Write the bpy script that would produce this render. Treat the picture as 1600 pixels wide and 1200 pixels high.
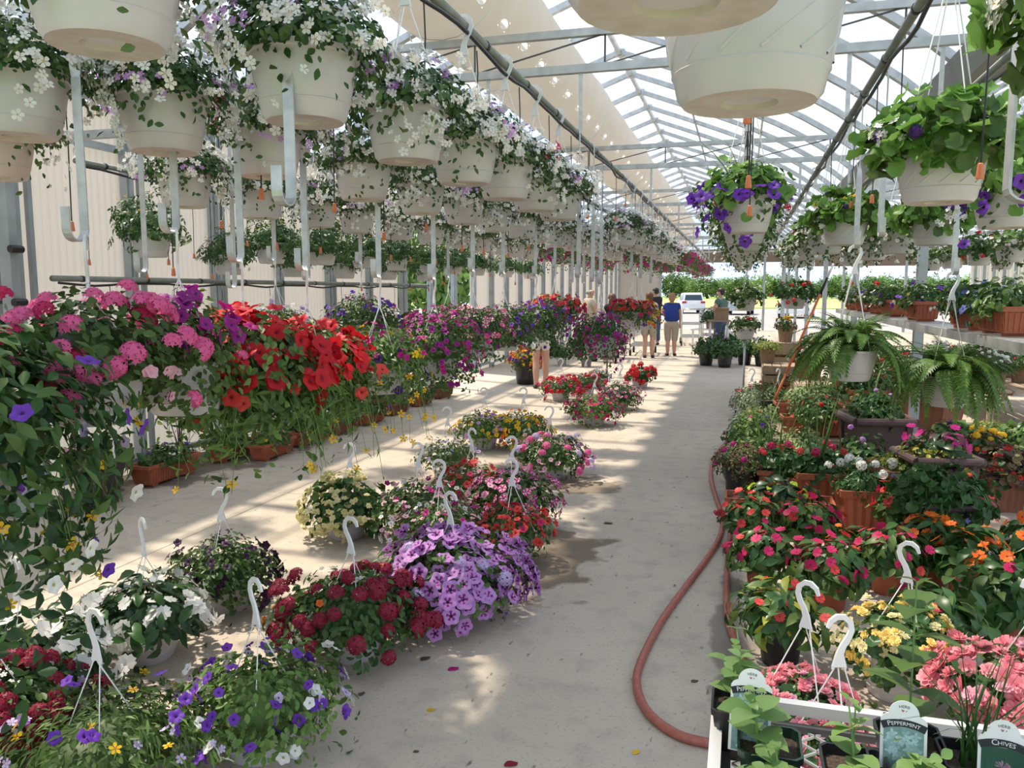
import bpy, math, random
import numpy as np
from mathutils import Vector, Matrix

for _o in list(bpy.data.objects):
    bpy.data.objects.remove(_o)
SC = bpy.context.scene
COL = SC.collection

# ------------------------------------------------------------------ camera
FPX, CAMZ = 1250.0, 1.7
PIT = math.atan(145 / FPX)
YAW = math.atan(360 / FPX * math.cos(PIT))
cam_d = bpy.data.cameras.new('camera'); cam = bpy.data.objects.new('camera', cam_d); COL.objects.link(cam)
cam.location = (0, 0, CAMZ)
cam.rotation_euler = (math.pi / 2 - PIT, 0, YAW)
cam_d.sensor_width = 36.0; cam_d.lens = FPX / 1600 * 36.0
cam_d.clip_start = 0.05; cam_d.clip_end = 900
SC.camera = cam

# ------------------------------------------------------------------ world, sun, exposure
SUN_FROM = Vector((-0.45, 0.20, 1.0)).normalized()
W = bpy.data.worlds.new('sky'); SC.world = W; W.use_nodes = True
wn = W.node_tree; wn.nodes.clear()
w_out = wn.nodes.new('ShaderNodeOutputWorld'); w_bg = wn.nodes.new('ShaderNodeBackground')
w_tc = wn.nodes.new('ShaderNodeTexCoord'); w_map = wn.nodes.new('ShaderNodeMapping'); w_map.inputs['Scale'].default_value = (1.6, 1.6, 3.2)
w_no = wn.nodes.new('ShaderNodeTexNoise'); w_no.inputs['Scale'].default_value = 2.2; w_no.inputs['Detail'].default_value = 6
w_rp = wn.nodes.new('ShaderNodeValToRGB')
w_rp.color_ramp.elements[0].position = .40; w_rp.color_ramp.elements[0].color = (.57, .745, 1.0, 1)
w_rp.color_ramp.elements[1].position = .70; w_rp.color_ramp.elements[1].color = (1.05, 1.03, 1.0, 1)
wn.links.new(w_tc.outputs['Generated'], w_map.inputs['Vector']); wn.links.new(w_map.outputs['Vector'], w_no.inputs['Vector'])
wn.links.new(w_no.outputs['Fac'], w_rp.inputs['Fac']); wn.links.new(w_rp.outputs['Color'], w_bg.inputs['Color'])
wn.links.new(w_bg.outputs['Background'], w_out.inputs['Surface'])
w_bg.inputs['Strength'].default_value = 1.52
sun_d = bpy.data.lights.new('sun', 'SUN'); sun = bpy.data.objects.new('sun', sun_d); COL.objects.link(sun)
sun_d.energy = 7.2; sun_d.angle = math.radians(2.2); sun_d.color = (1.0, .87, .70)
sun.rotation_euler = SUN_FROM.to_track_quat('Z', 'Y').to_euler()
VS = SC.view_settings
VS.view_transform = 'Standard'; VS.look = 'None'; VS.gamma = 1.0; VS.use_curve_mapping = False
VS.exposure = -0.02
SC.cycles.max_bounces = 8; SC.cycles.transparent_max_bounces = 24
SC.cycles.diffuse_bounces = 4; SC.cycles.caustics_reflective = False; SC.cycles.caustics_refractive = False

# ------------------------------------------------------------------ helpers: places
_F = (-math.sin(YAW) * math.cos(PIT), math.cos(YAW) * math.cos(PIT), -math.sin(PIT))
_R = (math.cos(YAW), math.sin(YAW), 0.0)
_U = (-math.sin(YAW) * math.sin(PIT), math.cos(YAW) * math.sin(PIT), math.cos(PIT))
def ray(x, y):
    a = (x - 800) / FPX; b = (600 - y) / FPX
    return [_F[i] + a * _R[i] + b * _U[i] for i in range(3)]
def gp(x, y, z=0.0):                     # where a sight line meets the level z
    d = ray(x, y); t = (z - CAMZ) / d[2]; return (t * d[0], t * d[1], z)
def atY(x, y, Y):
    d = ray(x, y); t = Y / d[1]; return (t * d[0], Y, CAMZ + t * d[2])
def depth(p):
    return p[0] * _F[0] + p[1] * _F[1] + (p[2] - CAMZ) * _F[2]

# ------------------------------------------------------------------ helpers: objects
def tag(o, label=None, cat=None, group=None, kind=None):
    if label: o['label'] = label
    if cat: o['category'] = cat
    if group: o['group'] = group
    if kind: o['kind'] = kind
    return o
def empty(name, loc=(0, 0, 0), rz=0.0, label=None, cat=None, group=None, kind=None):
    o = bpy.data.objects.new(name, None); COL.objects.link(o)
    o.location = loc; o.rotation_euler = (0, 0, rz); o.empty_display_size = .1
    return tag(o, label, cat, group, kind)
def link(name, me, parent=None, loc=None, rot=None, scale=None, mat4=None):
    o = bpy.data.objects.new(name, me); COL.objects.link(o)
    if parent is not None: o.parent = parent
    if mat4 is not None: o.matrix_basis = mat4
    else:
        if loc is not None: o.location = loc
        if rot is not None: o.rotation_euler = rot
        if scale is not None: o.scale = scale if hasattr(scale, '__len__') else (scale,) * 3
    return o

# ------------------------------------------------------------------ helpers: meshes
class MB:
    """collects shapes, builds one mesh"""
    def __init__(s): s.v = []; s.f = []; s.m = []
    def add(s, vs, fs, mi=0):
        b = len(s.v); s.v += [tuple(p) for p in vs]
        for q in fs: s.f.append(tuple(b + i for i in q)); s.m.append(mi)
        return s
    def box(s, c, d, mi=0, rz=0.0, top=1.0):
        x, y, z = d[0] / 2, d[1] / 2, d[2] / 2; ca, sa = math.cos(rz), math.sin(rz); vs = []
        for dz, k in ((-z, 1.0), (z, top)):
            for dx, dy in ((-x, -y), (x, -y), (x, y), (-x, y)):
                dx *= k; dy *= k
                vs.append((c[0] + dx * ca - dy * sa, c[1] + dx * sa + dy * ca, c[2] + dz))
        return s.add(vs, [(3, 2, 1, 0), (4, 5, 6, 7), (0, 1, 5, 4), (1, 2, 6, 5), (2, 3, 7, 6), (3, 0, 4, 7)], mi)
    def bar(s, a, b, w, h, mi=0):        # square bar from a to b
        a = Vector(a); b = Vector(b); d = (b - a).normalized()
        up = Vector((0, 0, 1)) if abs(d.z) < .9 else Vector((0, 1, 0))
        r = d.cross(up).normalized(); u = r.cross(d); vs = []
        for p in (a, b):
            for i, j in ((-1, -1), (1, -1), (1, 1), (-1, 1)): vs.append(p + r * (i * w / 2) + u * (j * h / 2))
        return s.add(vs, [(3, 2, 1, 0), (4, 5, 6, 7), (0, 1, 5, 4), (1, 2, 6, 5), (2, 3, 7, 6), (3, 0, 4, 7)], mi)
    def tube(s, pts, r, n=6, mi=0, cap=True):
        pts = [Vector(p) for p in pts]; rs = r if hasattr(r, '__len__') else [r] * len(pts)
        vs = []; fs = []; pu = None
        for i, p in enumerate(pts):
            d = (pts[min(i + 1, len(pts) - 1)] - pts[max(i - 1, 0)]).normalized()
            if pu is None:
                a = Vector((0, 0, 1)) if abs(d.z) < .9 else Vector((1, 0, 0)); u = (a - d * a.dot(d)).normalized()
            else:
                u = (pu - d * pu.dot(d)); u = u.normalized() if u.length > 1e-6 else pu
            pu = u; w = d.cross(u)
            for k in range(n):
                t = 2 * math.pi * k / n; vs.append(p + (u * math.cos(t) + w * math.sin(t)) * rs[i])
        for i in range(len(pts) - 1):
            for k in range(n):
                k2 = (k + 1) % n; fs.append((i * n + k, i * n + k2, (i + 1) * n + k2, (i + 1) * n + k))
        if cap:
            fs.append(tuple(range(n - 1, -1, -1))); b = (len(pts) - 1) * n; fs.append(tuple(range(b, b + n)))
        return s.add(vs, fs, mi)
    def lathe(s, prof, n=24, mi=0, c=(0, 0, 0), closed=False):
        vs = []; fs = []
        for r, z in prof:
            for k in range(n):
                t = 2 * math.pi * k / n; vs.append((c[0] + r * math.cos(t), c[1] + r * math.sin(t), c[2] + z))
        for i in range(len(prof) - 1):
            for k in range(n):
                k2 = (k + 1) % n; fs.append((i * n + k, i * n + k2, (i + 1) * n + k2, (i + 1) * n + k))
        fs.append(tuple(range(n - 1, -1, -1))); b = (len(prof) - 1) * n; fs.append(tuple(range(b, b + n)))
        return s.add(vs, fs, mi)
    def prism(s, poly, y0, y1, mi=0):     # polygon in XZ pushed along Y
        n = len(poly); vs = [(p[0], y0, p[1]) for p in poly] + [(p[0], y1, p[1]) for p in poly]
        fs = [tuple(range(n)), tuple(range(2 * n - 1, n - 1, -1))]
        fs += [(i, i + n, (i + 1) % n + n, (i + 1) % n) for i in range(n)]
        return s.add(vs, fs, mi)
    def sheet(s, rows, mi=0):             # grid of points
        m = len(rows[0]); vs = [p for r in rows for p in r]; fs = []
        for i in range(len(rows) - 1):
            for j in range(m - 1): fs.append((i * m + j, i * m + j + 1, (i + 1) * m + j + 1, (i + 1) * m + j))
        return s.add(vs, fs, mi)
    def ribbon(s, path, hw, y, mi=0):     # strip along a path in XZ with half widths, thickness y
        L = []; Rr = []
        for i, p in enumerate(path):
            a = path[max(i - 1, 0)]; b = path[min(i + 1, len(path) - 1)]
            dx, dz = b[0] - a[0], b[1] - a[1]; l = math.hypot(dx, dz) or 1; nx, nz = -dz / l, dx / l
            h = hw[i] if hasattr(hw, '__len__') else hw
            L.append((p[0] + nx * h, p[1] + nz * h)); Rr.append((p[0] - nx * h, p[1] - nz * h))
        n = len(path); vs = [(q[0], -y, q[1]) for q in L] + [(q[0], -y, q[1]) for q in Rr] + [(q[0], y, q[1]) for q in L] + [(q[0], y, q[1]) for q in Rr]
        fs = []
        for i in range(n - 1):
            fs += [(i, i + 1, n + i + 1, n + i), (2 * n + i, 3 * n + i, 3 * n + i + 1, 2 * n + i + 1), (i, 2 * n + i, 2 * n + i + 1, i + 1), (n + i, n + i + 1, 3 * n + i + 1, 3 * n + i)]
        fs += [(0, n, 3 * n, 2 * n), (n - 1, 3 * n - 1, 4 * n - 1, 2 * n - 1)]
        return s.add(vs, fs, mi)
    def mesh(s, name, mats, smooth=False, angle=None):
        me = bpy.data.meshes.new(name); me.from_pydata(s.v, [], s.f)
        for m in (mats if isinstance(mats, (list, tuple)) else [mats]): me.materials.append(M(m))
        me.polygons.foreach_set('material_index', s.m)
        if smooth: me.polygons.foreach_set('use_smooth', [True] * len(s.f))
        if angle is not None and smooth: me.set_sharp_from_angle(angle=math.radians(angle))
        me.update(); return me
    def obj(s, name, mats, parent=None, smooth=False, loc=None, angle=None):
        return link(name, s.mesh(name, mats, smooth, angle), parent, loc)

# ------------------------------------------------------------------ materials
_MATS = {}
def M(name): return _MATS[name] if isinstance(name, str) else name
def _base(name):
    m = bpy.data.materials.new(name); m.use_nodes = True; nt = m.node_tree; _MATS[name] = m
    return m, nt, nt.nodes['Principled BSDF']
def N(nt, t, **kw):
    n = nt.nodes.new(t)
    for k, v in kw.items():
        if k.startswith('i_'): n.inputs[k[2:].replace('_', ' ')].default_value = v
        else: setattr(n, k, v)
    return n
def rgb(c): return (c[0], c[1], c[2], 1)
def plain(name, c, rough=.5, metal=0.0, var=.0, scale=30.0, c2=None, spec=.5, bump=0.0, transl=0.0):
    """principled colour, a second colour mixed in by noise, light through thin material"""
    m, nt, b = _base(name)
    b.inputs['Base Color'].default_value = rgb(c); b.inputs['Roughness'].default_value = rough; b.inputs['Metallic'].default_value = metal
    b.inputs['Specular IOR Level'].default_value = spec
    if c2 is not None or bump:
        tc = N(nt, 'ShaderNodeNewGeometry'); no = N(nt, 'ShaderNodeTexNoise', i_Scale=scale, i_Detail=5.0)
        nt.links.new(tc.outputs['Position'], no.inputs['Vector'])
        if c2 is not None:
            mx = N(nt, 'ShaderNodeMix', data_type='RGBA'); rp = N(nt, 'ShaderNodeMapRange'); rp.inputs[1].default_value = .38; rp.inputs[2].default_value = .68
            nt.links.new(no.outputs['Fac'], rp.inputs[0]); nt.links.new(rp.outputs[0], mx.inputs[0])
            mx.inputs[6].default_value = rgb(c); mx.inputs[7].default_value = rgb(c2); nt.links.new(mx.outputs[2], b.inputs['Base Color'])
        if bump:
            bp = N(nt, 'ShaderNodeBump', i_Strength=bump, i_Distance=.004); nt.links.new(no.outputs['Fac'], bp.inputs['Height']); nt.links.new(bp.outputs['Normal'], b.inputs['Normal'])
    if transl:
        tr = N(nt, 'ShaderNodeBsdfTranslucent'); tr.inputs['Color'].default_value = rgb([min(1, x * 1.0) for x in c]); ms = N(nt, 'ShaderNodeMixShader'); ms.inputs[0].default_value = transl
        out = nt.nodes['Material Output']; nt.links.new(b.outputs[0], ms.inputs[1]); nt.links.new(tr.outputs[0], ms.inputs[2]); nt.links.new(ms.outputs[0], out.inputs['Surface'])
    return m
def petal(name, c, c2=None, transl=.3, rough=.55):
    """flower or leaf colour that varies from petal to petal and lets light through"""
    m, nt, b = _base(name); c2 = c2 or [x * .72 for x in c]
    ge = N(nt, 'ShaderNodeNewGeometry'); oi = N(nt, 'ShaderNodeObjectInfo')
    ad = N(nt, 'ShaderNodeMath', operation='ADD'); fr = N(nt, 'ShaderNodeMath', operation='FRACT')
    nt.links.new(ge.outputs['Random Per Island'], ad.inputs[0]); nt.links.new(oi.outputs['Random'], ad.inputs[1]); nt.links.new(ad.outputs[0], fr.inputs[0])
    mx = N(nt, 'ShaderNodeMix', data_type='RGBA'); mx.inputs[6].default_value = rgb(c); mx.inputs[7].default_value = rgb(c2); nt.links.new(fr.outputs[0], mx.inputs[0])
    nt.links.new(mx.outputs[2], b.inputs['Base Color']); b.inputs['Roughness'].default_value = rough; b.inputs['Specular IOR Level'].default_value = .35
    tr = N(nt, 'ShaderNodeBsdfTranslucent'); nt.links.new(mx.outputs[2], tr.inputs['Color'])
    ms = N(nt, 'ShaderNodeMixShader'); ms.inputs[0].default_value = transl; out = nt.nodes['Material Output']
    nt.links.new(b.outputs[0], ms.inputs[1]); nt.links.new(tr.outputs[0], ms.inputs[2]); nt.links.new(ms.outputs[0], out.inputs['Surface'])
    return m

# leaves
petal('leaf_mid', (.052, .112, .023), (.105, .175, .045), .27, .45)
petal('leaf_dark', (.028, .085, .022), (.05, .13, .03), .22, .35)
petal('leaf_deep', (.020, .055, .025), (.035, .085, .03), .18, .35)
petal('leaf_fresh', (.12, .235, .045), (.19, .31, .08), .32, .45)
petal('leaf_lime', (.46, .60, .05), (.36, .52, .05), .35, .5)
petal('leaf_bright', (.13, .29, .05), (.21, .38, .09), .36, .4)
petal('leaf_silver', (.30, .37, .25), (.45, .50, .36), .25, .6)
petal('leaf_bronze', (.10, .06, .03), (.16, .12, .04), .2, .45)
petal('leaf_purple', (.06, .02, .035), (.10, .03, .05), .2, .45)
petal('leaf_varieg', (.50, .55, .28), (.14, .27, .08), .3, .5)
petal('leaf_yellowgreen', (.46, .42, .05), (.16, .24, .05), .3, .5)
petal('leaf_fern', (.065, .16, .03), (.15, .26, .05), .3, .45)
petal('leaf_mint', (.17, .30, .085), (.24, .37, .13), .36, .4)
petal('tree_leaf', (.06, .14, .03), (.12, .22, .05), .25, .6)
petal('tree_pale', (.16, .30, .08), (.24, .38, .10), .25, .6)
# petals
petal('white_petal', (.84, .84, .80), (.74, .74, .72), .25)
petal('cream_petal', (.80, .76, .46), (.72, .66, .32), .25)
petal('yellow_begonia', (.86, .72, .22), (.84, .60, .20), .25)
petal('red_petal', (.70, .020, .025), (.52, .010, .025), .3)
petal('coral_petal', (.70, .075, .055), (.60, .04, .045), .3)
petal('orange_petal', (.85, .13, .02), (.82, .22, .03), .3)
petal('scarlet_petal', (.62, .030, .030), (.72, .08, .06), .3)
petal('magenta_petal', (.52, .015, .22), (.40, .012, .20), .3)
petal('hotpink_petal', (.60, .022, .13), (.52, .018, .11), .3)
petal('pink_petal', (.84, .17, .40), (.78, .12, .34), .3)
petal('palepink_petal', (.80, .50, .58), (.78, .38, .50), .3)
petal('begonia_pink', (.82, .26, .32), (.80, .38, .42), .3)
petal('lilac_petal', (.52, .25, .62), (.60, .34, .68), .3)
petal('lavender_petal', (.55, .42, .72), (.64, .56, .78), .3)
petal('violet_petal', (.14, .035, .42), (.20, .06, .50), .3)
petal('deepviolet_petal', (.055, .012, .14), (.09, .02, .22), .25)
petal('plum_petal', (.26, .015, .20), (.34, .02, .28), .3)
petal('maroon_petal', (.22, .008, .030), (.30, .012, .045), .25)
petal('black_petal', (.030, .010, .035), (.05, .015, .06), .2)
petal('yellow_petal', (.86, .56, .02), (.82, .48, .02), .3)
petal('blue_petal', (.18, .22, .62), (.24, .26, .70), .3)
petal('eye_yellow', (.75, .42, .03), None, .1)
petal('eye_orange', (.60, .20, .02), None, .1)
petal('eye_dark', (.035, .008, .05), None, .1)
petal('eye_pale', (.75, .70, .62), None, .1)
petal('eye_lime', (.45, .48, .12), None, .1)
# pots and plastics
plain('pot_white', (.56, .545, .56), .26, c2=(.53, .51, .52), scale=5)
plain('pot_under', (.54, .50, .46), .5, c2=(.46, .41, .36), scale=30)
plain('pot_swirl', (.54, .53, .55), .26)
plain('pot_pink', (.60, .50, .47), .4)
plain('plastic_white', (.86, .86, .87), .35, transl=.12)
plain('wire_white', (.88, .88, .88), .4)
plain('soil', (.035, .024, .016), .95, c2=(.10, .07, .05), scale=160, bump=.6)
plain('terracotta', (.40, .115, .055), .6, c2=(.33, .09, .045), scale=14)
plain('terracotta_dull', (.26, .10, .06), .7, c2=(.20, .075, .045), scale=14)
plain('black_plastic', (.012, .012, .014), .38)
plain('green_plastic', (.010, .035, .022), .3)
plain('urn_brown', (.075, .042, .042), .5, c2=(.055, .03, .03), scale=20)
plain('grape_pot', (.022, .023, .020), .55, c2=(.03, .03, .024), scale=12)
plain('grape_relief', (.085, .065, .028), .6)
plain('grey_pot', (.22, .21, .20), .6)
plain('clay_pale', (.30, .21, .14), .8, c2=(.24, .16, .10), scale=25)
# metals and building
plain('galv', (.42, .44, .45), .42, .65, c2=(.56, .58, .58), scale=9)
plain('galv_post', (.33, .37, .40), .5, .4, c2=(.42, .46, .48), scale=6)
plain('galv_strap', (.60, .61, .61), .38, .55, c2=(.48, .49, .50), scale=24)
plain('galv_dull', (.25, .27, .27), .55, .45)
plain('pipe_grey', (.20, .22, .20), .45, .25, c2=(.26, .28, .26), scale=12)
plain('black_hose', (.015, .014, .016), .45)
plain('drip_orange', (.62, .19, .085), .5)
plain('rod_dark', (.10, .11, .12), .5, .3)
plain('duct_film', (.80, .76, .70), .5, c2=(.73, .67, .60), scale=2.6, transl=.5)
plain('duct_hole', (.96, .96, .96), .6, transl=.7)
plain('wall_sheet', (.60, .56, .51), .55, c2=(.64, .60, .55), scale=1.4, transl=.4)
plain('header_brown', (.20, .15, .11), .7)
plain('hose_red', (.34, .095, .065), .5, c2=(.40, .14, .10), scale=40)
plain('wood_pale', (.42, .32, .22), .75, c2=(.34, .25, .17), scale=8)
plain('tool_orange', (.72, .16, .06), .4)
plain('sign_white', (.82, .82, .80), .45)
plain('sign_black', (.012, .014, .02), .45)
plain('sign_brown', (.16, .115, .08), .7)
plain('ink_grey', (.07, .07, .08), .6)
plain('ink_red', (.55, .10, .08), .6)
plain('mesh_white', (.52, .53, .54), .4, .35)
plain('bench_frame', (.66, .66, .66), .4, .2)
plain('bench_dark', (.10, .10, .11), .45, .3)
plain('stem_green', (.12, .24, .05), .5)
plain('stem_brown', (.10, .06, .03), .7)
plain('dead_leaf', (.10, .06, .035), .9)
# ground
plain('asphalt', (.28, .27, .26), .9, c2=(.34, .33, .31), scale=1)
plain('field', (.50, .46, .14), .9, c2=(.40, .42, .13), scale=.2)
plain('grass', (.16, .28, .06), .9, c2=(.22, .33, .08), scale=.6)
# people and cars
plain('skin', (.58, .33, .23), .5); plain('hair_blond', (.36, .21, .10), .6); plain('hair_brown', (.13, .06, .03), .6); plain('hair_dark', (.02, .015, .012), .5); plain('hair_grey', (.35, .32, .29), .6)
plain('cloth_blue', (.015, .045, .26), .8); plain('cloth_khaki', (.42, .36, .28), .85); plain('cloth_black', (.012, .012, .015), .8); plain('cloth_beige', (.56, .49, .38), .85)
plain('cloth_green', (.08, .15, .13), .8); plain('cloth_jeans', (.06, .09, .16), .85); plain('cloth_white', (.68, .66, .62), .8); plain('shoe_dark', (.03, .025, .025), .6)
plain('eye_white', (.8, .8, .8), .3); plain('lips', (.42, .14, .12), .5)
plain('car_white', (.75, .76, .78), .2); plain('car_glass', (.03, .045, .06), .1); plain('car_blue', (.05, .09, .20), .25); plain('tyre', (.02, .02, .02), .8); plain('lamp_red', (.40, .02, .02), .3); plain('lamp_clear', (.75, .75, .75), .15); plain('car_silver', (.45, .47, .49), .25, .5)

def glazing():
    m, nt, b = _base('glazing')
    b.inputs['Base Color'].default_value = (.86, .90, .95, 1); b.inputs['Roughness'].default_value = .3
    tr = N(nt, 'ShaderNodeBsdfTransparent'); tr.inputs['Color'].default_value = (.95, .965, .98, 1)
    tl = N(nt, 'ShaderNodeBsdfTranslucent'); tl.inputs['Color'].default_value = (.80, .86, .95, 1)
    a = N(nt, 'ShaderNodeMixShader'); a.inputs[0].default_value = .55; nt.links.new(b.outputs[0], a.inputs[1]); nt.links.new(tl.outputs[0], a.inputs[2])
    ge = N(nt, 'ShaderNodeNewGeometry'); no = N(nt, 'ShaderNodeTexNoise', i_Scale=1.3, i_Detail=6.0); nt.links.new(ge.outputs['Position'], no.inputs['Vector'])
    rp = N(nt, 'ShaderNodeMapRange'); rp.inputs[1].default_value = .3; rp.inputs[2].default_value = .75; rp.inputs[3].default_value = .90; rp.inputs[4].default_value = .74
    nt.links.new(no.outputs['Fac'], rp.inputs[0])
    c = N(nt, 'ShaderNodeMixShader'); nt.links.new(rp.outputs[0], c.inputs[0]); nt.links.new(a.outputs[0], c.inputs[1]); nt.links.new(tr.outputs[0], c.inputs[2])
    nt.links.new(c.outputs[0], nt.nodes['Material Output'].inputs['Surface'])
glazing()

def concrete():
    m, nt, b = _base('concrete'); b.inputs['Roughness'].default_value = .85; b.inputs['Specular IOR Level'].default_value = .25
    ge = N(nt, 'ShaderNodeNewGeometry'); P = ge.outputs['Position']
    def noise(s, d=6.0, sc=None):
        n = N(nt, 'ShaderNodeTexNoise', i_Scale=s, i_Detail=d)
        if sc:
            mp = N(nt, 'ShaderNodeMapping'); mp.inputs['Scale'].default_value = sc; nt.links.new(P, mp.inputs[0]); nt.links.new(mp.outputs[0], n.inputs['Vector'])
        else: nt.links.new(P, n.inputs['Vector'])
        return n.outputs['Fac']
    def rng(v, a, bb, lo=0.0, hi=1.0):
        r = N(nt, 'ShaderNodeMapRange'); r.inputs[1].default_value = a; r.inputs[2].default_value = bb; r.inputs[3].default_value = lo; r.inputs[4].default_value = hi
        nt.links.new(v, r.inputs[0]); return r.outputs[0]
    def mix(f, a, c):
        x = N(nt, 'ShaderNodeMix', data_type='RGBA'); nt.links.new(f, x.inputs[0])
        for i, q in ((6, a), (7, c)):
            if isinstance(q, tuple): x.inputs[i].default_value = rgb(q)
            else: nt.links.new(q, x.inputs[i])
        return x.outputs[2]
    col = mix(rng(noise(.9), .35, .7), (.55, .48, .39), (.475, .41, .335))
    col = mix(rng(noise(7.0, 8.0), .5, .78, 0, .7), col, (.34, .30, .26))
    col = mix(rng(noise(60.0, 3.0), .56, .80, 0, .75), col, (.27, .24, .205))
    col = mix(rng(noise(26.0, 4.0, (1, .35, 1)), .66, .74, 0, .85), col, (.10, .085, .07))
    # damp stains under the dripping baskets and grit along the left wall
    sp = N(nt, 'ShaderNodeSeparateXYZ'); nt.links.new(P, sp.inputs[0])
    def blob(cx, cy, rx, ry, c, k):
        nonlocal col
        mp = N(nt, 'ShaderNodeMapping'); mp.inputs['Location'].default_value = (-cx / rx, -cy / ry, 0); mp.inputs['Scale'].default_value = (1 / rx, 1 / ry, 0); nt.links.new(P, mp.inputs[0])
        ln = N(nt, 'ShaderNodeVectorMath', operation='LENGTH'); nt.links.new(mp.outputs[0], ln.inputs[0])
        ad = N(nt, 'ShaderNodeMath', operation='ADD'); nz = rng(noise(3.5, 7.0), .3, .7, -.55, .55); nt.links.new(ln.outputs['Value'], ad.inputs[0]); nt.links.new(nz, ad.inputs[1])
        col = mix(rng(ad.outputs[0], .75, 1.0, k, 0.0), col, c)
    blob(-1.15, 4.85, .34, .75, (.15, .115, .075), .85)
    blob(-1.30, 6.75, .30, .45, (.16, .125, .085), .8)
    blob(-2.3, 7.2, .5, .25, (.20, .17, .13), .7)
    blob(-5.0, 7.0, .55, 1.6, (.12, .095, .07), .85)
    blob(.0, 3.9, .10, .9, (.17, .145, .12), .7)
    blob(1.9, 6.2, .7, .5, (.14, .12, .10), .8)
    nt.links.new(col, b.inputs['Base Color'])
    bp = N(nt, 'ShaderNodeBump', i_Strength=.25, i_Distance=.004); nt.links.new(noise(45.0, 6.0), bp.inputs['Height']); nt.links.new(bp.outputs['Normal'], b.inputs['Normal'])
concrete()
# ================================================================== THE SETTING
XL, XR, RX = -5.42, 1.72, -1.85          # left wall, right gutter line, ridge
ZE, ZR = 3.42, 5.2                        # eave and ridge heights
YA, YB = -2.4, 36.65                      # glasshouse ends
BAY = 1.22
TRUSS_Y = [6.15 + 4.88 * k for k in range(-1, 7)]
RIB_Y = [6.15 + BAY * k for k in range(-7, 26)]

floor = empty('floor', kind='structure')
def slab_mesh(lx, ly):
    b = .006; mb = MB()
    x, y = lx / 2, ly / 2
    vs = [(-x, -y, -.12), (x, -y, -.12), (x, y, -.12), (-x, y, -.12), (-x, -y, -b), (x, -y, -b), (x, y, -b), (-x, y, -b), (-x + b, -y + b, 0), (x - b, -y + b, 0), (x - b, y - b, 0), (-x + b, y - b, 0)]
    fs = [(3, 2, 1, 0), (8, 9, 10, 11)]
    for i in range(4):
        j = (i + 1) % 4; fs += [(i, j, 4 + j, 4 + i), (4 + i, 4 + j, 8 + j, 8 + i)]
    return mb.add(vs, fs).mesh('slab', 'concrete')
_xs = [XL - .15, -3.66, XR + .2, 5.3, 9.0]
_ys = [-2.45, 1.70, 5.85, 10.0, 14.15, 18.3, 22.45, 26.6, 30.75, 37.0]
_sl = {}
for i in range(len(_xs) - 1):
    for j in range(len(_ys) - 1):
        d = (round(_xs[i + 1] - _xs[i] - .004, 3), round(_ys[j + 1] - _ys[j] - .004, 3))
        if d not in _sl: _sl[d] = slab_mesh(*d)
        link('slab', _sl[d], floor, ((_xs[i] + _xs[i + 1]) / 2, (_ys[j] + _ys[j + 1]) / 2, 0))
MB().box(((_xs[0] + _xs[-1]) / 2, 17.3, -.16), (_xs[-1] - _xs[0], 39.5, .06)).obj('subbase', 'asphalt', floor)

# outside ground
g1 = tag(MB().box((0, 140, -.22), (420, 360, .1)).obj('grass_ground', 'grass'), kind='structure')
g2 = tag(MB().box((-6, 62, -.16), (90, 49.5, .1)).obj('parking_lot', 'asphalt'), kind='structure')
g3 = tag(MB().box((-10, 150, -.15), (260, 116, .08)).obj('field_ground', 'field'), kind='structure')
g4 = tag(MB().box((-26, 17, -.165), (40, 39, .1)).obj('side_yard', 'asphalt'), kind='structure')

# ---- roof
def arch_pts(x0, xr, n=11):                # from an eave at x0 up to the ridge at xr
    pts = []
    for i in range(n + 1):
        t = i / n; pts.append((x0 + (xr - x0) * t, ZE + (ZR - ZE) * (.27 * (1 - (1 - t) ** 4) + .73 * t)))
    return pts
def rib_mesh(xl, xr_, xm):
    mb = MB(); pl = arch_pts(xl, xm); pr = arch_pts(xr_, xm)
    mb.ribbon(pl, .034, .040); mb.ribbon(pr, .034, .040)
    mb.box((xm, 0, ZR - .01), (.16, .10, .10))           # ridge bracket
    return mb.mesh('arch_rib', 'galv')
def panel_mesh(x0, xm):
    p = arch_pts(x0, xm, 8); a = [(q[0], -BAY / 2 + .025, q[1] + .045) for q in p]; b = [(q[0], BAY / 2 - .025, q[1] + .045) for q in p]
    return MB().sheet([a, b]).mesh('roof_panel', 'glazing', smooth=True)
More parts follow.
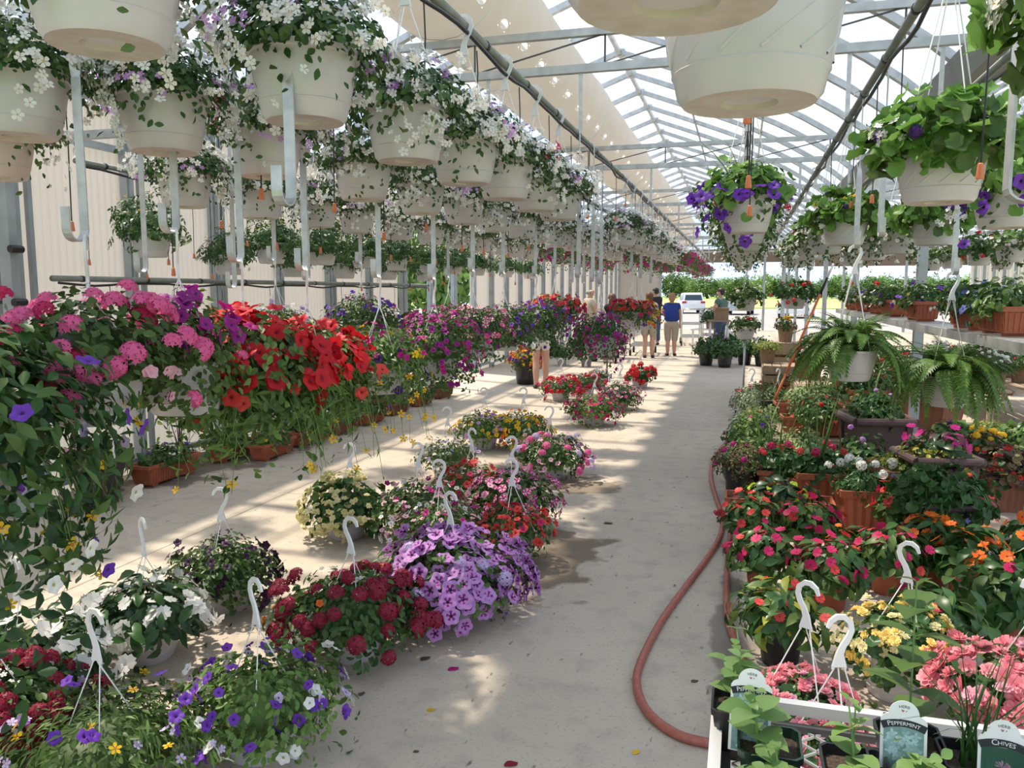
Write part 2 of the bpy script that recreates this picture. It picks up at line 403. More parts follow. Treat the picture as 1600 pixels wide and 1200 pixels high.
def roof(xl, xr_, ribs, trusses, panels_left=True):
    xm = (xl + xr_) / 2; root = empty('ceiling', kind='structure')
    rm = rib_mesh(xl, xr_, xm); pl = panel_mesh(xl, xm); pr = panel_mesh(xr_, xm)
    for y in ribs:
        link('arch_rib', rm, root, (0, y, 0))
        link('roof_panel', pl, root, (0, y + BAY / 2, 0)); link('roof_panel', pr, root, (0, y + BAY / 2, 0))
    y0, y1 = ribs[0] - .1, ribs[-1] + BAY
    MB().box((xm, (y0 + y1) / 2, ZR - .02), (.05, y1 - y0, .06)).obj('ridge_beam', 'galv', root)
    for fr in (.42, .75):
        for x0 in (xl, xr_):
            t = fr; x = x0 + (xm - x0) * t; z = ZE + (ZR - ZE) * (.27 * (1 - (1 - t) ** 4) + .73 * t)
            MB().box((x, (y0 + y1) / 2, z), (.03, y1 - y0, .03)).obj('purlin', 'galv', root)
    zl, zu = 3.36, 3.62
    xa, xb = xl + .05, xr_ - .05
    tm = MB().box(((xa + xb) / 2, 0, zu), (xb - xa - .4, .05, .055)).mesh('upper_chord', 'galv')
    lm = MB().box(((xa + xb) / 2, 0, zl), (xb - xa, .05, .06)).mesh('lower_chord', 'galv')
    rod = MB().tube([(0, 0, zl), (0, 0, zu)], .008, 5).mesh('web_rod', 'rod_dark')
    dg = MB().tube([(0, 0, zl + .02), (1.02, 0, zu - .02)], .007, 5).mesh('diagonal_rod', 'rod_dark')
    for y in trusses:
        tr = empty('truss', (0, y, 0)); tr.parent = root
        link('upper_chord', tm, tr); link('lower_chord', lm, tr)
        n = int((xb - xa - .4) / 1.02)
        for k in range(n + 1):
            x = xa + .25 + k * 1.02
            link('web_rod', rod, tr, (x, 0, 0))
            if k < n: link('diagonal_rod', dg, tr, (x, 0, 0))
    return root
roof_a = roof(XL, XR, RIB_Y, TRUSS_Y)
roof_b = roof(XR, XR + 7.14, RIB_Y[3:], TRUSS_Y[1:])
# gutter between the two bays
gm = MB()
gm.prism([(XR - .20, ZE + .10), (XR - .12, ZE - .10), (XR + .12, ZE - .10), (XR + .20, ZE + .10), (XR + .17, ZE + .10), (XR + .10, ZE - .07), (XR - .10, ZE - .07), (XR - .17, ZE + .10)], YA, YB)
gm.obj('gutter', 'galv_dull', roof_a)
gl = MB(); gl.box((XL, (YA + YB) / 2, ZE - .02), (.14, YB - YA, .12)); gl.obj('gutter', 'galv_dull', roof_a)

# ---- left wall: posts, corrugated sheets with a doorway, rails
wl = empty('wall_left', kind='structure')
def sheet_mesh(w, h, name='wall_panel'):
    n = int(w / .038); rows = [[], []]
    for i in range(2 * n + 1):
        y = w * i / (2 * n); dx = (0.0, .006)[(i // 2) % 2] if False else .005 * math.sin(math.pi * i / 1.0 + .5 * math.pi) if False else (.007 if i % 4 in (1, 2) else 0.0)
        rows[0].append((dx, y, 0)); rows[1].append((dx, y, h))
    mb = MB().sheet(rows); return mb.mesh(name, 'wall_sheet')
DOOR = (13.2, 15.72)
_wm = sheet_mesh(BAY + .004, ZE - .1)
ys = [6.15 + BAY * k for k in range(-7, 25)]
for y in ys:
    if DOOR[0] - .7 < y + .6 < DOOR[1]: continue
    link('wall_panel', _wm, wl, (XL - .05, y, -.03))
mb = MB().sheet([[(0, 0, 2.75), (0, DOOR[1] - DOOR[0] + .35, 2.75)], [(0, 0, ZE - .05), (0, DOOR[1] - DOOR[0] + .35, ZE - .05)]])
mb.obj('wall_panel', 'wall_sheet', wl, loc=(XL - .05, DOOR[0] - .15, 0))
pm = MB(); pm.box((0, 0, ZE / 2), (.08, .07, ZE)); pm.box((.05, 0, ZE / 2), (.03, .04, ZE)); pm = pm.mesh('post', 'galv_post')
ps = MB().box((.04, .15, ZE / 2), (.04, .04, ZE)).mesh('post', 'galv_post')
for k, y in enumerate(ys):
    link('post', pm, wl, (XL + .03, y, 0))
    if k % 2 == 0 or y < 8: link('post', ps, wl, (XL, y, 0))
for z in (.12, 2.95):
    MB().box((XL + .02, (YA + YB) / 2 - 6, z), (.04, 24.5, .06)).obj('girt_rail', 'galv_post', wl)
# cross bar that carries the left pipes
MB().bar((XL, 5.05, 2.86), (-2.9, 5.05, 2.86), .05, .06).obj('cross_bar', 'galv', wl)
# dark sliding door track post at the near left
dt = MB(); dt.box((XL + .32, 4.62, 1.45), (.10, .07, 2.9)); dt.box((XL + .18, 4.62, 1.45), (.05, .05, 2.9))
dt.obj('door_track', 'galv_post', wl)
for z in (1.62, 2.0):
    r = MB(); r.tube([(XL + .40, 4.56, z), (XL + .40, 4.66, z)], .028, 10); r.tube([(XL + .22, 4.60, z), (XL + .40, 4.60, z)], .012, 6); r.obj('track_roller', 'black_plastic', wl)

# ---- right gutter posts
wr = empty('wall_right', kind='structure')
pr = MB().box((0, 0, ZE / 2), (.085, .10, ZE)).mesh('post', 'galv_post')
for y in TRUSS_Y[1:]: link('post', pr, wr, (XR, y + 2.75, 0))
# ---- far side wall of the second bay
wfr = empty('wall_far_right', kind='structure')
for k in range(10, 32):
    link('wall_panel', _wm, wfr, (XR + 7.2, YA + .2 + k * BAY, .02)); link('post', pm, wfr, (XR + 7.1, YA + .2 + k * BAY, 0), (0, 0, math.pi))
# ---- end wall with the big opening
we = empty('wall_end', kind='structure')
def endpanel(x0, x1, z0, z1, name='wall_panel', mat='wall_sheet'):
    MB().box(((x0 + x1) / 2, YB, (z0 + z1) / 2), (x1 - x0, .05, z1 - z0)).obj(name, mat, we)
endpanel(XL, -4.6, 0, ZE); endpanel(-4.58, -3.6, 0, ZE)
x = XL
for k in range(6): endpanel(XL + k * 1.19 + .01, XL + (k + 1) * 1.19 - .01, 2.95, ZE + .1, 'header_panel', 'header_brown')
for k in range(6): endpanel(XR + k * 1.19 + .01, XR + (k + 1) * 1.19 - .01, 2.75, ZE + .1, 'header_panel', 'header_brown')
gab = MB(); p = arch_pts(XL, RX, 8) + arch_pts(XR, RX, 8)[::-1][1:]
gab.prism([(q[0], q[1] - .03) for q in p], YB - .02, YB + .02); gab.obj('gable_panel', 'glazing', we)
for x in (XL, -3.55, 0.9, XR): MB().box((x, YB, 1.6), (.10, .08, 3.2)).obj('post', 'galv_post', we)
for x in (4.1, 6.5): MB().box((x, YB, 1.6), (.10, .08, 3.2)).obj('post', 'galv_post', we)

# ---- inflated air duct under the ridge
DX, DZ, DR = -2.33, 4.17, .50
duct = empty('air_duct', (DX, 0, DZ), label='long beige plastic air duct hung high beneath the glass roof', cat='duct')
dm = MB(); HC = [2.2 + .62 * k for k in range(-6, 52)]; HA = [math.radians(-38), math.radians(-142)]; aw = math.radians(5.2); hl = .105
ylin = []
for c in HC: ylin += [c - hl, c + hl, c + .31]
ylin = [YA + .2] + [y for y in ylin if YA + .3 < y < YB - .2] + [YB - .1]
alin = sorted([HA[0] - aw, HA[0] + aw, HA[1] - aw, HA[1] + aw] + [math.radians(a) for a in (-125, -112, -100, -90, -80, -68, -55)] + [math.radians(-20 + 12.5 * k) for k in range(18)])
def dpt(y, a):
    rr = DR * (1 + .012 * math.sin(y * 3.5) + .008 * math.sin(y * 1.3)); return (rr * math.cos(a), y, rr * math.sin(a))
na = len(alin); dm.v = [dpt(y, a) for y in ylin for a in alin]
for i in range(len(ylin) - 1):
    yc = (ylin[i] + ylin[i + 1]) / 2; hole = min(abs(yc - c) for c in HC) < .01
    for j in range(na):
        j2 = (j + 1) % na; ac = (alin[j] + alin[j2]) / 2
        if hole and j2 > j and min(abs(ac - h) for h in HA) < .01:
            # collar between the cell edge and the oval hole
            ho = MB(); n = 16; o_, i_ = [], []
            for q in range(n):
                t = 2 * math.pi * (q + .5) / n; cx, cy = math.cos(t), math.sin(t); m = max(abs(cx), abs(cy))
                o_.append(dpt(yc + hl * cx / m, ac + aw * cy / m)); i_.append(dpt(yc + hl * .86 * cx, ac + aw * .84 * cy))
            ho.add(o_ + i_, [(q, (q + 1) % n, n + (q + 1) % n, n + q) for q in range(n)]); ho.obj('hole_collar', 'duct_film', duct)
            continue
        dm.f.append((i * na + j, i * na + j2, (i + 1) * na + j2, (i + 1) * na + j)); dm.m.append(0)
dm.obj('film', 'duct_film', duct, smooth=True)
bd = MB(); ring = [(DR * 1.02 * math.cos(t), 0, DR * 1.02 * math.sin(t)) for t in [2 * math.pi * k / 24 for k in range(25)]]
bd.tube(ring, .006, 4); bd.tube([(0, 0, DR), (0, 0, DR + .5)], .004, 4); bd = bd.mesh('hanging_band', 'wire_white')
for y in TRUSS_Y: link('hanging_band', bd, duct, (0, y, 0))
# ================================================================== PEOPLE
_jobs = []
def skin_job(verts, edges, radii, name, mat, parent, root_i=0, sub=1):
    me = bpy.data.meshes.new('tmp'); me.from_pydata(verts, edges, [])
    o = bpy.data.objects.new('tmp', me); COL.objects.link(o)
    md = o.modifiers.new('s', 'SKIN'); md.use_smooth_shade = True; md.branch_smoothing = .3
    sv = me.skin_vertices[0].data
    for i, r in enumerate(radii):
        sv[i].radius = r if hasattr(r, '__len__') else (r, r); sv[i].use_root = (i == root_i)
    ss = o.modifiers.new('u', 'SUBSURF'); ss.levels = sub; ss.render_levels = sub
    _jobs.append((o, me, name, mat, parent))
def run_jobs():
    dg = bpy.context.evaluated_depsgraph_get(); res = []
    for o, me, name, mat, parent in _jobs:
        m = bpy.data.meshes.new_from_object(o.evaluated_get(dg)); m.materials.clear(); m.materials.append(M(mat)); m.polygons.foreach_set('use_smooth', [True] * len(m.polygons)); res.append(m)
    for (o, me, name, mat, parent), m in zip(_jobs, res):
        bpy.data.objects.remove(o); bpy.data.meshes.remove(me); m.name = name; link(name, m, parent)
    _jobs.clear()
def ellipsoid(mb, c, r, n=14, m=9, z0=-1.0, z1=1.0, wob=0.0):
    rows = []
    for i in range(m + 1):
        s = z0 + (z1 - z0) * i / m; a = math.asin(max(-1, min(1, s))); k = math.cos(a)
        rows.append([(c[0] + r[0] * k * math.cos(t) * (1 + wob * math.sin(5 * t + i)), c[1] + r[1] * k * math.sin(t) * (1 + wob * math.cos(4 * t + i)), c[2] + r[2] * s) for t in [2 * math.pi * j / n for j in range(n + 1)]])
    mb.sheet(rows)
def person(p, rz, H, label, shirt, pants, hair, hstyle, sleeve=.55, leg=1.0, armL='down', armR='down', wide=1.0, bag=False, stride=.0, hat=None):
    """stands at p facing +Y turned by rz. leg: how far the trousers reach (0 hip .. 1 knee .. 2 ankle)"""
    k = H / 1.65; root = empty('person', p, rz, label, 'person')
    S = lambda v: (v[0] * k, v[1] * k, v[2] * k)
    sx = .165 * (.9 + .1 * wide)
    V = [(0, 0, .93), (0, -.01, 1.06), (0, .0, 1.24), (0, -.01, 1.385), (0, .01, 1.445), (0, .02, 1.53), (0, .01, 1.60)]
    E = [(0, 1), (1, 2), (2, 3), (3, 4), (4, 5), (5, 6)]
    R = [(.135 * wide, .105 * wide), (.125 * wide, .095 * wide), (.14 * wide, .10 * wide), (.075, .06), (.05, .05), (.078, .088), (.062, .072)]
    V.append((0, .115, 1.52)); E.append((5, 7)); R.append((.016, .014))        # nose
    for s in (-1, 1): V.append((s * .082, .015, 1.53)); E.append((5, len(V) - 1)); R.append((.012, .016))   # ears
    arms = {}
    for s, pose in ((-1, armL), (1, armR)):
        sh = (s * sx, -.005, 1.355)
        if pose == 'down': el, wr = (s * (sx + .055), -.02, 1.10), (s * (sx + .05), .06, .87)
        elif pose == 'push': el, wr = (s * (sx + .06), .04, 1.11), (s * (sx - .0), .27, 1.03)
        else: el, wr = (s * (sx + .09), .02, 1.10), (s * (sx - .06), .17, 1.16)
        b = len(V); V += [sh, el, wr]; E += [(2, b), (b, b + 1), (b + 1, b + 2)]; R += [(.062, .06), (.044, .044), (.027, .024)]
        d = Vector(wr) - Vector(el); d.normalize(); side = Vector((s, 0, 0)); palm = Vector(wr) + d * .07
        V.append(tuple(palm)); E.append((b + 2, b + 3)); R.append((.034, .018))
        dn = Vector((0, 0, -1)) if abs(d.z) < .7 else Vector((0, 1, 0))
        for q, (off, ln) in enumerate(((-.027, .068), (-.009, .078), (.009, .073), (.026, .058))):
            c = len(V); f1 = palm + side * off + d * .03; f2 = f1 + d * ln * .5 + dn * .012; f3 = f2 + (d * .6 + dn * .6) * ln * .5
            V += [tuple(f1), tuple(f2), tuple(f3)]; E += [(b + 3, c), (c, c + 1), (c + 1, c + 2)]; R += [.0095, .009, .007]
        c = len(V); t1 = palm - d * .03 - side * .035 + dn * .01; t2 = t1 + d * .04 - side * .008; V += [tuple(t1), tuple(t2)]; E += [(b + 3, c), (c, c + 1)]; R += [.011, .009]
        arms[s] = (sh, el, wr)
    legs = {}
    for s in (-1, 1):
        st = stride * s; hp, kn, an, to = (s * .085 * wide, 0, .86), (s * .088, .02 + st * .5, .48), (s * .085, -.03 + st, .085), (s * .105, .115 + st, .03)
        b = len(V); V += [hp, kn, (s * .087, -.02 + st * .75, .33), an, to]; E += [(0, b), (b, b + 1), (b + 1, b + 2), (b + 2, b + 3), (b + 3, b + 4)]; R += [(.088 * wide, .088), (.064, .064), (.064, .066), (.042, .044), (.04, .03)]
        legs[s] = (hp, kn, an, to)
    skin_job([S(v) for v in V], E, [tuple(x * k for x in (r if hasattr(r, '__len__') else (r, r))) for r in R], 'body', 'skin', root)
    # shirt
    V2 = [(0, 0, .86), (0, -.01, 1.04), (0, 0, 1.24), (0, -.012, 1.385)]; E2 = [(0, 1), (1, 2), (2, 3)]; R2 = [(.185 * wide, .150 * wide), (.172 * wide, .140 * wide), (.185 * wide, .145 * wide), (.125, .10)]
    for s in (-1, 1):
        sh, el, wr = [Vector(v) for v in arms[s]]; b = len(V2)
        if sleeve <= 1: end = sh.lerp(el, sleeve); V2 += [tuple(sh), tuple(end)]; E2 += [(2, b), (b, b + 1)]; R2 += [.096, .082]
        else: V2 += [tuple(sh), tuple(el), tuple(el.lerp(wr, .85))]; E2 += [(2, b), (b, b + 1), (b + 1, b + 2)]; R2 += [.096, .07, .05]
    skin_job([S(v) for v in V2], E2, [tuple(x * k for x in (r if hasattr(r, '__len__') else (r, r))) for r in R2], 'shirt', shirt, root)
    # trousers
    V3 = [(0, 0, .98), (0, 0, .90)]; E3 = [(0, 1)]; R3 = [(.165 * wide, .135 * wide), (.180 * wide, .145 * wide)]
    for s in (-1, 1):
        hp, kn, an, to = [Vector(v) for v in legs[s]]; b = len(V3); V3.append(tuple(hp - Vector((0, 0, .06)))); E3.append((1, b)); R3.append((.120 * wide, .122))
        if leg <= 1: V3.append(tuple(hp.lerp(kn, leg))); E3.append((b, b + 1)); R3.append(.105)
        else: V3 += [tuple(kn), tuple(kn.lerp(an, leg - 1))]; E3 += [(b, b + 1), (b + 1, b + 2)]; R3 += [.092, .078]
    skin_job([S(v) for v in V3], E3, [tuple(x * k for x in (r if hasattr(r, '__len__') else (r, r))) for r in R3], 'trousers', pants, root)
    for s in (-1, 1):
        an, to = legs[s][2], legs[s][3]; mb = MB()
        ellipsoid(mb, S((to[0] - s * .008, (an[1] + to[1]) / 2 + .01, .038)), S((.052, .135, .04)), 12, 6); mb.obj('shoe', 'shoe_dark', root, True)
    hb = MB()
    if hstyle == 'short': ellipsoid(hb, S((0, -.005, 1.575)), S((.098, .112, .105)), 16, 8, -.55, 1.0, .04); ellipsoid(hb, S((0, -.06, 1.52)), S((.088, .06, .09)), 14, 6, -.9, 1, .04)
    elif hstyle == 'long': ellipsoid(hb, S((0, -.01, 1.57)), S((.105, .118, .115)), 16, 8, -.4, 1.0, .03); ellipsoid(hb, S((0, -.065, 1.42)), S((.125, .07, .22)), 14, 8, -1, 1, .05)
    elif hstyle == 'crop': ellipsoid(hb, S((0, -.005, 1.585)), S((.090, .102, .082)), 16, 8, -.15, 1.0, .02); ellipsoid(hb, S((0, -.05, 1.54)), S((.078, .05, .07)), 14, 6, -.9, 1)
    else: ellipsoid(hb, S((0, -.045, 1.53)), S((.086, .055, .05)), 14, 6, -.9, .8, .03)
    hb.obj('hair', hair, root, True)
    for s in (-1, 1):
        e = MB(); ellipsoid(e, S((s * .032, .098, 1.545)), S((.012, .008, .008)), 8, 5); e.obj('eye', 'eye_white', root, True)
    m = MB(); ellipsoid(m, S((0, .098, 1.475)), S((.024, .008, .007)), 8, 4); m.obj('mouth', 'lips', root, True)
    if bag:
        bg = MB(); bg.box(S((-.20, -.06, .80)), S((.10, .13, .20)), 0, 0, .8); bg.tube([S((-.22, -.03, .89)), S((-.19, -.05, 1.15)), S((-.06, -.06, 1.385)), S((.05, .06, 1.36))], .008, 5)
        o = bg.obj('shoulder_bag', 'cloth_white', root); o['label'] = 'small white shoulder bag'
    return root
def face(a): return math.radians(a)
person(gp(1048, 556), .05, 1.64, 'woman in a blue shirt and khaki capri trousers, seen from behind', 'cloth_blue', 'cloth_khaki', 'hair_blond', 'short', .6, 1.35, 'push', 'down', 1.32)
person(gp(1013, 559), .0, 1.66, 'person in white top and khaki shorts with a small white bag', 'cloth_white', 'cloth_khaki', 'hair_brown', 'short', .6, .88, 'down', 'push', 1.28, bag=True, stride=.04)
person(gp(845, 606), .25, 1.62, 'blonde woman with bare legs behind the low baskets', 'cloth_white', 'cloth_white', 'hair_blond', 'long', .4, .55, 'hold', 'hold', .9, stride=.07)
person((-2.62, 25.6, 0), .75, 1.80, 'dark-haired man in a black shirt and jeans turned to the left', 'cloth_black', 'cloth_jeans', 'hair_dark', 'crop', .6, 1.95, 'push', 'push', 1.0)
person((-3.55, 19.3, 0), -.9, 1.80, 'balding man in a pale beige shirt behind the coral baskets', 'cloth_beige', 'cloth_khaki', 'hair_grey', 'bald', .6, 1.95, 'hold', 'hold', 1.05)
person((-3.22, 20.6, 0), .6, 1.62, 'long brown-haired woman in black between the balding man and the bag carrier', 'cloth_black', 'cloth_jeans', 'hair_brown', 'long', .6, 1.9, 'hold', 'hold', .95)
person((-.55, 22.3, 0), 1.1, 1.78, 'person in a dark green shirt half hidden at the right of the aisle', 'cloth_green', 'cloth_jeans', 'hair_dark', 'crop', .6, 1.95, 'hold', 'hold', 1.15)
run_jobs()
# ================================================================== PLANT PIECES
class T:
    """template: vertices, faces, material index per face"""
    def __init__(s, v, f, m=None):
        s.v = np.array(v, float); s.lt = np.array([len(q) for q in f]); s.li = np.array([i for q in f for i in q]); s.m = np.array(m if m is not None else [0] * len(f)); s.f = f
def merge(ts):
    v = []; f = []; m = []
    for t, M4, mo in ts:
        b = sum(len(x) for x in v); v.append(t.v @ np.array(M4)[:3, :3].T + np.array(M4)[:3, 3])
        f += [tuple(i + b for i in q) for q in t.f]; m += [int(i) + mo for i in t.m]
    return T(np.concatenate(v), f, m)
def strip_leaf(rows):                      # rows: (y, half width, z middle, z edge)
    v = []; f = []
    for y, w, zm, ze in rows: v += [(-w, y, ze), (0, y, zm), (w, y, ze)]
    for i in range(len(rows) - 1):
        a = i * 3; b = a + 3; f += [(a, a + 1, b + 1, b), (a + 1, a + 2, b + 2, b + 1)]
    return T(v, f)
TP = {}
TP['small'] = T([(0, 0, 0), (.20, .22, .04), (.29, .52, .07), (.15, .85, -.02), (0, 1, -.10), (-.15, .85, -.02), (-.29, .52, .07), (-.20, .22, .04)], [(0, 1, 2, 3, 4), (0, 4, 5, 6, 7)])
TP['lance'] = strip_leaf([(0, .02, 0, 0), (.22, .17, .03, .07), (.48, .23, .03, .08), (.75, .15, -.05, 0), (1, .0, -.2, -.2)])
TP['mint'] = strip_leaf([(0, .03, 0, 0), (.14, .24, .02, .06), (.36, .36, .03, .10), (.6, .33, 0, .07), (.82, .18, -.06, -.02), (1, .0, -.15, -.15)])
TP['narrow'] = strip_leaf([(0, .03, 0, 0), (.4, .10, .04, .06), (1, .0, -.12, -.12)])
def round_leaf():
    v = [(0, .40, -.04)]; f = []; n = 14
    for rr, zz in ((.52, .0), (1.0, .10)):
        for k in range(n):
            t = 2 * math.pi * k / n - math.pi / 2; r = .5 * rr * (1 + (.07 if k % 2 else -.05) * (rr == 1.0))
            if k == 0: r *= .62
            v.append((r * math.cos(t), .45 + r * math.sin(t), zz * (1 + .9 * math.sin(3 * t + 1)) + (.035 if k % 2 else -.02) * (rr == 1.0)))
    for k in range(n):
        k2 = (k + 1) % n; f += [(0, 1 + k, 1 + k2), (1 + k, 1 + n + k, 1 + n + k2, 1 + k2)]
    return T(v, f)
TP['round'] = round_leaf()
def compound():
    ts = []; l = strip_leaf([(0, .03, 0, 0), (.35, .24, .02, .06), (.7, .14, -.03, 0), (1, 0, -.12, -.12)])
    for y, a, s in ((.62, 0, .42), (.5, 55, .34), (.5, -55, .34), (.28, 65, .30), (.28, -65, .30)):
        ts.append((l, Matrix.Translation((0, y, -.2 * y * y)) @ Matrix.Rotation(math.radians(a), 4, 'Z') @ Matrix.Rotation(math.radians(-18), 4, 'X') @ Matrix.Scale(s, 4), 0))
    ts.append((T([(-.012, 0, 0), (.012, 0, 0), (.008, .64, -.09), (-.008, .64, -.09)], [(0, 1, 2, 3)]), Matrix.Identity(4), 0))
    return merge(ts)
TP['compound'] = compound()
def frond(droop, n=25):
    v = []; f = []; pos = lambda t: (t * (1 - .25 * droop * t), .28 * math.sin(t * 2.2) - droop * t * t * .62)
    for i in range(n):
        t = .06 + .92 * i / n; y, z = pos(t); y2, z2 = pos(t + .028)
        w = .125 * math.sin(math.pi * min(1, t * .86 + .13)) ** .8
        for s in (-1, 1):
            b = len(v); v += [(0, y, z), (s * w * .55, y + .012, z - .004), (s * w, y2 + .012, z2 - .03), (s * w * .5, y2 + .0, z2 - .006), (0, y2, z2)]
            f.append((b, b + 1, b + 2, b + 3, b + 4) if s > 0 else (b + 4, b + 3, b + 2, b + 1, b))
    b = len(v); m = 8
    for i in range(m + 1):
        t = i / m; y, z = pos(t); v += [(-.006, y, z + .003), (.006, y, z + .003)]
    f += [(b + 2 * i, b + 2 * i + 1, b + 2 * i + 3, b + 2 * i + 2) for i in range(m)]
    return T(v, f)
TP['frond0'] = frond(.5); TP['frond1'] = frond(.95); TP['frond2'] = frond(1.3)
def blade(bend):
    rows = []
    for i in range(6):
        t = i / 5; rows.append((bend * t * t * .7, .014 * (1 - t) + .002, t * (1 - .3 * bend * t), 0))
    v = []; f = []
    for y, w, z, _ in rows: v += [(-w, y, z), (w, y, z)]
    for i in range(5): f.append((2 * i, 2 * i + 1, 2 * i + 3, 2 * i + 2))
    return T(v, f)
TP['blade0'] = blade(.15); TP['blade1'] = blade(.55); TP['blade2'] = blade(1.0)
def five(n=5, w=.62, r0=.08, cup=.10, notch=.0, eye=.16, tip=1.0):
    """flat flower of n petals (material 0) with an eye (1)"""
    v = []; f = []; m = []
    for k in range(n):
        a = 2 * math.pi * k / n; ca, sa = math.cos(a), math.sin(a); b = len(v)
        for x, y, z in ((r0, 0, 0), (.55, w * .52, cup * .5), (.93, w * .40, cup), (tip - notch, 0, cup * .7), (.93, -w * .40, cup), (.55, -w * .52, cup * .5)):
            v.append((x * ca - y * sa, x * sa + y * ca, z + .03 * (k % 2) - y * .10))
        f += [(b, b + 1, b + 2, b + 3), (b, b + 3, b + 4, b + 5)]; m += [0, 0]
    b = len(v); q = 6
    v += [(eye * math.cos(2 * math.pi * k / q), eye * math.sin(2 * math.pi * k / q), .05) for k in range(q)]; f.append(tuple(range(b, b + q))); m.append(1)
    return T(v, f, m)
TP['bacopa'] = five(5, .66, .05, .06, .02, .15)
TP['impatiens'] = five(5, .86, .02, .12, .14, .14)
TP['bidens'] = five(5, .58, .08, .03, .0, .24, 1.06)
TP['daisy'] = five(8, .42, .10, .02, .0, .30)
def petunia(star=0, seg=20):
    """funnel flower: petal 0, throat 1, star 2; star: 0 none, 1 dark star from the throat, 2 full stripes"""
    v = [(0, 0, -.55)]; f = []; m = []
    R = [(.20, -.16), (.58, .03), (1.0, -.02)]
    for ri, (r, z) in enumerate(R):
        for k in range(seg):
            t = 2 * math.pi * k / seg; lob = math.cos(5 * t); rr = r * (1 + (.11 * lob if ri == 2 else 0)); zz = z + (.10 * math.cos(5 * t + 1.0) if ri == 2 else (.03 * lob if ri == 1 else 0)); v.append((rr * math.cos(t), rr * math.sin(t), zz))
    for k in range(seg):
        k2 = (k + 1) % seg; f.append((0, 1 + k, 1 + k2)); m.append(1)
        st = (k % 4 in (0, 3)) if star == 2 else (k % 4 == 0)
        f.append((1 + k, 1 + seg + k, 1 + seg + k2, 1 + k2)); m.append(2 if (star and (st or star == 1)) and star == 2 and st else (2 if star == 1 and k % 4 in (0, 3) else 0))
        f.append((1 + seg + k, 1 + 2 * seg + k, 1 + 2 * seg + k2, 1 + seg + k2)); m.append(2 if star == 2 and st else 0)
    return T(v, f, m)
TP['petunia'] = petunia(0); TP['petunia_star'] = petunia(1); TP['petunia_stripe'] = petunia(2)
_rs = np.random.RandomState(5)
def basis(z, spin):
    z = Vector(z).normalized(); a = Vector((0, 0, 1)) if abs(z.z) < .95 else Vector((1, 0, 0))
    x = a.cross(z).normalized(); y = z.cross(x); c, s = math.cos(spin), math.sin(spin)
    X = x * c + y * s; Y = z.cross(X)
    return Matrix(((X.x, Y.x, z.x), (X.y, Y.y, z.y), (X.z, Y.z, z.z))).to_4x4()
def cluster(n, flor, fs, low=.0, rad=.8):
    ts = []
    for i in range(n):
        c = 1 - (1 - low) * (i + .5) / n; ph = i * 2.39996; s = math.sqrt(max(0, 1 - c * c)); d = (s * math.cos(ph), s * math.sin(ph), c)
        p = Vector(d) * rad * (1 + _rs.uniform(-.06, .06))
        ts.append((flor, Matrix.Translation(p) @ basis(d, _rs.uniform(0, 6)) @ Matrix.Scale(fs, 4), 0))
    return merge(ts)
_fl = T([(0, 0, 0)] + [((1 if k % 2 else .5) * math.cos(math.pi * k / 5), (1 if k % 2 else .5) * math.sin(math.pi * k / 5), .08 if k % 2 else .0) for k in range(10)], [(0, 1 + (k - 1) % 10, 1 + k, 1 + (k + 1) % 10) for k in range(1, 10, 2)])
TP['verbena'] = cluster(27, _fl, .33, .02, .78)
TP['geranium'] = cluster(20, _fl, .42, -.45, .78)
def begonia():
    v = []; f = []
    for lay, (n, r, z) in enumerate(((6, 1.0, .15), (5, .72, .38), (4, .42, .5))):
        for k in range(n):
            a = 2 * math.pi * (k + .5 * lay) / n; b = len(v); w = .42
            for x, y, zz in ((.05, 0, 0), (r * .6, r * w, z * .6), (r, r * .22, z), (r, -r * .22, z), (r * .6, -r * w, z * .6)):
                v.append((x * math.cos(a) - y * math.sin(a), x * math.sin(a) + y * math.cos(a), zz + .05 * lay))
            f.append((b, b + 1, b + 2, b + 3, b + 4))
    return T(v, f)
TP['begonia'] = begonia()
def blob_t():
    v = []; f = []; n, m = 14, 7
    for i in range(m + 1):
        th = math.radians(4 + 104 * i / m)
        for k in range(n):
            ph = 2 * math.pi * k / n; r = 1 + .14 * math.sin(5 * ph + i * 2.1) * math.sin(i * 1.3 + ph)
            z = math.cos(th); v.append((r * math.sin(th) * math.cos(ph), r * math.sin(th) * math.sin(ph), r * z))
    for i in range(m):
        for k in range(n): f.append((i * n + k, (i + 1) * n + k, (i + 1) * n + (k + 1) % n, i * n + (k + 1) % n))
    f.append(tuple(range(n))); return T(v, f)
TP['blob'] = blob_t()

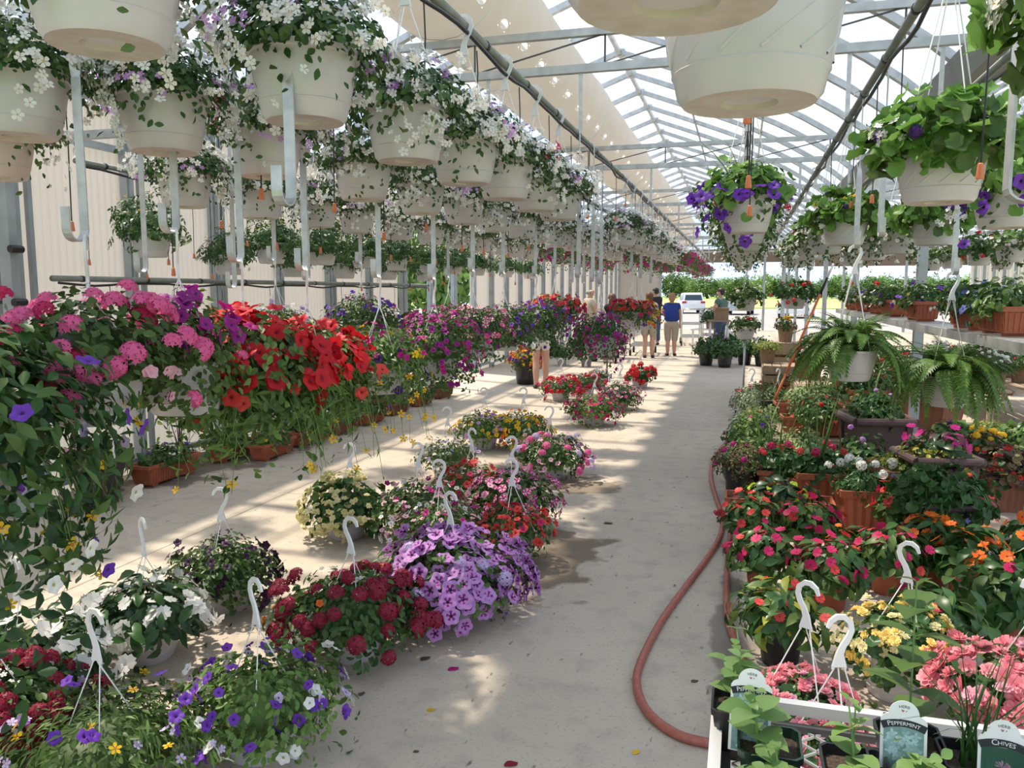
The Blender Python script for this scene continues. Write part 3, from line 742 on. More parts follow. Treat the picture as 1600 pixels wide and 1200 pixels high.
def mass(name, t, Ms, mats, extra=()):
    """many copies of a template joined in one mesh; extra: further (template, matrices, material offset)"""
    V = []; LI = []; LT = []; MI = []; off = 0
    for tt, mm, mo in [(t, Ms, 0)] + list(extra):
        if len(mm) == 0: continue
        A = np.array([np.array(q) for q in mm]); k = len(A)
        v = np.einsum('nij,vj->nvi', A[:, :3, :3], tt.v) + A[:, None, :3, 3]; nv = len(tt.v)
        V.append(v.reshape(-1, 3)); LI.append((tt.li[None, :] + (np.arange(k) * nv)[:, None] + off).ravel()); LT.append(np.tile(tt.lt, k)); MI.append(np.tile(tt.m + mo, k)); off += k * nv
    V = np.concatenate(V); LI = np.concatenate(LI); LT = np.concatenate(LT); MI = np.concatenate(MI)
    me = bpy.data.meshes.new(name); me.vertices.add(len(V)); me.vertices.foreach_set('co', V.astype(np.float32).ravel())
    me.loops.add(len(LI)); me.loops.foreach_set('vertex_index', LI.astype(np.int32)); me.polygons.add(len(LT))
    st = np.concatenate([[0], np.cumsum(LT)[:-1]]); me.polygons.foreach_set('loop_start', st.astype(np.int32)); me.polygons.foreach_set('material_index', MI.astype(np.int32))
    for m in mats: me.materials.append(M(m))
    me.update(calc_edges=True); return me
_TM = {}
def tmesh(tn, mats):
    k = (tn, tuple(mats))
    if k not in _TM:
        _TM[k] = mass(tn, TP[tn], [np.eye(4)], mats)
    return _TM[k]

def lay(kind, n, size, R, H, D, rng, dmin=.0, th=(0, 112), upb=.35, cl=1, q=(.80, 1.06), spread=.35, tiltn=.45, svar=.3, center_hole=0.0):
    """matrices for n leaves or flowers over a dome: R wide, H high, D hanging down"""
    Ms = []; ph0 = rng.uniform(0, 6.28, 8); c0, c1 = math.cos(math.radians(th[0])), math.cos(math.radians(th[1]))
    i = 0
    while i < n:
        cth = rng.uniform(c1, c0); thh = math.acos(cth); phi = rng.uniform(0, 2 * math.pi)
        for j in range(cl):
            if i >= n: break
            t_, p_ = (thh, phi) if j == 0 else (thh + rng.normal(0, spread * .5), phi + rng.normal(0, spread) / max(.3, math.sin(thh)))
            t_ = min(max(t_, 0.02), math.radians(th[1]))
            lump = 1 + .10 * math.sin(3 * p_ + ph0[0]) + .07 * math.sin(5 * p_ + ph0[1] + 2 * t_) + .06 * math.sin(4 * t_ + ph0[2] + p_)
            rr = lump * (q[0] + (q[1] - q[0]) * rng.uniform() ** .6)
            st = math.sin(min(t_, math.pi / 2))
            if t_ <= math.pi / 2: pos = Vector((R * rr * st * math.cos(p_), R * rr * st * math.sin(p_), H * rr * math.cos(t_)))
            else:
                u = (t_ - math.pi / 2) / (math.radians(th[1]) - math.pi / 2 + 1e-6); r2 = R * rr * (1 - .12 * u)
                pos = Vector((r2 * math.cos(p_), r2 * math.sin(p_), -D * u * max(dmin, .34 + .62 * math.sin(3 * p_ + ph0[4]) + .40 * math.sin(7 * p_ + ph0[5]))))
            nrm = Vector((math.sin(t_) * math.cos(p_), math.sin(t_) * math.sin(p_), math.cos(t_) * 1.15)).normalized()
            zz = (nrm + Vector((0, 0, upb)) + Vector(rng.normal(0, tiltn, 3))).normalized()
            s = size * (1 + rng.uniform(-svar, svar))
            if kind == 'flower': m4 = basis(zz, rng.uniform(0, 6.28))
            else:
                out = Vector((math.cos(p_), math.sin(p_), -.35)) + Vector(rng.normal(0, .55, 3)); yv = out - zz * out.dot(zz)
                yv = yv.normalized() if yv.length > 1e-3 else zz.orthogonal().normalized(); xv = yv.cross(zz)
                m4 = Matrix(((xv.x, yv.x, zz.x), (xv.y, yv.y, zz.y), (xv.z, yv.z, zz.z))).to_4x4()
                pos = pos - yv * s * .4
            Ms.append(Matrix.Translation(pos) @ m4 @ Matrix.Scale(s, 4)); i += 1
    return Ms
def lay_up(n, size, rng, r0=.03, lean=.5, h0=0.0, svar=.35):   # blades, fronds standing out of the middle
    Ms = []
    for i in range(n):
        a = rng.uniform(0, 6.28); r = r0 * rng.uniform() ** .5; s = size * (1 + rng.uniform(-svar, svar * .5))
        m = Matrix.Translation((r * math.cos(a), r * math.sin(a), h0)) @ Matrix.Rotation(a - math.pi / 2, 4, 'Z') @ Matrix.Rotation(-rng.uniform(0, lean), 4, 'X') @ Matrix.Scale(s, 4)
        Ms.append(m)
    return Ms

# ------------------------------------------------------------------ pots
def _basket_profile(R0=.112, R1=.152, h=.19):
    return [(.0, .010), (.045, .010), (.048, .002), (.098, .002), (R0 - .004, .0), (R0 + .006, .012), (R0 + .012, .040), (R0 + .0165, .0475), (R0 + .0145, .050), (R0 + .016, .053), (R0 + .026, .10), (R1 - .004, h - .018), (R1 + .008, h - .016), (R1 + .009, h), (R1 - .002, h), (R1 - .008, h - .03), (.05, h - .032), (.0, h - .032)]
POTS = {}
def _pots():
    b = MB().lathe(_basket_profile(), 36)
    for i, fc in enumerate(b.f):
        z = np.mean([b.v[k][2] for k in fc]); r = max(math.hypot(b.v[k][0], b.v[k][1]) for k in fc)
        if z < .009 and r < .109: b.m[i] = 1
        elif z > .14 and r < .146: b.m[i] = 2
    POTS['basket'] = (b.mesh('pot', ['pot_white', 'pot_under', 'soil'], True, 40), .19, .150)
    POTS['basket_pink'] = (b.mesh('pot', ['pot_pink', 'pot_under', 'soil'], True, 40), .19, .150)
    s = MB(); s.v = list(b.v); s.f = list(b.f); s.m = list(b.m)
    for k in range(13):
        pts = []
        for j in range(7):
            t = j / 6; a = 2 * math.pi * k / 13 + t * 1.0; z = .058 + t * .108; r = .1275 + (z - .05) * .155; pts.append(((r + .0008) * math.cos(a), (r + .0008) * math.sin(a), z))
        s.tube(pts, .0028, 4, 3, cap=False)
    POTS['swirl'] = (s.mesh('pot', ['pot_swirl', 'pot_under', 'soil', 'pot_white'], True, 40), .19, .150)
    t = MB().lathe([(0, .004), (.05, .004), (.052, 0), (.064, 0), (.068, .01), (.082, .135), (.084, .137), (.090, .138), (.093, .172), (.090, .176), (.083, .176), (.081, .150), (0, .150)], 26)
    for i, fc in enumerate(t.f):
        if min(t.v[k][2] for k in fc) >= .149 and max(math.hypot(t.v[k][0], t.v[k][1]) for k in fc) < .0815: t.m[i] = 1
    POTS['terracotta'] = (t.mesh('pot', ['terracotta', 'soil'], True, 40), .176, .085)
    POTS['clay'] = (t.mesh('pot', ['clay_pale', 'soil'], True, 40), .176, .085)
    POTS['black'] = (t.mesh('pot', ['black_plastic', 'soil'], True, 40), .176, .085)
    POTS['greypot'] = (t.mesh('pot', ['grey_pot', 'soil'], True, 40), .176, .085)
    POTS['whitepot'] = (t.mesh('pot', ['pot_swirl', 'soil'], True, 40), .176, .085)
    for nm, mt in (('nursery', 'black_plastic'), ('nursery_grey', 'grey_pot')):
        q = MB().lathe([(0, .0), (.10, 0), (.105, .01), (.112, .06), (.116, .062), (.122, .15), (.132, .152), (.136, .21), (.139, .25), (.144, .252), (.144, .28), (.135, .28), (.132, .24), (0, .24)], 28)
        q.m[-1] = 1; POTS[nm] = (q.mesh('pot', [mt, 'soil'], True, 40), .28, .135)
    # fluted square deck pot
    q = MB(); ring = []
    def sq(r, fl, n=10):
        out = []
        for sd in range(4):
            for j in range(n):
                u = -1 + 2 * (j + .0) / n; d = r - (fl if j % 2 else 0) * 1.0
                c = [(u * r, -d), (d, u * r), (-u * r, d), (-d, -u * r)][sd]; out.append(c)
        return out
    levels = [(.105, 0, 0), (.108, .006, .012), (.130, .007, .225), (.134, 0, .232), (.150, 0, .236), (.153, 0, .275), (.140, 0, .275), (.136, 0, .24)]
    vs = []; fs = []; n = 40
    for r, fl, z in levels: vs += [(x, y, z) for x, y in sq(r, fl)]
    for i in range(len(levels) - 1):
        for k in range(n): fs.append((i * n + k, i * n + (k + 1) % n, (i + 1) * n + (k + 1) % n, (i + 1) * n + k))
    q.add(vs, fs); q.add([(x, y, .24) for x, y in sq(.136, 0)], [tuple(range(n))], 1); q.add([(x, y, 0.0) for x, y in sq(.105, 0)], [tuple(range(n - 1, -1, -1))], 0)
    POTS['deck'] = (q.mesh('pot', ['terracotta', 'soil']), .275, .135)
    POTS['deck_dull'] = (q.mesh('pot', ['terracotta_dull', 'soil']), .275, .135)
    # window boxes
    for nm, mt in (('trough', 'terracotta'), ('trough_dull', 'terracotta_dull')):
        q = MB(); L, Wd, h = .60, .20, .17
        for x0, x1, y0, y1 in ((-.26, .26, -.080, .080),): pass
        def rect(l, w, z): return [(-l / 2, -w / 2, z), (l / 2, -w / 2, z), (l / 2, w / 2, z), (-l / 2, w / 2, z)]
        lv = [rect(.52, .145, .02), rect(.57, .175, h - .03), rect(.60, .20, h - .028), rect(.605, .205, h), rect(.58, .18, h), rect(.57, .17, h - .03)]
        vs = [p for r in lv for p in r]; fs = []
        for i in range(len(lv) - 1):
            for k in range(4): fs.append((i * 4 + k, i * 4 + (k + 1) % 4, i * 4 + 4 + (k + 1) % 4, i * 4 + 4 + k))
        fs.append((3, 2, 1, 0)); q.add(vs, fs); q.add(rect(.57, .17, h - .03), [(0, 1, 2, 3)], 1)
        for sx in (-.19, .19): q.box((sx, 0, .012), (.06, .13, .024))
        for k in range(19):
            x = -.25 + k * .0278
            for sg in (-1, 1): q.bar((x, sg * .0745, .028), (x * 1.06, sg * .0875, h - .034), .010, .008)
        for k in range(5):
            y = -.056 + k * .028
            for sg in (-1, 1): q.bar((sg * .262, y, .028), (sg * .285, y * 1.1, h - .034), .008, .010)
        POTS[nm] = (q.mesh('pot', [mt, 'soil']), .17, .10)
    # dark urn planter, square with a thick rolled rim on a panelled body
    q = MB(); q.box((0, 0, .265), (.34, .34, .53), 0, 0, 1.12)
    for sx in (-1, 1):
        for sy in (-1, 1): q.bar((sx * .165, sy * .165, 0), (sx * .188, sy * .188, .53), .045, .045)
    for a, b in (((-.22, -.22), (.22, -.22)), ((.22, -.22), (.22, .22)), ((.22, .22), (-.22, .22)), ((-.22, .22), (-.22, -.22))):
        q.tube([(a[0], a[1], .545), (b[0], b[1], .545)], .032, 10)
    q.box((0, 0, .545), (.41, .41, .02), 1)
    POTS['urn'] = (q.mesh('pot', ['urn_brown', 'soil'], True, 35), .55, .20)
    # broad dark pot with a grape relief
    q = MB().lathe([(0, 0), (.13, 0), (.14, .01), (.205, .33), (.215, .335), (.220, .37), (.205, .375), (.200, .33), (0, .33)], 36); q.m[-1] = 1
    POTS['grape'] = (q.mesh('pot', ['grape_pot', 'soil'], True, 40), .37, .20)
    # square herb pot
    q = MB(); lv = []
    for hw, z in ((.036, 0), (.046, .078), (.049, .080), (.050, .092), (.046, .092), (.044, .075)):
        c = hw * .22; lv.append([(-hw + c, -hw, z), (hw - c, -hw, z), (hw, -hw + c, z), (hw, hw - c, z), (hw - c, hw, z), (-hw + c, hw, z), (-hw, hw - c, z), (-hw, -hw + c, z)])
    vs = [p for r in lv for p in r]; fs = []
    for i in range(len(lv) - 1):
        for k in range(8): fs.append((i * 8 + k, i * 8 + (k + 1) % 8, i * 8 + 8 + (k + 1) % 8, i * 8 + 8 + k))
    fs.append(tuple(range(7, -1, -1))); q.add(vs, fs); q.add(lv[-1], [tuple(range(8))], 1)
    POTS['herb'] = (q.mesh('pot', ['green_plastic', 'soil']), .092, .045)
    POTS['herb_black'] = (q.mesh('pot', ['black_plastic', 'soil']), .092, .045)
_pots()

# ------------------------------------------------------------------ hanger: hook with plate, wires
def _hook():
    mb = MB(); path = [(0, .300), (0, .318), (.0, .345), (.010, .372), (.026, .398), (.035, .424), (.030, .450), (.010, .468), (-.014, .469), (-.034, .455), (-.043, .432)]
    mb.ribbon(path, [.024, .019, .012, .010, .0095, .009, .009, .009, .009, .008, .005], .0045)
    for i in range(1, len(path) - 1): pass
    for sx in (-1, 1): mb.tube([(sx * .020, 0, .305), (sx * .020, 0, .292)], .005, 5)
    return mb.mesh('hook', 'plastic_white', True, 30)
HOOK = _hook()
_WIRE = {}
def wire_mesh(a, b, key):
    if key not in _WIRE: _WIRE[key] = MB().tube([a, b], .0024, 4).mesh('wire', 'wire_white')
    return _WIRE[key]
def hanger(root, zr, rr, n=3, rz=0.0, lean=(0, 0), k=1.0):
    """hook above the rim at height zr and rim radius rr, n wires"""
    key0 = (round(rr, 3), n, round(k, 2))
    e = link('hook', HOOK, root, (lean[0], lean[1], zr + .30 * (k - 1)), (lean[1] * -.6, lean[0] * .6, rz))
    for j in range(n):
        a = rz + 2 * math.pi * j / n + .4; end = Vector((math.cos(a) * rr * .98, math.sin(a) * rr * .98, -.005)); top = Vector((math.cos(rz) * .019 * math.cos(a - rz) + lean[0], math.sin(rz) * .019 * math.cos(a - rz) + lean[1], .296 + .30 * (k - 1)))
        me = wire_mesh(top, end, (key0, j, round(rz, 2), round(lean[0], 3), round(lean[1], 3)))
        link('wire', me, root, (0, 0, zr))
    return e
# ================================================================== PLANT KINDS
# leaf layers: (template, material, n, size); flower layers: (template, materials, n, radius, options)
def L_(t, m, n, s, **k): return dict(t=t, m=(m,), n=n, s=s, k='leaf', **k)
def F_(t, m, n, s, **k): return dict(t=t, m=m, n=n, s=s, k='flower', **k)
EYE = 'eye_yellow'
SP = {
 'bacopa': dict(lth=(0, 97), R=.245, H=.18, D=.17, L=[L_('small', 'leaf_mid', 460, .032), L_('small', 'leaf_dark', 420, .032, q=(.6, 1.0))],
    F=[F_('bacopa', ('white_petal', EYE), 470, .0158, cl=9, spread=.15, upb=.1, th=(12, 100), q=(1.0, 1.2)), F_('bacopa', ('lilac_petal', 'eye_pale'), 66, .0130, cl=10, spread=.15, th=(10, 98))]),
 'bacopa_red': dict(lth=(0, 97), R=.245, H=.18, D=.15, L=[L_('small', 'leaf_mid', 460, .032), L_('small', 'leaf_dark', 420, .032, q=(.6, 1.0))],
    F=[F_('bacopa', ('white_petal', EYE), 330, .0150, cl=7, spread=.16, th=(12, 100)), F_('petunia', ('hotpink_petal', 'maroon_petal', 'red_petal'), 16, .024, th=(0, 85)), F_('bacopa', ('lilac_petal', 'eye_pale'), 30, .0125, cl=6, spread=.16)]),
 'calib_magenta': dict(dmin=0.75, lth=(0, 125), R=.29, H=.24, D=.27, L=[L_('small', 'leaf_mid', 700, .034), L_('small', 'leaf_dark', 320, .034, q=(.6, .9))],
    F=[F_('petunia', ('plum_petal', 'deepviolet_petal', 'plum_petal'), 95, .0185, tiltn=.3), F_('petunia', ('magenta_petal', 'maroon_petal', 'plum_petal'), 60, .0185, tiltn=.3)]),
 'petunia_magenta_far': dict(dmin=0.60, lth=(0, 125), R=.28, H=.17, D=.28, L=[L_('small', 'leaf_mid', 420, .045), L_('small', 'leaf_fresh', 180, .045)],
    F=[F_('petunia', ('magenta_petal', 'plum_petal', 'plum_petal'), 52, .026)]),
 'tomato': dict(R=.27, H=.29, D=.10, L=[L_('compound', 'leaf_dark', 150, .125, q=(.55, 1.05)), L_('compound', 'leaf_mid', 60, .12, q=(.8, 1.1))],
    F=[F_('bidens', ('yellow_petal', 'eye_orange'), 14, .010, th=(0, 60))]),
 'verbena_pink': dict(R=.27, H=.22, D=.10, L=[L_('small', 'leaf_mid', 420, .042), L_('small', 'leaf_dark', 200, .04, q=(.6, .9))],
    F=[F_('verbena', ('pink_petal',), 40, .040, upb=.5, tiltn=.25, th=(0, 100)), F_('verbena', ('hotpink_petal',), 8, .034, upb=.5, tiltn=.25, th=(20, 100)), F_('petunia', ('palepink_petal', 'maroon_petal', 'pink_petal'), 26, .019, th=(80, 112))]),
 'petunia_purple': dict(R=.23, H=.25, D=.24, dmin=.6, lth=(0, 130), L=[L_('small', 'leaf_mid', 760, .042), L_('small', 'leaf_fresh', 120, .042)],
    F=[F_('petunia', ('plum_petal', 'deepviolet_petal', 'violet_petal'), 26, .033, th=(0, 75)), F_('petunia', ('magenta_petal', 'plum_petal', 'violet_petal'), 10, .030, th=(0, 80)), F_('verbena', ('pink_petal',), 7, .030, th=(40, 100))]),
 'petunia_red': dict(R=.33, H=.24, D=.34, dmin=.5, lth=(0, 130), L=[L_('small', 'leaf_mid', 560, .046), L_('small', 'leaf_fresh', 220, .046), L_('small', 'leaf_dark', 260, .05, q=(.6, .9)), L_('narrow', 'leaf_fresh', 330, .085, th=(80, 130)), L_('narrow', 'leaf_mid', 200, .08, th=(80, 130))],
    F=[F_('petunia', ('red_petal', 'maroon_petal', 'red_petal'), 92, .040, th=(0, 88), tiltn=.35, q=(1.0, 1.16)), F_('petunia', ('scarlet_petal', 'maroon_petal', 'red_petal'), 12, .034, th=(80, 112))]),
 'petunia_coral': dict(R=.27, H=.20, D=.14, L=[L_('small', 'leaf_mid', 460, .042)],
    F=[F_('petunia', ('scarlet_petal', 'maroon_petal', 'red_petal'), 56, .028, th=(0, 95), q=(.95, 1.1)), F_('petunia', ('hotpink_petal', 'magenta_petal', 'red_petal'), 14, .028, th=(20, 105))]),
 'bidens_yellow': dict(dmin=0.60, lth=(0, 125), R=.27, H=.18, D=.24, L=[L_('narrow', 'leaf_fresh', 380, .06), L_('small', 'leaf_mid', 420, .036), L_('small', 'leaf_dark', 180, .036, q=(.6, .9))],
    F=[F_('bidens', ('yellow_petal', 'eye_orange'), 26, .021), F_('petunia', ('magenta_petal', 'plum_petal', 'plum_petal'), 16, .018, th=(0, 80)), F_('petunia', ('deepviolet_petal', 'eye_dark', 'violet_petal'), 10, .022, th=(50, 110))]),
 'wild_mix': dict(R=.29, H=.24, D=.46, dmin=.65, lth=(0, 140), L=[L_('lance', 'leaf_mid', 260, .05), L_('small', 'leaf_dark', 620, .042), L_('narrow', 'leaf_mid', 260, .06), L_('small', 'leaf_deep', 420, .045, q=(.5, .95))],
    F=[F_('petunia', ('violet_petal', 'deepviolet_petal', 'violet_petal'), 14, .019, th=(50, 112)), F_('petunia', ('white_petal', 'eye_lime', 'white_petal'), 10, .018, th=(75, 112)), F_('petunia', ('lavender_petal', 'violet_petal', 'violet_petal'), 8, .018, th=(85, 112)), F_('bidens', ('yellow_petal', 'eye_orange'), 10, .018, th=(70, 112))]),
 'stripe_pink': dict(dmin=0.50, lth=(0, 125), R=.27, H=.20, D=.20, L=[L_('small', 'leaf_mid', 560, .038), L_('small', 'leaf_dark', 220, .038, q=(.6, .9))],
    F=[F_('petunia_stripe', ('white_petal', 'maroon_petal', 'hotpink_petal'), 30, .026, th=(0, 90)), F_('petunia', ('plum_petal', 'deepviolet_petal', 'violet_petal'), 26, .018, th=(50, 112)), F_('petunia', ('pink_petal', 'plum_petal', 'violet_petal'), 12, .02, th=(10, 100))]),
 'purple_mix': dict(dmin=0.60, lth=(0, 125), R=.29, H=.20, D=.22, L=[L_('small', 'leaf_mid', 560, .038), L_('small', 'leaf_dark', 320, .038)],
    F=[F_('petunia', ('violet_petal', 'deepviolet_petal', 'violet_petal'), 34, .02), F_('petunia', ('plum_petal', 'deepviolet_petal', 'violet_petal'), 24, .019), F_('petunia', ('white_petal', 'eye_lime', 'white_petal'), 5, .024, th=(50, 100))]),
 'coral_mix': dict(dmin=0.50, lth=(0, 125), R=.30, H=.18, D=.20, L=[L_('small', 'leaf_mid', 520, .042), L_('small', 'leaf_dark', 220, .042, q=(.6, .9))],
    F=[F_('petunia', ('scarlet_petal', 'maroon_petal', 'red_petal'), 44, .03, th=(0, 75)), F_('petunia', ('hotpink_petal', 'magenta_petal', 'red_petal'), 26, .03, th=(30, 100)), F_('petunia', ('violet_petal', 'deepviolet_petal', 'violet_petal'), 12, .022, th=(70, 112))]),
 'orange_mix': dict(dmin=0.70, lth=(0, 125), R=.25, H=.18, D=.17, L=[L_('small', 'leaf_mid', 420, .038)],
    F=[F_('petunia', ('orange_petal', 'maroon_petal', 'red_petal'), 46, .021), F_('petunia', ('yellow_petal', 'eye_orange', 'red_petal'), 46, .02), F_('petunia', ('violet_petal', 'deepviolet_petal', 'violet_petal'), 22, .02, th=(50, 112)), F_('geranium', ('red_petal',), 7, .035, th=(20, 80))]),
 'calib_plain': dict(dmin=0.60, lth=(0, 125), R=.25, H=.17, D=.2, L=[L_('small', 'leaf_mid', 520, .036)], F=[F_('petunia', ('magenta_petal', 'plum_petal', 'plum_petal'), 60, .019)]),
 # floor baskets
 'begonia_cream': dict(R=.25, H=.20, D=.13, L=[L_('round', 'leaf_dark', 130, .055), L_('round', 'leaf_mid', 60, .05)],
    F=[F_('begonia', ('cream_petal',), 190, .019, cl=5, spread=.2)]),
 'begonia_yellow': dict(R=.23, H=.20, D=.16, L=[L_('round', 'leaf_dark', 110, .05), L_('small', 'leaf_mid', 160, .04)],
    F=[F_('begonia', ('yellow_begonia',), 130, .021, cl=7, spread=.2, th=(20, 112)), F_('begonia', ('cream_petal',), 36, .02, cl=4, spread=.2, th=(0, 80))]),
 'begonia_pink': dict(R=.25, H=.16, D=.12, L=[L_('round', 'leaf_dark', 100, .055), L_('small', 'leaf_mid', 120, .045)],
    F=[F_('begonia', ('begonia_pink',), 90, .034, cl=3, spread=.2), F_('begonia', ('palepink_petal',), 14, .028, cl=2)]),
 'impatiens_white': dict(R=.25, H=.17, D=.15, L=[L_('lance', 'leaf_deep', 200, .070), L_('lance', 'leaf_dark', 110, .065, th=(0, 90))],
    F=[F_('impatiens', ('white_petal', 'eye_pale'), 76, .030, th=(0, 108), cl=2, spread=.25)]),
 'calib_black': dict(R=.24, H=.17, D=.13, L=[L_('small', 'leaf_mid', 520, .034), L_('small', 'leaf_dark', 260, .034)],
    F=[F_('petunia', ('black_petal', 'eye_dark', 'black_petal'), 85, .020, th=(0, 110))]),
 'verbena_maroon': dict(R=.29, H=.17, D=.13, L=[L_('small', 'leaf_mid', 420, .042), L_('small', 'leaf_dark', 320, .042)],
    F=[F_('verbena', ('maroon_petal',), 62, .040, upb=.5, tiltn=.3), F_('petunia', ('orange_petal', 'eye_orange', 'red_petal'), 9, .015), F_('bacopa', ('white_petal', EYE), 60, .011, cl=8, spread=.14)]),
 'calib_purplewhite': dict(R=.31, H=.17, D=.13, L=[L_('small', 'leaf_fresh', 560, .038), L_('small', 'leaf_mid', 320, .038)],
    F=[F_('petunia', ('violet_petal', 'deepviolet_petal', 'violet_petal'), 34, .021), F_('petunia', ('white_petal', 'eye_lime', 'white_petal'), 20, .023, th=(40, 112)), F_('petunia', ('lavender_petal', 'violet_petal', 'violet_petal'), 12, .021)]),
 'bidens_mix': dict(R=.33, H=.15, D=.12, L=[L_('narrow', 'leaf_mid', 500, .05), L_('small', 'leaf_mid', 420, .03), L_('narrow', 'leaf_fresh', 180, .05)],
    F=[F_('petunia', ('violet_petal', 'deepviolet_petal', 'violet_petal'), 24, .020), F_('bidens', ('yellow_petal', 'eye_orange'), 18, .017), F_('bacopa', ('lavender_petal', 'eye_pale'), 60, .014, cl=4, spread=.12)]),
 'petunia_lilac': dict(R=.31, H=.22, D=.15, L=[L_('small', 'leaf_mid', 520, .042), L_('small', 'leaf_dark', 260, .042, q=(.6, .9))],
    F=[F_('petunia_star', ('lilac_petal', 'eye_dark', 'plum_petal'), 205, .034, tiltn=.3, q=(.95, 1.1)), F_('verbena', ('lavender_petal',), 8, .035, th=(20, 80)), F_('petunia', ('violet_petal', 'deepviolet_petal', 'violet_petal'), 6, .02, th=(95, 112))]),
 'petunia_starpink': dict(R=.29, H=.20, D=.14, L=[L_('small', 'leaf_mid', 520, .040), L_('small', 'leaf_dark', 220, .042, q=(.6, .9))],
    F=[F_('petunia_stripe', ('palepink_petal', 'maroon_petal', 'magenta_petal'), 74, .024, tiltn=.3), F_('petunia', ('palepink_petal', 'plum_petal', 'pink_petal'), 34, .019)]),
 'pale_mix': dict(R=.28, H=.17, D=.14, L=[L_('small', 'leaf_mid', 560, .034), L_('small', 'leaf_fresh', 160, .034)],
    F=[F_('petunia', ('palepink_petal', 'maroon_petal', 'pink_petal'), 44, .017), F_('petunia', ('white_petal', 'plum_petal', 'white_petal'), 40, .016), F_('petunia', ('magenta_petal', 'plum_petal', 'plum_petal'), 18, .02)]),
 'white_mix': dict(R=.24, H=.16, D=.13, L=[L_('small', 'leaf_mid', 460, .034)],
    F=[F_('bacopa', ('white_petal', EYE), 66, .014, cl=4, spread=.15), F_('petunia', ('lavender_petal', 'violet_petal', 'violet_petal'), 30, .018)]),
 'yellow_purple': dict(R=.28, H=.18, D=.13, L=[L_('small', 'leaf_fresh', 420, .036), L_('small', 'leaf_mid', 260, .036)],
    F=[F_('petunia', ('yellow_petal', 'eye_orange', 'red_petal'), 44, .019), F_('petunia', ('lilac_petal', 'plum_petal', 'violet_petal'), 34, .02)]),
 'yellow_white': dict(R=.27, H=.18, D=.13, L=[L_('small', 'leaf_fresh', 420, .036), L_('small', 'leaf_mid', 260, .036)],
    F=[F_('petunia', ('yellow_petal', 'eye_orange', 'red_petal'), 50, .02), F_('bacopa', ('white_petal', EYE), 50, .014, cl=6, spread=.15), F_('petunia', ('orange_petal', 'eye_orange', 'red_petal'), 20, .019)]),
 'verbena_lilac': dict(R=.29, H=.18, D=.14, L=[L_('small', 'leaf_mid', 520, .038), L_('small', 'leaf_dark', 220, .038)],
    F=[F_('verbena', ('pink_petal',), 14, .036, upb=.5), F_('verbena', ('lavender_petal',), 10, .034, upb=.5), F_('petunia', ('palepink_petal', 'plum_petal', 'pink_petal'), 40, .02)]),
 'magenta_white': dict(R=.30, H=.17, D=.13, L=[L_('small', 'leaf_fresh', 420, .038), L_('small', 'leaf_mid', 360, .038)],
    F=[F_('petunia', ('hotpink_petal', 'maroon_petal', 'red_petal'), 50, .021), F_('petunia', ('magenta_petal', 'plum_petal', 'plum_petal'), 30, .02), F_('petunia', ('white_petal', 'eye_lime', 'white_petal'), 15, .02)]),
 'verbena_red': dict(R=.27, H=.16, D=.11, L=[L_('small', 'leaf_mid', 420, .04)],
    F=[F_('verbena', ('red_petal',), 26, .036, upb=.5), F_('verbena', ('hotpink_petal',), 20, .034, upb=.5)]),
 'geranium_redball': dict(R=.21, H=.17, D=.08, L=[L_('round', 'leaf_dark', 80, .06)], F=[F_('geranium', ('red_petal',), 40, .045, th=(0, 105))]),
 # right hand side
 'impatiens_magenta': dict(R=.19, H=.19, D=.06, L=[L_('lance', 'leaf_mid', 110, .085, q=(.55, 1.05)), L_('lance', 'leaf_dark', 90, .085, q=(.5, 1.0))],
    F=[F_('impatiens', ('hotpink_petal', 'maroon_petal'), 22, .031, th=(0, 80), upb=.2, q=(.95, 1.15)), F_('impatiens', ('coral_petal', 'maroon_petal'), 5, .027, th=(0, 95), q=(.95, 1.1))]),
 'impatiens_coral': dict(R=.20, H=.19, D=.06, L=[L_('lance', 'leaf_mid', 100, .085, q=(.55, 1.05)), L_('lance', 'leaf_dark', 100, .085, q=(.5, 1.0))],
    F=[F_('impatiens', ('coral_petal', 'maroon_petal'), 26, .031, th=(0, 85), upb=.2, q=(.95, 1.15)), F_('impatiens', ('hotpink_petal', 'maroon_petal'), 5, .028, th=(0, 80))]),
 'impatiens_orange': dict(R=.17, H=.21, D=.05, L=[L_('lance', 'leaf_dark', 110, .095, q=(.55, 1.05))],
    F=[F_('impatiens', ('orange_petal', 'maroon_petal'), 20, .034, th=(0, 75), upb=.3, q=(.95, 1.15))]),
 'impatiens_dark': dict(R=.22, H=.20, D=.08, L=[L_('lance', 'leaf_dark', 120, .10, q=(.55, 1.05)), L_('lance', 'leaf_mid', 50, .09)],
    F=[F_('impatiens', ('hotpink_petal', 'maroon_petal'), 6, .026, th=(0, 80), q=(.95, 1.12))]),
 'impatiens_varieg': dict(R=.21, H=.19, D=.09, L=[L_('lance', 'leaf_yellowgreen', 40, .085), L_('lance', 'leaf_dark', 90, .08), L_('lance', 'leaf_mid', 50, .085)],
    F=[F_('impatiens', ('coral_petal', 'maroon_petal'), 14, .023, th=(0, 100), q=(.95, 1.12))]),
 'geranium_coral': dict(R=.20, H=.17, D=.06, L=[L_('round', 'leaf_dark', 110, .065), L_('narrow', 'leaf_dark', 60, .07)], F=[F_('geranium', ('hotpink_petal',), 3, .038, th=(0, 40), q=(1.2, 1.35)), F_('geranium', ('coral_petal',), 2, .032, th=(0, 50), q=(1.2, 1.3))], up=('blade0', 'leaf_mid', 9, .62, .35)),
 'geranium_white': dict(R=.20, H=.17, D=.06, L=[L_('narrow', 'leaf_dark', 200, .06), L_('round', 'leaf_dark', 50, .05)], F=[F_('geranium', ('white_petal',), 8, .038, th=(0, 55), q=(1.1, 1.35))]),
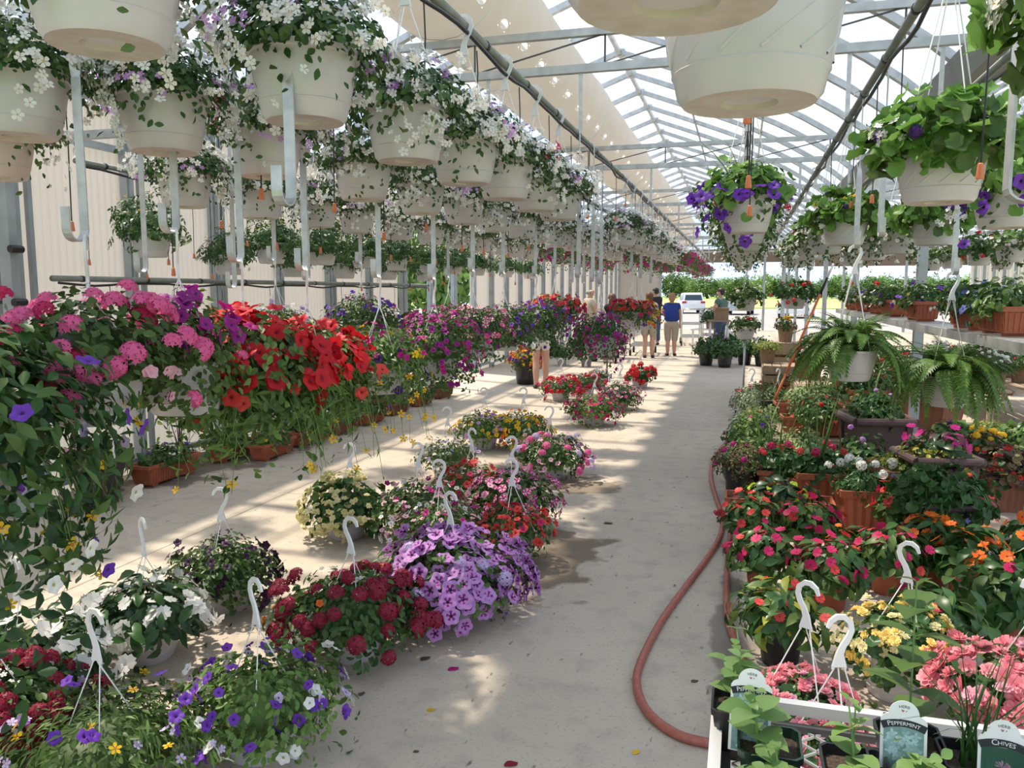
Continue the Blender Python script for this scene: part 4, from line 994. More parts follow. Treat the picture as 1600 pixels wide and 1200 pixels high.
 'coleus_box': dict(R=.20, H=.14, D=.05, L=[L_('lance', 'leaf_deep', 100, .12), L_('mint', 'leaf_lime', 24, .06, th=(20, 80))], F=[F_('impatiens', ('coral_petal', 'maroon_petal'), 5, .02)], sx=1.45, up=('blade1', 'leaf_mid', 6, .30, .4)),
 'purple_creeper': dict(R=.22, H=.18, D=.14, L=[L_('small', 'leaf_bronze', 420, .03), L_('small', 'leaf_mid', 200, .035)], F=[F_('verbena', ('magenta_petal',), 7, .027, th=(20, 95))]),
 'mixed_green': dict(R=.24, H=.22, D=.10, L=[L_('small', 'leaf_fresh', 220, .045), L_('lance', 'leaf_mid', 140, .07), L_('small', 'leaf_dark', 160, .045)], F=[F_('petunia', ('violet_petal', 'eye_dark', 'violet_petal'), 4, .022), F_('bidens', ('cream_petal', 'eye_orange'), 8, .017), F_('verbena', ('pink_petal',), 3, .028)], up=('blade1', 'leaf_fresh', 12, .58, .35)),
 'mixed_red': dict(R=.24, H=.20, D=.10, L=[L_('lance', 'leaf_mid', 140, .07), L_('small', 'leaf_dark', 220, .045), L_('small', 'leaf_fresh', 120, .045)], F=[F_('impatiens', ('coral_petal', 'maroon_petal'), 12, .022), F_('geranium', ('red_petal',), 3, .032, th=(0, 60), q=(1.0, 1.2))]),
 'mixed_varieg': dict(R=.25, H=.20, D=.12, L=[L_('small', 'leaf_varieg', 360, .045), L_('small', 'leaf_mid', 160, .045)], F=[F_('impatiens', ('coral_petal', 'maroon_petal'), 6, .02)], up=('blade0', 'leaf_mid', 6, .50, .25)),
 'lime_vine': dict(R=.27, H=.12, D=.16, L=[L_('small', 'leaf_yellowgreen', 190, .05), L_('small', 'leaf_fresh', 160, .045)], F=[]),
 'scented_green': dict(R=.25, H=.20, D=.10, L=[L_('round', 'leaf_dark', 190, .06), L_('narrow', 'leaf_dark', 160, .06)], F=[F_('bacopa', ('blue_petal', 'eye_pale'), 7, .014)], up=('blade2', 'leaf_fresh', 9, .42, .5)),
 'magenta_top': dict(R=.20, H=.18, D=.06, L=[L_('lance', 'leaf_deep', 60, .08), L_('lance', 'leaf_purple', 20, .08), L_('small', 'leaf_yellowgreen', 130, .05, th=(60, 112))], F=[F_('impatiens', ('magenta_petal', 'maroon_petal'), 15, .032, th=(0, 70), q=(.95, 1.15))]),
 'begonia_red': dict(R=.22, H=.20, D=.08, L=[L_('round', 'leaf_bronze', 120, .055), L_('round', 'leaf_purple', 70, .055), L_('round', 'leaf_dark', 50, .055)], F=[F_('begonia', ('coral_petal',), 40, .019, cl=4, spread=.25), F_('begonia', ('cream_petal',), 8, .018, cl=4, th=(20, 70))]),
 'yellow_top': dict(R=.22, H=.20, D=.08, L=[L_('lance', 'leaf_dark', 110, .08), L_('round', 'leaf_bronze', 60, .055)], F=[F_('verbena', ('yellow_petal',), 9, .035, th=(0, 45)), F_('impatiens', ('orange_petal', 'maroon_petal'), 5, .022, th=(40, 90))]),
 'dark_green': dict(R=.26, H=.26, D=.10, L=[L_('mint', 'leaf_dark', 130, .07), L_('lance', 'leaf_dark', 140, .07), L_('round', 'leaf_mid', 50, .055)], F=[F_('verbena', ('lilac_petal',), 2, .035, th=(0, 40), q=(1.1, 1.2))]),
 'sweet_green': dict(R=.26, H=.16, D=.14, L=[L_('mint', 'leaf_fresh', 110, .065), L_('small', 'leaf_mid', 220, .05), L_('mint', 'leaf_dark', 60, .06)], F=[F_('petunia', ('violet_petal', 'eye_dark', 'violet_petal'), 5, .024), F_('impatiens', ('coral_petal', 'maroon_petal'), 4, .02)]),
 'violet_box': dict(R=.21, H=.18, D=.09, L=[L_('mint', 'leaf_mid', 80, .055), L_('small', 'leaf_dark', 260, .045)], F=[F_('petunia', ('violet_petal', 'eye_dark', 'violet_petal'), 8, .03), F_('bacopa', ('white_petal', EYE), 26, .014, cl=6, spread=.2, th=(60, 112)), F_('bidens', ('yellow_petal', 'eye_orange'), 5, .014)], sx=1.35),
 'geranium_box': dict(R=.21, H=.18, D=.09, L=[L_('round', 'leaf_mid', 90, .06), L_('small', 'leaf_dark', 200, .045)], F=[F_('geranium', ('red_petal',), 2, .036, th=(0, 45), q=(1.1, 1.25)), F_('bacopa', ('white_petal', EYE), 40, .014, cl=7, spread=.2, th=(70, 112))], sx=1.35),
 'blue_box': dict(R=.22, H=.18, D=.10, L=[L_('mint', 'leaf_mid', 90, .06), L_('small', 'leaf_dark', 240, .045), L_('small', 'leaf_fresh', 80, .05, th=(70, 112))], F=[F_('petunia', ('blue_petal', 'violet_petal', 'violet_petal'), 7, .026, th=(20, 110)), F_('bacopa', ('white_petal', EYE), 8, .016)], sx=1.35),
 'white_daisy': dict(R=.20, H=.17, D=.04, L=[L_('narrow', 'leaf_mid', 260, .07), L_('small', 'leaf_dark', 160, .045)], F=[F_('geranium', ('white_petal',), 10, .030, th=(0, 60), q=(1.0, 1.2)), F_('impatiens', ('hotpink_petal', 'maroon_petal'), 3, .022, th=(20, 70))]),
 'ivy_mix': dict(R=.21, H=.15, D=.08, L=[L_('round', 'leaf_mid', 70, .055), L_('small', 'leaf_mid', 220, .045)], F=[F_('verbena', ('violet_petal',), 3, .03, th=(40, 80)), F_('bacopa', ('white_petal', EYE), 20, .014, cl=5, spread=.2)], sx=1.35),
 'geranium_palepink': dict(R=.26, H=.17, D=.10, L=[L_('round', 'leaf_mid', 110, .065), L_('round', 'leaf_dark', 60, .06)], F=[F_('geranium', ('palepink_petal',), 4, .036, th=(0, 60), q=(1.1, 1.3))]),
 'begonia_box': dict(R=.20, H=.16, D=.07, L=[L_('narrow', 'leaf_fresh', 160, .06), L_('small', 'leaf_mid', 240, .045)], F=[F_('impatiens', ('hotpink_petal', 'maroon_petal'), 4, .024), F_('bacopa', ('blue_petal', EYE), 8, .014), F_('bidens', ('yellow_petal', 'eye_orange'), 6, .018)], sx=1.35),
 'geranium_leafy': dict(R=.235, H=.20, D=.10, L=[L_('round', 'leaf_bright', 150, .072, q=(.7, 1.08), tiltn=.6), L_('round', 'leaf_mid', 90, .07, q=(.6, 1.0))], F=[F_('bacopa', ('white_petal', EYE), 60, .016, cl=14, spread=.15, th=(70, 112)), F_('bidens', ('yellow_petal', 'eye_orange'), 14, .013, cl=9, spread=.15, th=(40, 80)), F_('verbena', ('deepviolet_petal',), 4, .026, th=(30, 80))]),
 'white_trail': dict(R=.25, H=.15, D=.22, L=[L_('small', 'leaf_mid', 340, .038), L_('round', 'leaf_fresh', 46, .07, th=(0, 80)), L_('small', 'leaf_dark', 200, .038)], F=[F_('petunia', ('white_petal', 'eye_lime', 'white_petal'), 50, .018, th=(35, 112)), F_('geranium', ('red_petal',), 3, .028, th=(10, 90))]),
 'violet_trail': dict(R=.235, H=.18, D=.22, L=[L_('round', 'leaf_bright', 95, .075, th=(0, 95)), L_('small', 'leaf_mid', 200, .04), L_('small', 'leaf_dark', 120, .04)], F=[F_('petunia', ('violet_petal', 'eye_dark', 'violet_petal'), 30, .034, th=(75, 112), cl=3, spread=.3), F_('bacopa', ('white_petal', EYE), 20, .016, cl=6, spread=.15, th=(90, 112))], up=('blade1', 'leaf_fresh', 12, .45, .6)),
 'red_geranium_basket': dict(R=.27, H=.20, D=.14, L=[L_('round', 'leaf_dark', 130, .06), L_('small', 'leaf_mid', 160, .045)], F=[F_('geranium', ('red_petal',), 12, .030, th=(10, 105))]),
 'white_geranium': dict(R=.25, H=.18, D=.12, L=[L_('round', 'leaf_mid', 120, .06), L_('small', 'leaf_mid', 160, .045)], F=[F_('geranium', ('white_petal',), 9, .030, th=(20, 105)), F_('geranium', ('red_petal',), 3, .03, th=(20, 60))]),
 'silver_mix': dict(R=.25, H=.20, D=.14, L=[L_('small', 'leaf_silver', 420, .034), L_('small', 'leaf_mid', 260, .04)], F=[F_('impatiens', ('hotpink_petal', 'maroon_petal'), 4, .022), F_('petunia', ('magenta_petal', 'plum_petal', 'plum_petal'), 2, .02)]),
 'bronze_grass': dict(R=.20, H=.14, D=.06, L=[L_('small', 'leaf_bronze', 160, .05), L_('small', 'leaf_mid', 160, .045)], F=[F_('geranium', ('coral_petal',), 3, .03, th=(0, 60))], up=('blade2', 'leaf_bronze', 22, .28, .7)),
 'sparse_top': dict(R=.13, H=.16, D=.01, L=[L_('round', 'leaf_bright', 20, .085), L_('small', 'leaf_mid', 60, .04)], F=[F_('verbena', ('deepviolet_petal',), 6, .03, th=(40, 100))]),
 'spike': dict(R=.15, H=.10, D=.04, L=[L_('small', 'leaf_mid', 160, .04)], F=[F_('bacopa', ('white_petal', EYE), 14, .014, cl=5, spread=.2)], up=('blade0', 'leaf_purple', 16, .45, .6)),
 'seedling': dict(R=.12, H=.09, D=.02, L=[L_('small', 'leaf_mid', 140, .04)], F=[F_('impatiens', ('coral_petal', 'maroon_petal'), 4, .02)]),
}
for sp in SP.values():
    sp.setdefault('sx', 1.0)
    for la in sp['L']:
        if la['t'] in ('small', 'narrow'): la['n'] = int(la['n'] * 2.0); la['s'] *= .84; la.setdefault('q', (.55, 1.06))
        elif la['t'] != 'compound': la['n'] = int(la['n'] * 1.25); la.setdefault('q', (.62, 1.06))
    for la in sp['F']:
        if la['t'] in ('petunia', 'petunia_star', 'petunia_stripe', 'verbena', 'begonia', 'bidens'): la['n'] = min(300, int(la['n'] * 1.45))

_LAY = {}
def layout(kind, var):
    k = (kind, var)
    if k in _LAY: return _LAY[k]
    sp = SP[kind]; rng = np.random.RandomState(abs(hash_s(kind)) % 9999 + var * 17); out = []
    for la in sp['L'] + sp['F']:
        opt = {q: la[q] for q in ('th', 'upb', 'cl', 'q', 'spread', 'tiltn', 'svar') if q in la}; opt['dmin'] = sp.get('dmin', .0)
        if la['k'] == 'leaf' and 'lth' in sp: opt.setdefault('th', sp['lth'])
        if la['k'] == 'flower': opt.setdefault('q', (.98, 1.13)); opt.setdefault('svar', .16); opt.setdefault('upb', .15)
        Ms = lay(la['k'], la['n'], la['s'], sp['R'], sp['H'], sp['D'], rng, **opt)
        if sp['sx'] != 1.0:
            for m in Ms: m[0][3] *= sp['sx']
        out.append((la, Ms))
    _LAY[k] = out; return out
def hash_s(s):
    h = 7
    for c in s: h = (h * 131 + ord(c)) % 1000003
    return h
_MM = {}
CORE = {}
def core_mesh(kind, var):
    k = (kind, var, 'core')
    if k not in _MM:
        sp = SP[kind]; m = Matrix.Diagonal((sp['R'] * .70 * sp['sx'], sp['R'] * .70, sp['H'] * .70, 1))
        _MM[k] = mass('foliage', TP['blob'], [m], [sp['L'][0]['m'][0] if sp['L'][0]['m'][0] != 'leaf_lime' else 'leaf_mid'])
    return _MM[k]
NOBJ = [0]
def foliage(root, kind, var, z, D, sc=1.0, rz=0.0, lod=1.0):
    """leaves and flowers of a plant at rim height z; what shows large is made piece by piece, the rest joined"""
    base = Matrix.Translation((0, 0, z)) @ Matrix.Rotation(rz, 4, 'Z') @ Matrix.Scale(sc, 4)
    lo = layout(kind, var); lm = []; fm = []
    for idx, (la, Ms) in enumerate(lo):
        px = la['s'] * sc * FPX / D * (2 if la['k'] == 'flower' else 1)
        lim = 10.5 if la['k'] == 'flower' else 26
        if px >= lim:
            nm = 'leaf' if la['k'] == 'leaf' else ('flower_cluster' if la['t'] in ('verbena', 'geranium') else 'flower')
            me = tmesh(la['t'], la['m'])
            for m in Ms[:300]: link(nm, me, root, mat4=base @ m); NOBJ[0] += 1
            if len(Ms) > 300: o = link(nm + 's', mass(nm + 's', TP[la['t']], Ms[300:], la['m']), root, mat4=base); o['kind'] = 'stuff'
        elif la['k'] == 'leaf': lm.append(idx)
        else: fm.append(idx)
    sp = SP[kind]
    if lm or True:
        k = (kind, var, 'L', tuple(lm))
        if k not in _MM:
            mats = [lo[i][0]['m'][0] for i in lm]; c = Matrix.Diagonal((sp['R'] * .56 * sp['sx'], sp['R'] * .56, sp['H'] * .58, 1)); cm = sp['L'][0]['m'][0]
            cm = 'leaf_dark' if cm in ('leaf_lime', 'leaf_yellowgreen') else cm
            _MM[k] = mass('foliage', TP['blob'], [c], [cm] + mats, [(TP[lo[i][0]['t']], lo[i][1], j + 1) for j, i in enumerate(lm)])
        o = link('foliage', _MM[k], root, mat4=base); o['kind'] = 'stuff'
    if fm:
        k = (kind, var, 'F', tuple(fm))
        if k not in _MM:
            mats = []; ex = []
            for i in fm: ex.append((TP[lo[i][0]['t']], lo[i][1], len(mats))); mats += list(lo[i][0]['m'])
            t0, m0, _ = ex[0]; _MM[k] = mass('flowers', t0, m0, mats, ex[1:])
        o = link('flowers', _MM[k], root, mat4=base); o['kind'] = 'stuff'
    if 'up' in sp:
        t, m, n, s, lean = sp['up']; rng = np.random.RandomState(hash_s(kind) % 999 + var); me = tmesh(t, (m,))
        for q in lay_up(n, s, rng, .05, lean): link('blade', me, root, mat4=Matrix.Translation((0, 0, z)) @ q)

POTSIZE = {}
USED = {}
def plant(kind, p, label, pot='basket', name='hanging_basket', cat='flower basket', group=None, sc=1.0, psc=1.0, hang=0, rz=None, hz=None, lean=(0, 0), hk=1.0, zoff=0.0, tilt=0.0):
    """p: base of the pot. hang: number of hanger wires (0 none)"""
    n = USED[kind] = USED.get(kind, -1) + 1; var = n % 2
    rng = np.random.RandomState(hash_s(label) % 99991)
    rz = rng.uniform(0, 6.28) if rz is None else rz
    root = empty(name, p, 0.0, label, cat, group)
    pm, ph, pr = POTS[pot]; ph *= psc; pr *= psc
    link('pot', pm, root, (0, 0, 0), (tilt, 0, rz if pot not in ('basket', 'swirl') else rz), psc)
    D = max(.8, depth(p)); z = ph - .015 + zoff
    boxy = pot.startswith('trough') or SP[kind]['sx'] != 1
    foliage(root, kind, var, z, D, sc, rz if boxy else rng.uniform(0, 6.28))
    if hang: hanger(root, ph, pr, hang, rng.uniform(-1.2, 1.2) if hz is None else hz, lean, hk)
    return root
def tagon(root, p, rz=0.0, mat='sign_white', s=1.0):     # small white plant tag stuck in a pot
    t = MB(); t.prism([(-.018, 0), (.018, 0), (.022, .05), (.012, .066), (-.012, .066), (-.022, .05)], -.0008, .0008)
    o = t.obj('plant_tag', mat, root, loc=p); o.rotation_euler = (-.25, 0, rz); o.scale = (s, s, s)
# ================================================================== PIPES, OVERHEAD ROWS
ORD = ['first', 'second', 'third', 'fourth', 'fifth', 'sixth', 'seventh', 'eighth', 'ninth', 'tenth', 'eleventh', 'twelfth', 'thirteenth', 'fourteenth', 'fifteenth', 'sixteenth', 'seventeenth', 'eighteenth', 'nineteenth', 'twentieth', 'twenty-first', 'twenty-second', 'twenty-third', 'twenty-fourth', 'twenty-fifth', 'twenty-sixth', 'twenty-seventh', 'twenty-eighth', 'twenty-ninth', 'thirtieth', 'thirty-first', 'thirty-second', 'thirty-third', 'thirty-fourth']
ZP = 2.865                                  # pipe height
_dw = MB().lathe([(0, 0), (.011, 0), (.0125, .004), (.0085, .044), (.005, .047), (0, .047)], 8).mesh('drip_weight', 'drip_orange', True, 40)
_dt = {}
def drip(root, x, y, z, ln):
    k = round(ln, 2)
    if k not in _dt: _dt[k] = MB().tube([(0, 0, 0), (.004, .004, -k * .5), (0, 0, -k)], .0032, 5).mesh('drip_tube', 'black_hose')
    t = link('drip_tube', _dt[k], root, (x, y, z)); link('drip_weight', _dw, t, (0, 0, -k - .04))
def pipe(x, y0, y1, z, label, drips, seed=1, straps=True, r=.021):
    rng = np.random.RandomState(seed); root = empty('irrigation_pipe', (x, 0, z), label=label, cat='pipe', group='pipes that carry the baskets')
    MB().tube([(0, y0, 0), (0, y1, 0)], r, 10).obj('pipe', 'pipe_grey', root, True)
    pts = []; n = int((y1 - y0) / .18)
    for i in range(n + 1):
        y = y0 + .05 + (y1 - y0 - .1) * i / n; pts.append((.012 + .008 * math.sin(i * 1.1), y, -.034 - .022 * max(0, math.sin(i * .9 + seed))))
    MB().tube(pts, .010, 6).obj('feed_hose', 'black_hose', root, True)
    if straps:
        sm = MB().box((0, 0, (3.36 - z) / 2), (.03, .006, 3.36 - z)).mesh('support_strap', 'galv_strap')
        for y in TRUSS_Y:
            if y0 < y < y1: link('support_strap', sm, root, (0, y, 0))
    cl = MB().lathe([(r + .004, -.012), (r + .004, .012)], 10).mesh('clip_band', 'black_hose')
    for i in range(int((min(y1, 14) - max(y0, 2)) / .75)):
        link('clip_band', cl, root, (0, max(y0, 2) + .3 + i * .75, 0), (math.pi / 2, 0, 0))
    for y, ln in drips: drip(root, .02 * rng.uniform(-1, 1), y, -.04, ln)
    return root
def dl(y0, y1, st, a, b, seed):
    rng = np.random.RandomState(seed); out = []; y = y0
    while y < y1: out.append((y + rng.uniform(-.1, .1), round(rng.uniform(a, b), 1))); y += st
    return out
pipe(-1.22, -1, 35, ZP, 'grey water pipe above the nearest left row of white bacopa baskets', dl(2.4, 14, .7, .15, .6, 1), 1)
pipe(-1.95, 1.0, 30, ZP, 'grey water pipe above the second row of white bacopa baskets from the aisle', dl(2.4, 12, .62, .6, .9, 2), 2)
pipe(-3.10, 2.2, 30, ZP, 'grey water pipe above the third row of white baskets from the aisle', dl(2.6, 12, .6, .6, 1.0, 3), 3)
pipe(-4.30, 5.05, 28, 2.78, 'grey water pipe above the row of leafy tomato baskets', dl(5.2, 13, .55, .5, 1.0, 4), 4, False)
pipe(-4.88, 5.05, 28, 2.68, 'upper grey pipe hung just inside the beige left wall', dl(5.2, 13, .6, .4, .8, 5), 5, False)
pipe(-5.22, 5.10, 13.0, 1.80, 'lower grey pipe fixed along the beige left wall at head height', dl(5.6, 12.5, .85, .12, .3, 6), 6, False, .024)
pipe(0.0, -1, 30, ZP, 'grey water pipe running straight over the aisle', [(1.95, .58), (2.02, .62), (2.5, .60), (3.2, .7), (3.8, .75), (5.3, .7), (6.4, .7), (7.8, .7)], 7)
pipe(.66, 1.5, 30, ZP, 'grey water pipe above the right row of swirl-patterned baskets', [(2.75, .75), (4.2, .5), (4.9, .6), (5.7, .55), (7.0, .5)], 8)
pipe(1.24, 1.2, 30, ZP, 'grey water pipe nearest the gutter on the right', [(2.4, .6), (4.6, .6), (6.0, .6), (7.2, .6)], 9)

ZB = 2.18                                   # base of the overhead pots: rim 2.37, hook over the pipe
def over(kind, x, y, label, pot='basket', group=None, **k):
    zb = ZB if x < -.5 else 2.01
    hk = 1.0 + (ZP + .021 + .012 - (zb + .19 + .46)) / .30
    return plant(kind, (x, y, zb), label, pot, hang=4 if pot == 'swirl' else 3, hz=k.pop('hz', .0), hk=hk, group=group, **k)
G1 = 'white bacopa baskets in the nearest left overhead row'
for i, y in enumerate([1.36, 2.11, 2.84, 3.49, 4.13, 4.76, 5.40, 8.55, 9.2, 9.85, 10.5, 11.15, 11.8, 12.5, 13.2, 13.9]):
    kd = 'bacopa_red' if i == 4 else 'bacopa'
    lb = ['glossy white basket filling the top left corner, its stained underside showing', 'large white bacopa basket, second from the camera in the nearest left row', 'white bacopa basket with bloom hanging over its rim, third in the nearest left row',
          'white bacopa basket, fourth in the nearest left overhead row', 'white basket with crimson petunias among bacopa, in the nearest left overhead row', 'white bacopa basket, sixth in the nearest left overhead row', 'white bacopa basket ending the near run of the nearest left row, before the gap'][i] if i < 7 else \
        'white bacopa basket overhead, %s past the gap in the nearest left row' % ORD[i - 7]
    over(kd, -1.22, y, lb, group=G1)
G2 = 'white baskets in the second left overhead row'
for i, y in enumerate([2.06, 2.42, 3.05, 3.95, 4.75, 5.55, 6.3, 7.1, 7.9, 8.7, 9.5, 10.3, 11.1, 11.9, 12.7]):
    x = -1.95 if i else -2.2
    lb = ['white basket cut by the left edge of the picture, stained base seen from below', 'white bacopa basket with a violet edge, over the strap hooks, second in its row', 'squat white basket with crimson petunias, tucked under the big nearest pot'][i] if i < 3 else 'white bacopa basket, %s from the camera in the second left overhead row' % ORD[i]
    over('bacopa' if i != 2 else 'bacopa_red', x, y, lb, group=G2)
G3 = 'white baskets in the third left overhead row'
for i, y in enumerate([2.78, 4.0, 4.75, 5.5, 6.15, 7.0, 7.8, 8.6, 9.4, 10.2, 11.0, 11.8]):
    lb = ['pinkish basket at the left picture edge with white and lilac bloom'][i] if i < 1 else 'smaller-looking white bacopa basket, %s from the camera in the third left overhead row' % ORD[i]
    over('bacopa', -3.10, y, lb, pot='basket_pink' if i == 0 else 'basket', group=G3)
GM = 'magenta petunia baskets hung at the far end'
for i, y in enumerate([14.9, 16.0, 17.1, 18.2, 19.4, 20.6, 21.9, 23.2, 24.6, 26.0, 27.5]):
    over('petunia_magenta_far', -1.22, y, 'far magenta petunia basket, %s of the line over the aisle edge' % ORD[i], group=GM)
for i, y in enumerate([13.8, 15.4, 17.2, 19.2, 21.4]):
    over('petunia_magenta_far', -1.95, y, 'far magenta petunia basket, %s of the inner line behind the bacopa' % ORD[i], group=GM)
for i, y in enumerate([12.8, 14.4, 16.2, 18.4]):
    over('petunia_magenta_far', -3.1, y, 'far magenta petunia basket, %s of the line nearest the left wall' % ORD[i], group=GM)
GT = 'leafy tomato baskets along the left wall'
for i, (x, y) in enumerate([(-4.40, 5.25), (-4.30, 6.75), (-4.05, 7.25), (-4.1, 8.3), (-4.2, 9.4), (-4.2, 10.5), (-4.25, 11.6), (-4.3, 12.9), (-4.3, 14.6), (-4.3, 16.4)]):
    plant('tomato', (x, y, 1.96), 'bushy tomato plant in a swirl-patterned white hanging pot, %s along the left wall' % ORD[i], 'swirl', hang=4, hz=0, cat='hanging plant', name='tomato_basket', group=GT, hk=1.5)
for i, (x, y) in enumerate([(-4.88, 6.9), (-4.88, 8.1), (-4.88, 9.3), (-4.88, 10.6), (-4.88, 12.0)]):
    plant('tomato', (x, y, 1.86), 'tomato basket in the back row against the beige wall, %s from the near post' % ORD[i], 'swirl', hang=4, hz=0, cat='hanging plant', name='tomato_basket', group=GT, hk=1.5, sc=.9)

# right overhead rows
GR = 'swirl-patterned white baskets over the right side'
over('sparse_top', -.08, .93, 'huge white pot base cut by the top edge, nearest the camera', 'basket', group=GR)
over('sparse_top', 0.0, 1.44, 'large white swirl pot hanging just below the nearest pot', 'swirl', group=GR)
for i, (k, y) in enumerate([('violet_trail', 4.55), ('white_trail', 5.6), ('white_trail', 6.6), ('white_trail', 7.6), ('white_trail', 8.7), ('white_trail', 9.9), ('white_trail', 11.2), ('white_trail', 12.6)]):
    over(k, 0.0, y, ['white swirl basket with drooping violet petunias and round green leaves', ][0] if i == 0 else 'white trailing basket, %s behind the violet petunia basket' % ORD[i - 1], 'swirl', group=GR)
for i, (k, y) in enumerate([('geranium_leafy', 3.2), ('geranium_leafy', 5.95), ('white_trail', 7.3), ('white_trail', 8.6), ('white_trail', 9.9), ('white_trail', 11.4)]):
    over(k, .66, y, ['big swirl basket of bright round geranium leaves at the upper right', 'swirl basket of green geranium leaves above the left fern'][i] if i < 2 else 'white flowering swirl basket, %s behind the leafy ones above the left fern' % ORD[i - 2], 'swirl', group=GR)
for i, (k, y) in enumerate([('geranium_leafy', 1.72), ('white_trail', 3.05), ('violet_trail', 4.55), ('geranium_leafy', 6.1), ('white_trail', 7.4), ('white_trail', 8.8), ('white_trail', 10.4)]):
    over(k, 1.24 if i else .68, y, ['leafy basket cut by the top right corner', 'white calibrachoa basket cut by the right picture edge', 'swirl basket with violet petunias beside the long strap at the right', 'swirl basket of green leaves above the right fern', 'white flowering basket just behind the one above the right fern', 'white flowering basket second behind the one above the right fern', 'white flowering basket third behind the one above the right fern'][i], 'swirl', group=GR)
# far right bay
GF = 'white baskets in the far right bay'
for i, (x, y) in enumerate([(2.75, 6.6), (2.75, 7.6), (2.75, 8.7), (2.75, 9.8), (2.75, 11.0), (2.75, 12.3), (2.75, 13.6), (3.6, 7.1), (3.6, 8.5), (3.6, 10.1), (3.6, 11.7), (3.6, 13.2), (4.6, 9.8), (4.6, 11.2), (4.6, 13.0), (5.6, 11.6), (5.6, 13.4)]):
    x = min((2.75, 3.6, 4.6, 5.6), key=lambda q: abs(q - x))
    over(['white_trail', 'red_geranium_basket', 'white_geranium'][i % 3], x, y, 'white flowering basket in the right hand bay, %s along the %s pipe past the gutter' % (ORD[[0, 1, 2, 3, 4, 5, 6, 0, 1, 2, 3, 4, 0, 1, 2, 0, 1][i]], {2.75: 'nearest', 3.6: 'second', 4.6: 'third', 5.6: 'fourth'}[x]), 'swirl', group=GF)
for x in (2.75, 3.6, 4.6, 5.6): pipe(x, 5, 30, ZP, 'grey pipe in the right hand bay %s the gutter' % {2.75: 'nearest', 3.6: 'second from', 4.6: 'third from', 5.6: 'fourth from'}[x], dl(6, 13, .5, .5, .8, int(x * 10)), 11)

# low hung baskets at the right, and the column ahead
plant('white_geranium', (.05, 12.2, 1.42), 'white geranium basket hung low in the column straight ahead', 'basket', hang=3, group='low baskets over the right aisle edge')
plant('white_geranium', (.06, 12.9, .98), 'lowest white basket in the column straight ahead, trailing green', 'basket', hang=0, sc=.9, group='low baskets over the right aisle edge')
plant('red_geranium_basket', (.66, 11.2, 1.47), 'red geranium basket hung low left of the orange broom handle', 'basket', hang=3, group='low baskets over the right aisle edge')

# strap hooks
def strap(x, y, z1, label, turn=0.0, z0=ZP, grp='flat metal strap hooks'):
    """flat strap over a pipe at z0, twisted half way, J at z1"""
    mb = MB(); w, t = .016, .0022; Lr = z0 - z1
    path = [(-.024, .0), (-.022, .018), (.0, .030), (.022, .018), (.026, -.02)]
    root = empty('strap_hook', (x, y, z0), 0, label, 'strap hook', grp)
    a = MB(); a.ribbon([(p[0], p[1]) for p in path], t, w); a.bar((.026, 0, -.02), (.026, 0, -Lr * .42), t * 2, w * 2); a.obj('upper_strap', 'galv_strap', root)
    tw = MB(); rows = []
    for i in range(7):
        u = i / 6; ang = u * math.pi / 2; zz = -Lr * .42 - u * .10
        rows.append([(.026 - math.sin(ang) * w * (1 - .0 * u), -math.cos(ang) * w, zz), (.026 + math.sin(ang) * w, math.cos(ang) * w, zz)])
    tw.sheet(rows); tw.obj('twist', 'galv_strap', root, True)
    b = MB(); b.bar((.026, 0, -Lr * .42 - .10), (.026, 0, -Lr + .035), w * 2, t * 2)
    jp = [(.0, -Lr + .035)] + [(.035 - .035 * math.cos(q), -Lr + .035 - .035 * math.sin(q)) for q in [math.pi * k / 8 for k in range(1, 9)]] + [(.07, -Lr + .10)]
    j = MB(); j.ribbon(jp, t, w)
    jo = j.obj('bottom_hook', 'galv_strap', root, loc=(.026, 0, 0)); jo.rotation_euler = (0, 0, -math.pi / 2)
    b.obj('lower_strap', 'galv_strap', root); root.rotation_euler = (0, 0, turn)
    return root

strap(.024, 12.2, 1.42 + .19 + .455, 'thin strap above the low white geranium basket straight ahead'); strap(.634, 11.2, 1.47 + .19 + .455, 'thin strap above the low red geranium basket')
# ================================================================== LOW HUNG BASKETS ON THE LEFT
ZM = 1.20
GH = 'baskets hung low on strap hooks'
def low(kind, x, y, label, st, pot='basket', z=ZM, **k):
    x = min((-1.22, -1.95, -3.10), key=lambda q: abs(q - x))            # under one of the pipes
    r = plant(kind, (x, y, z), label, pot, hang=4, hz=-.9, group=GH, **k)
    if st: strap(x - .026, y, z + .19 + .455 + .30 * (k.get('hk', 1) - 1), st, z0=ZP)
    return r
low('verbena_pink', -1.95, 2.04, 'pink verbena basket hung low at the left', 'flat metal strap holding the pink verbena basket', sc=1.0, z=1.29, hk=.72)
low('petunia_purple', -2.0, 2.46, 'purple and magenta petunia basket hung between pink verbena and red petunias', 'flat metal strap holding the purple petunia basket', z=1.26, sc=.95)
low('petunia_red', -1.95, 2.84, 'big bright red petunia basket hung low, leftmost of the two red ones', 'flat metal strap holding the left red petunia basket', z=1.17)
low('petunia_red', -1.95, 3.34, 'bright red petunia basket hung low with yellow bidens trailing, right of the other red one', 'flat metal strap holding the right red petunia basket', z=1.15, sc=.86)
low('bidens_yellow', -1.95, 4.12, 'green trailing basket dotted with yellow bidens, beside the red petunias', 'flat metal strap holding the yellow bidens basket', z=1.13)
low('calib_magenta', -1.95, 4.95, 'rounded dense basket of small magenta calibrachoa hung low', 'flat metal strap holding the round magenta basket', z=1.13, sc=1.02)
low('stripe_pink', -1.95, 5.75, 'pink and white striped petunia basket hung low in white pot', 'flat metal strap holding the striped petunia basket')
low('purple_mix', -1.95, 6.55, 'violet and plum petunia basket hung low, behind the striped one', 'flat metal strap holding the violet basket behind the striped one')
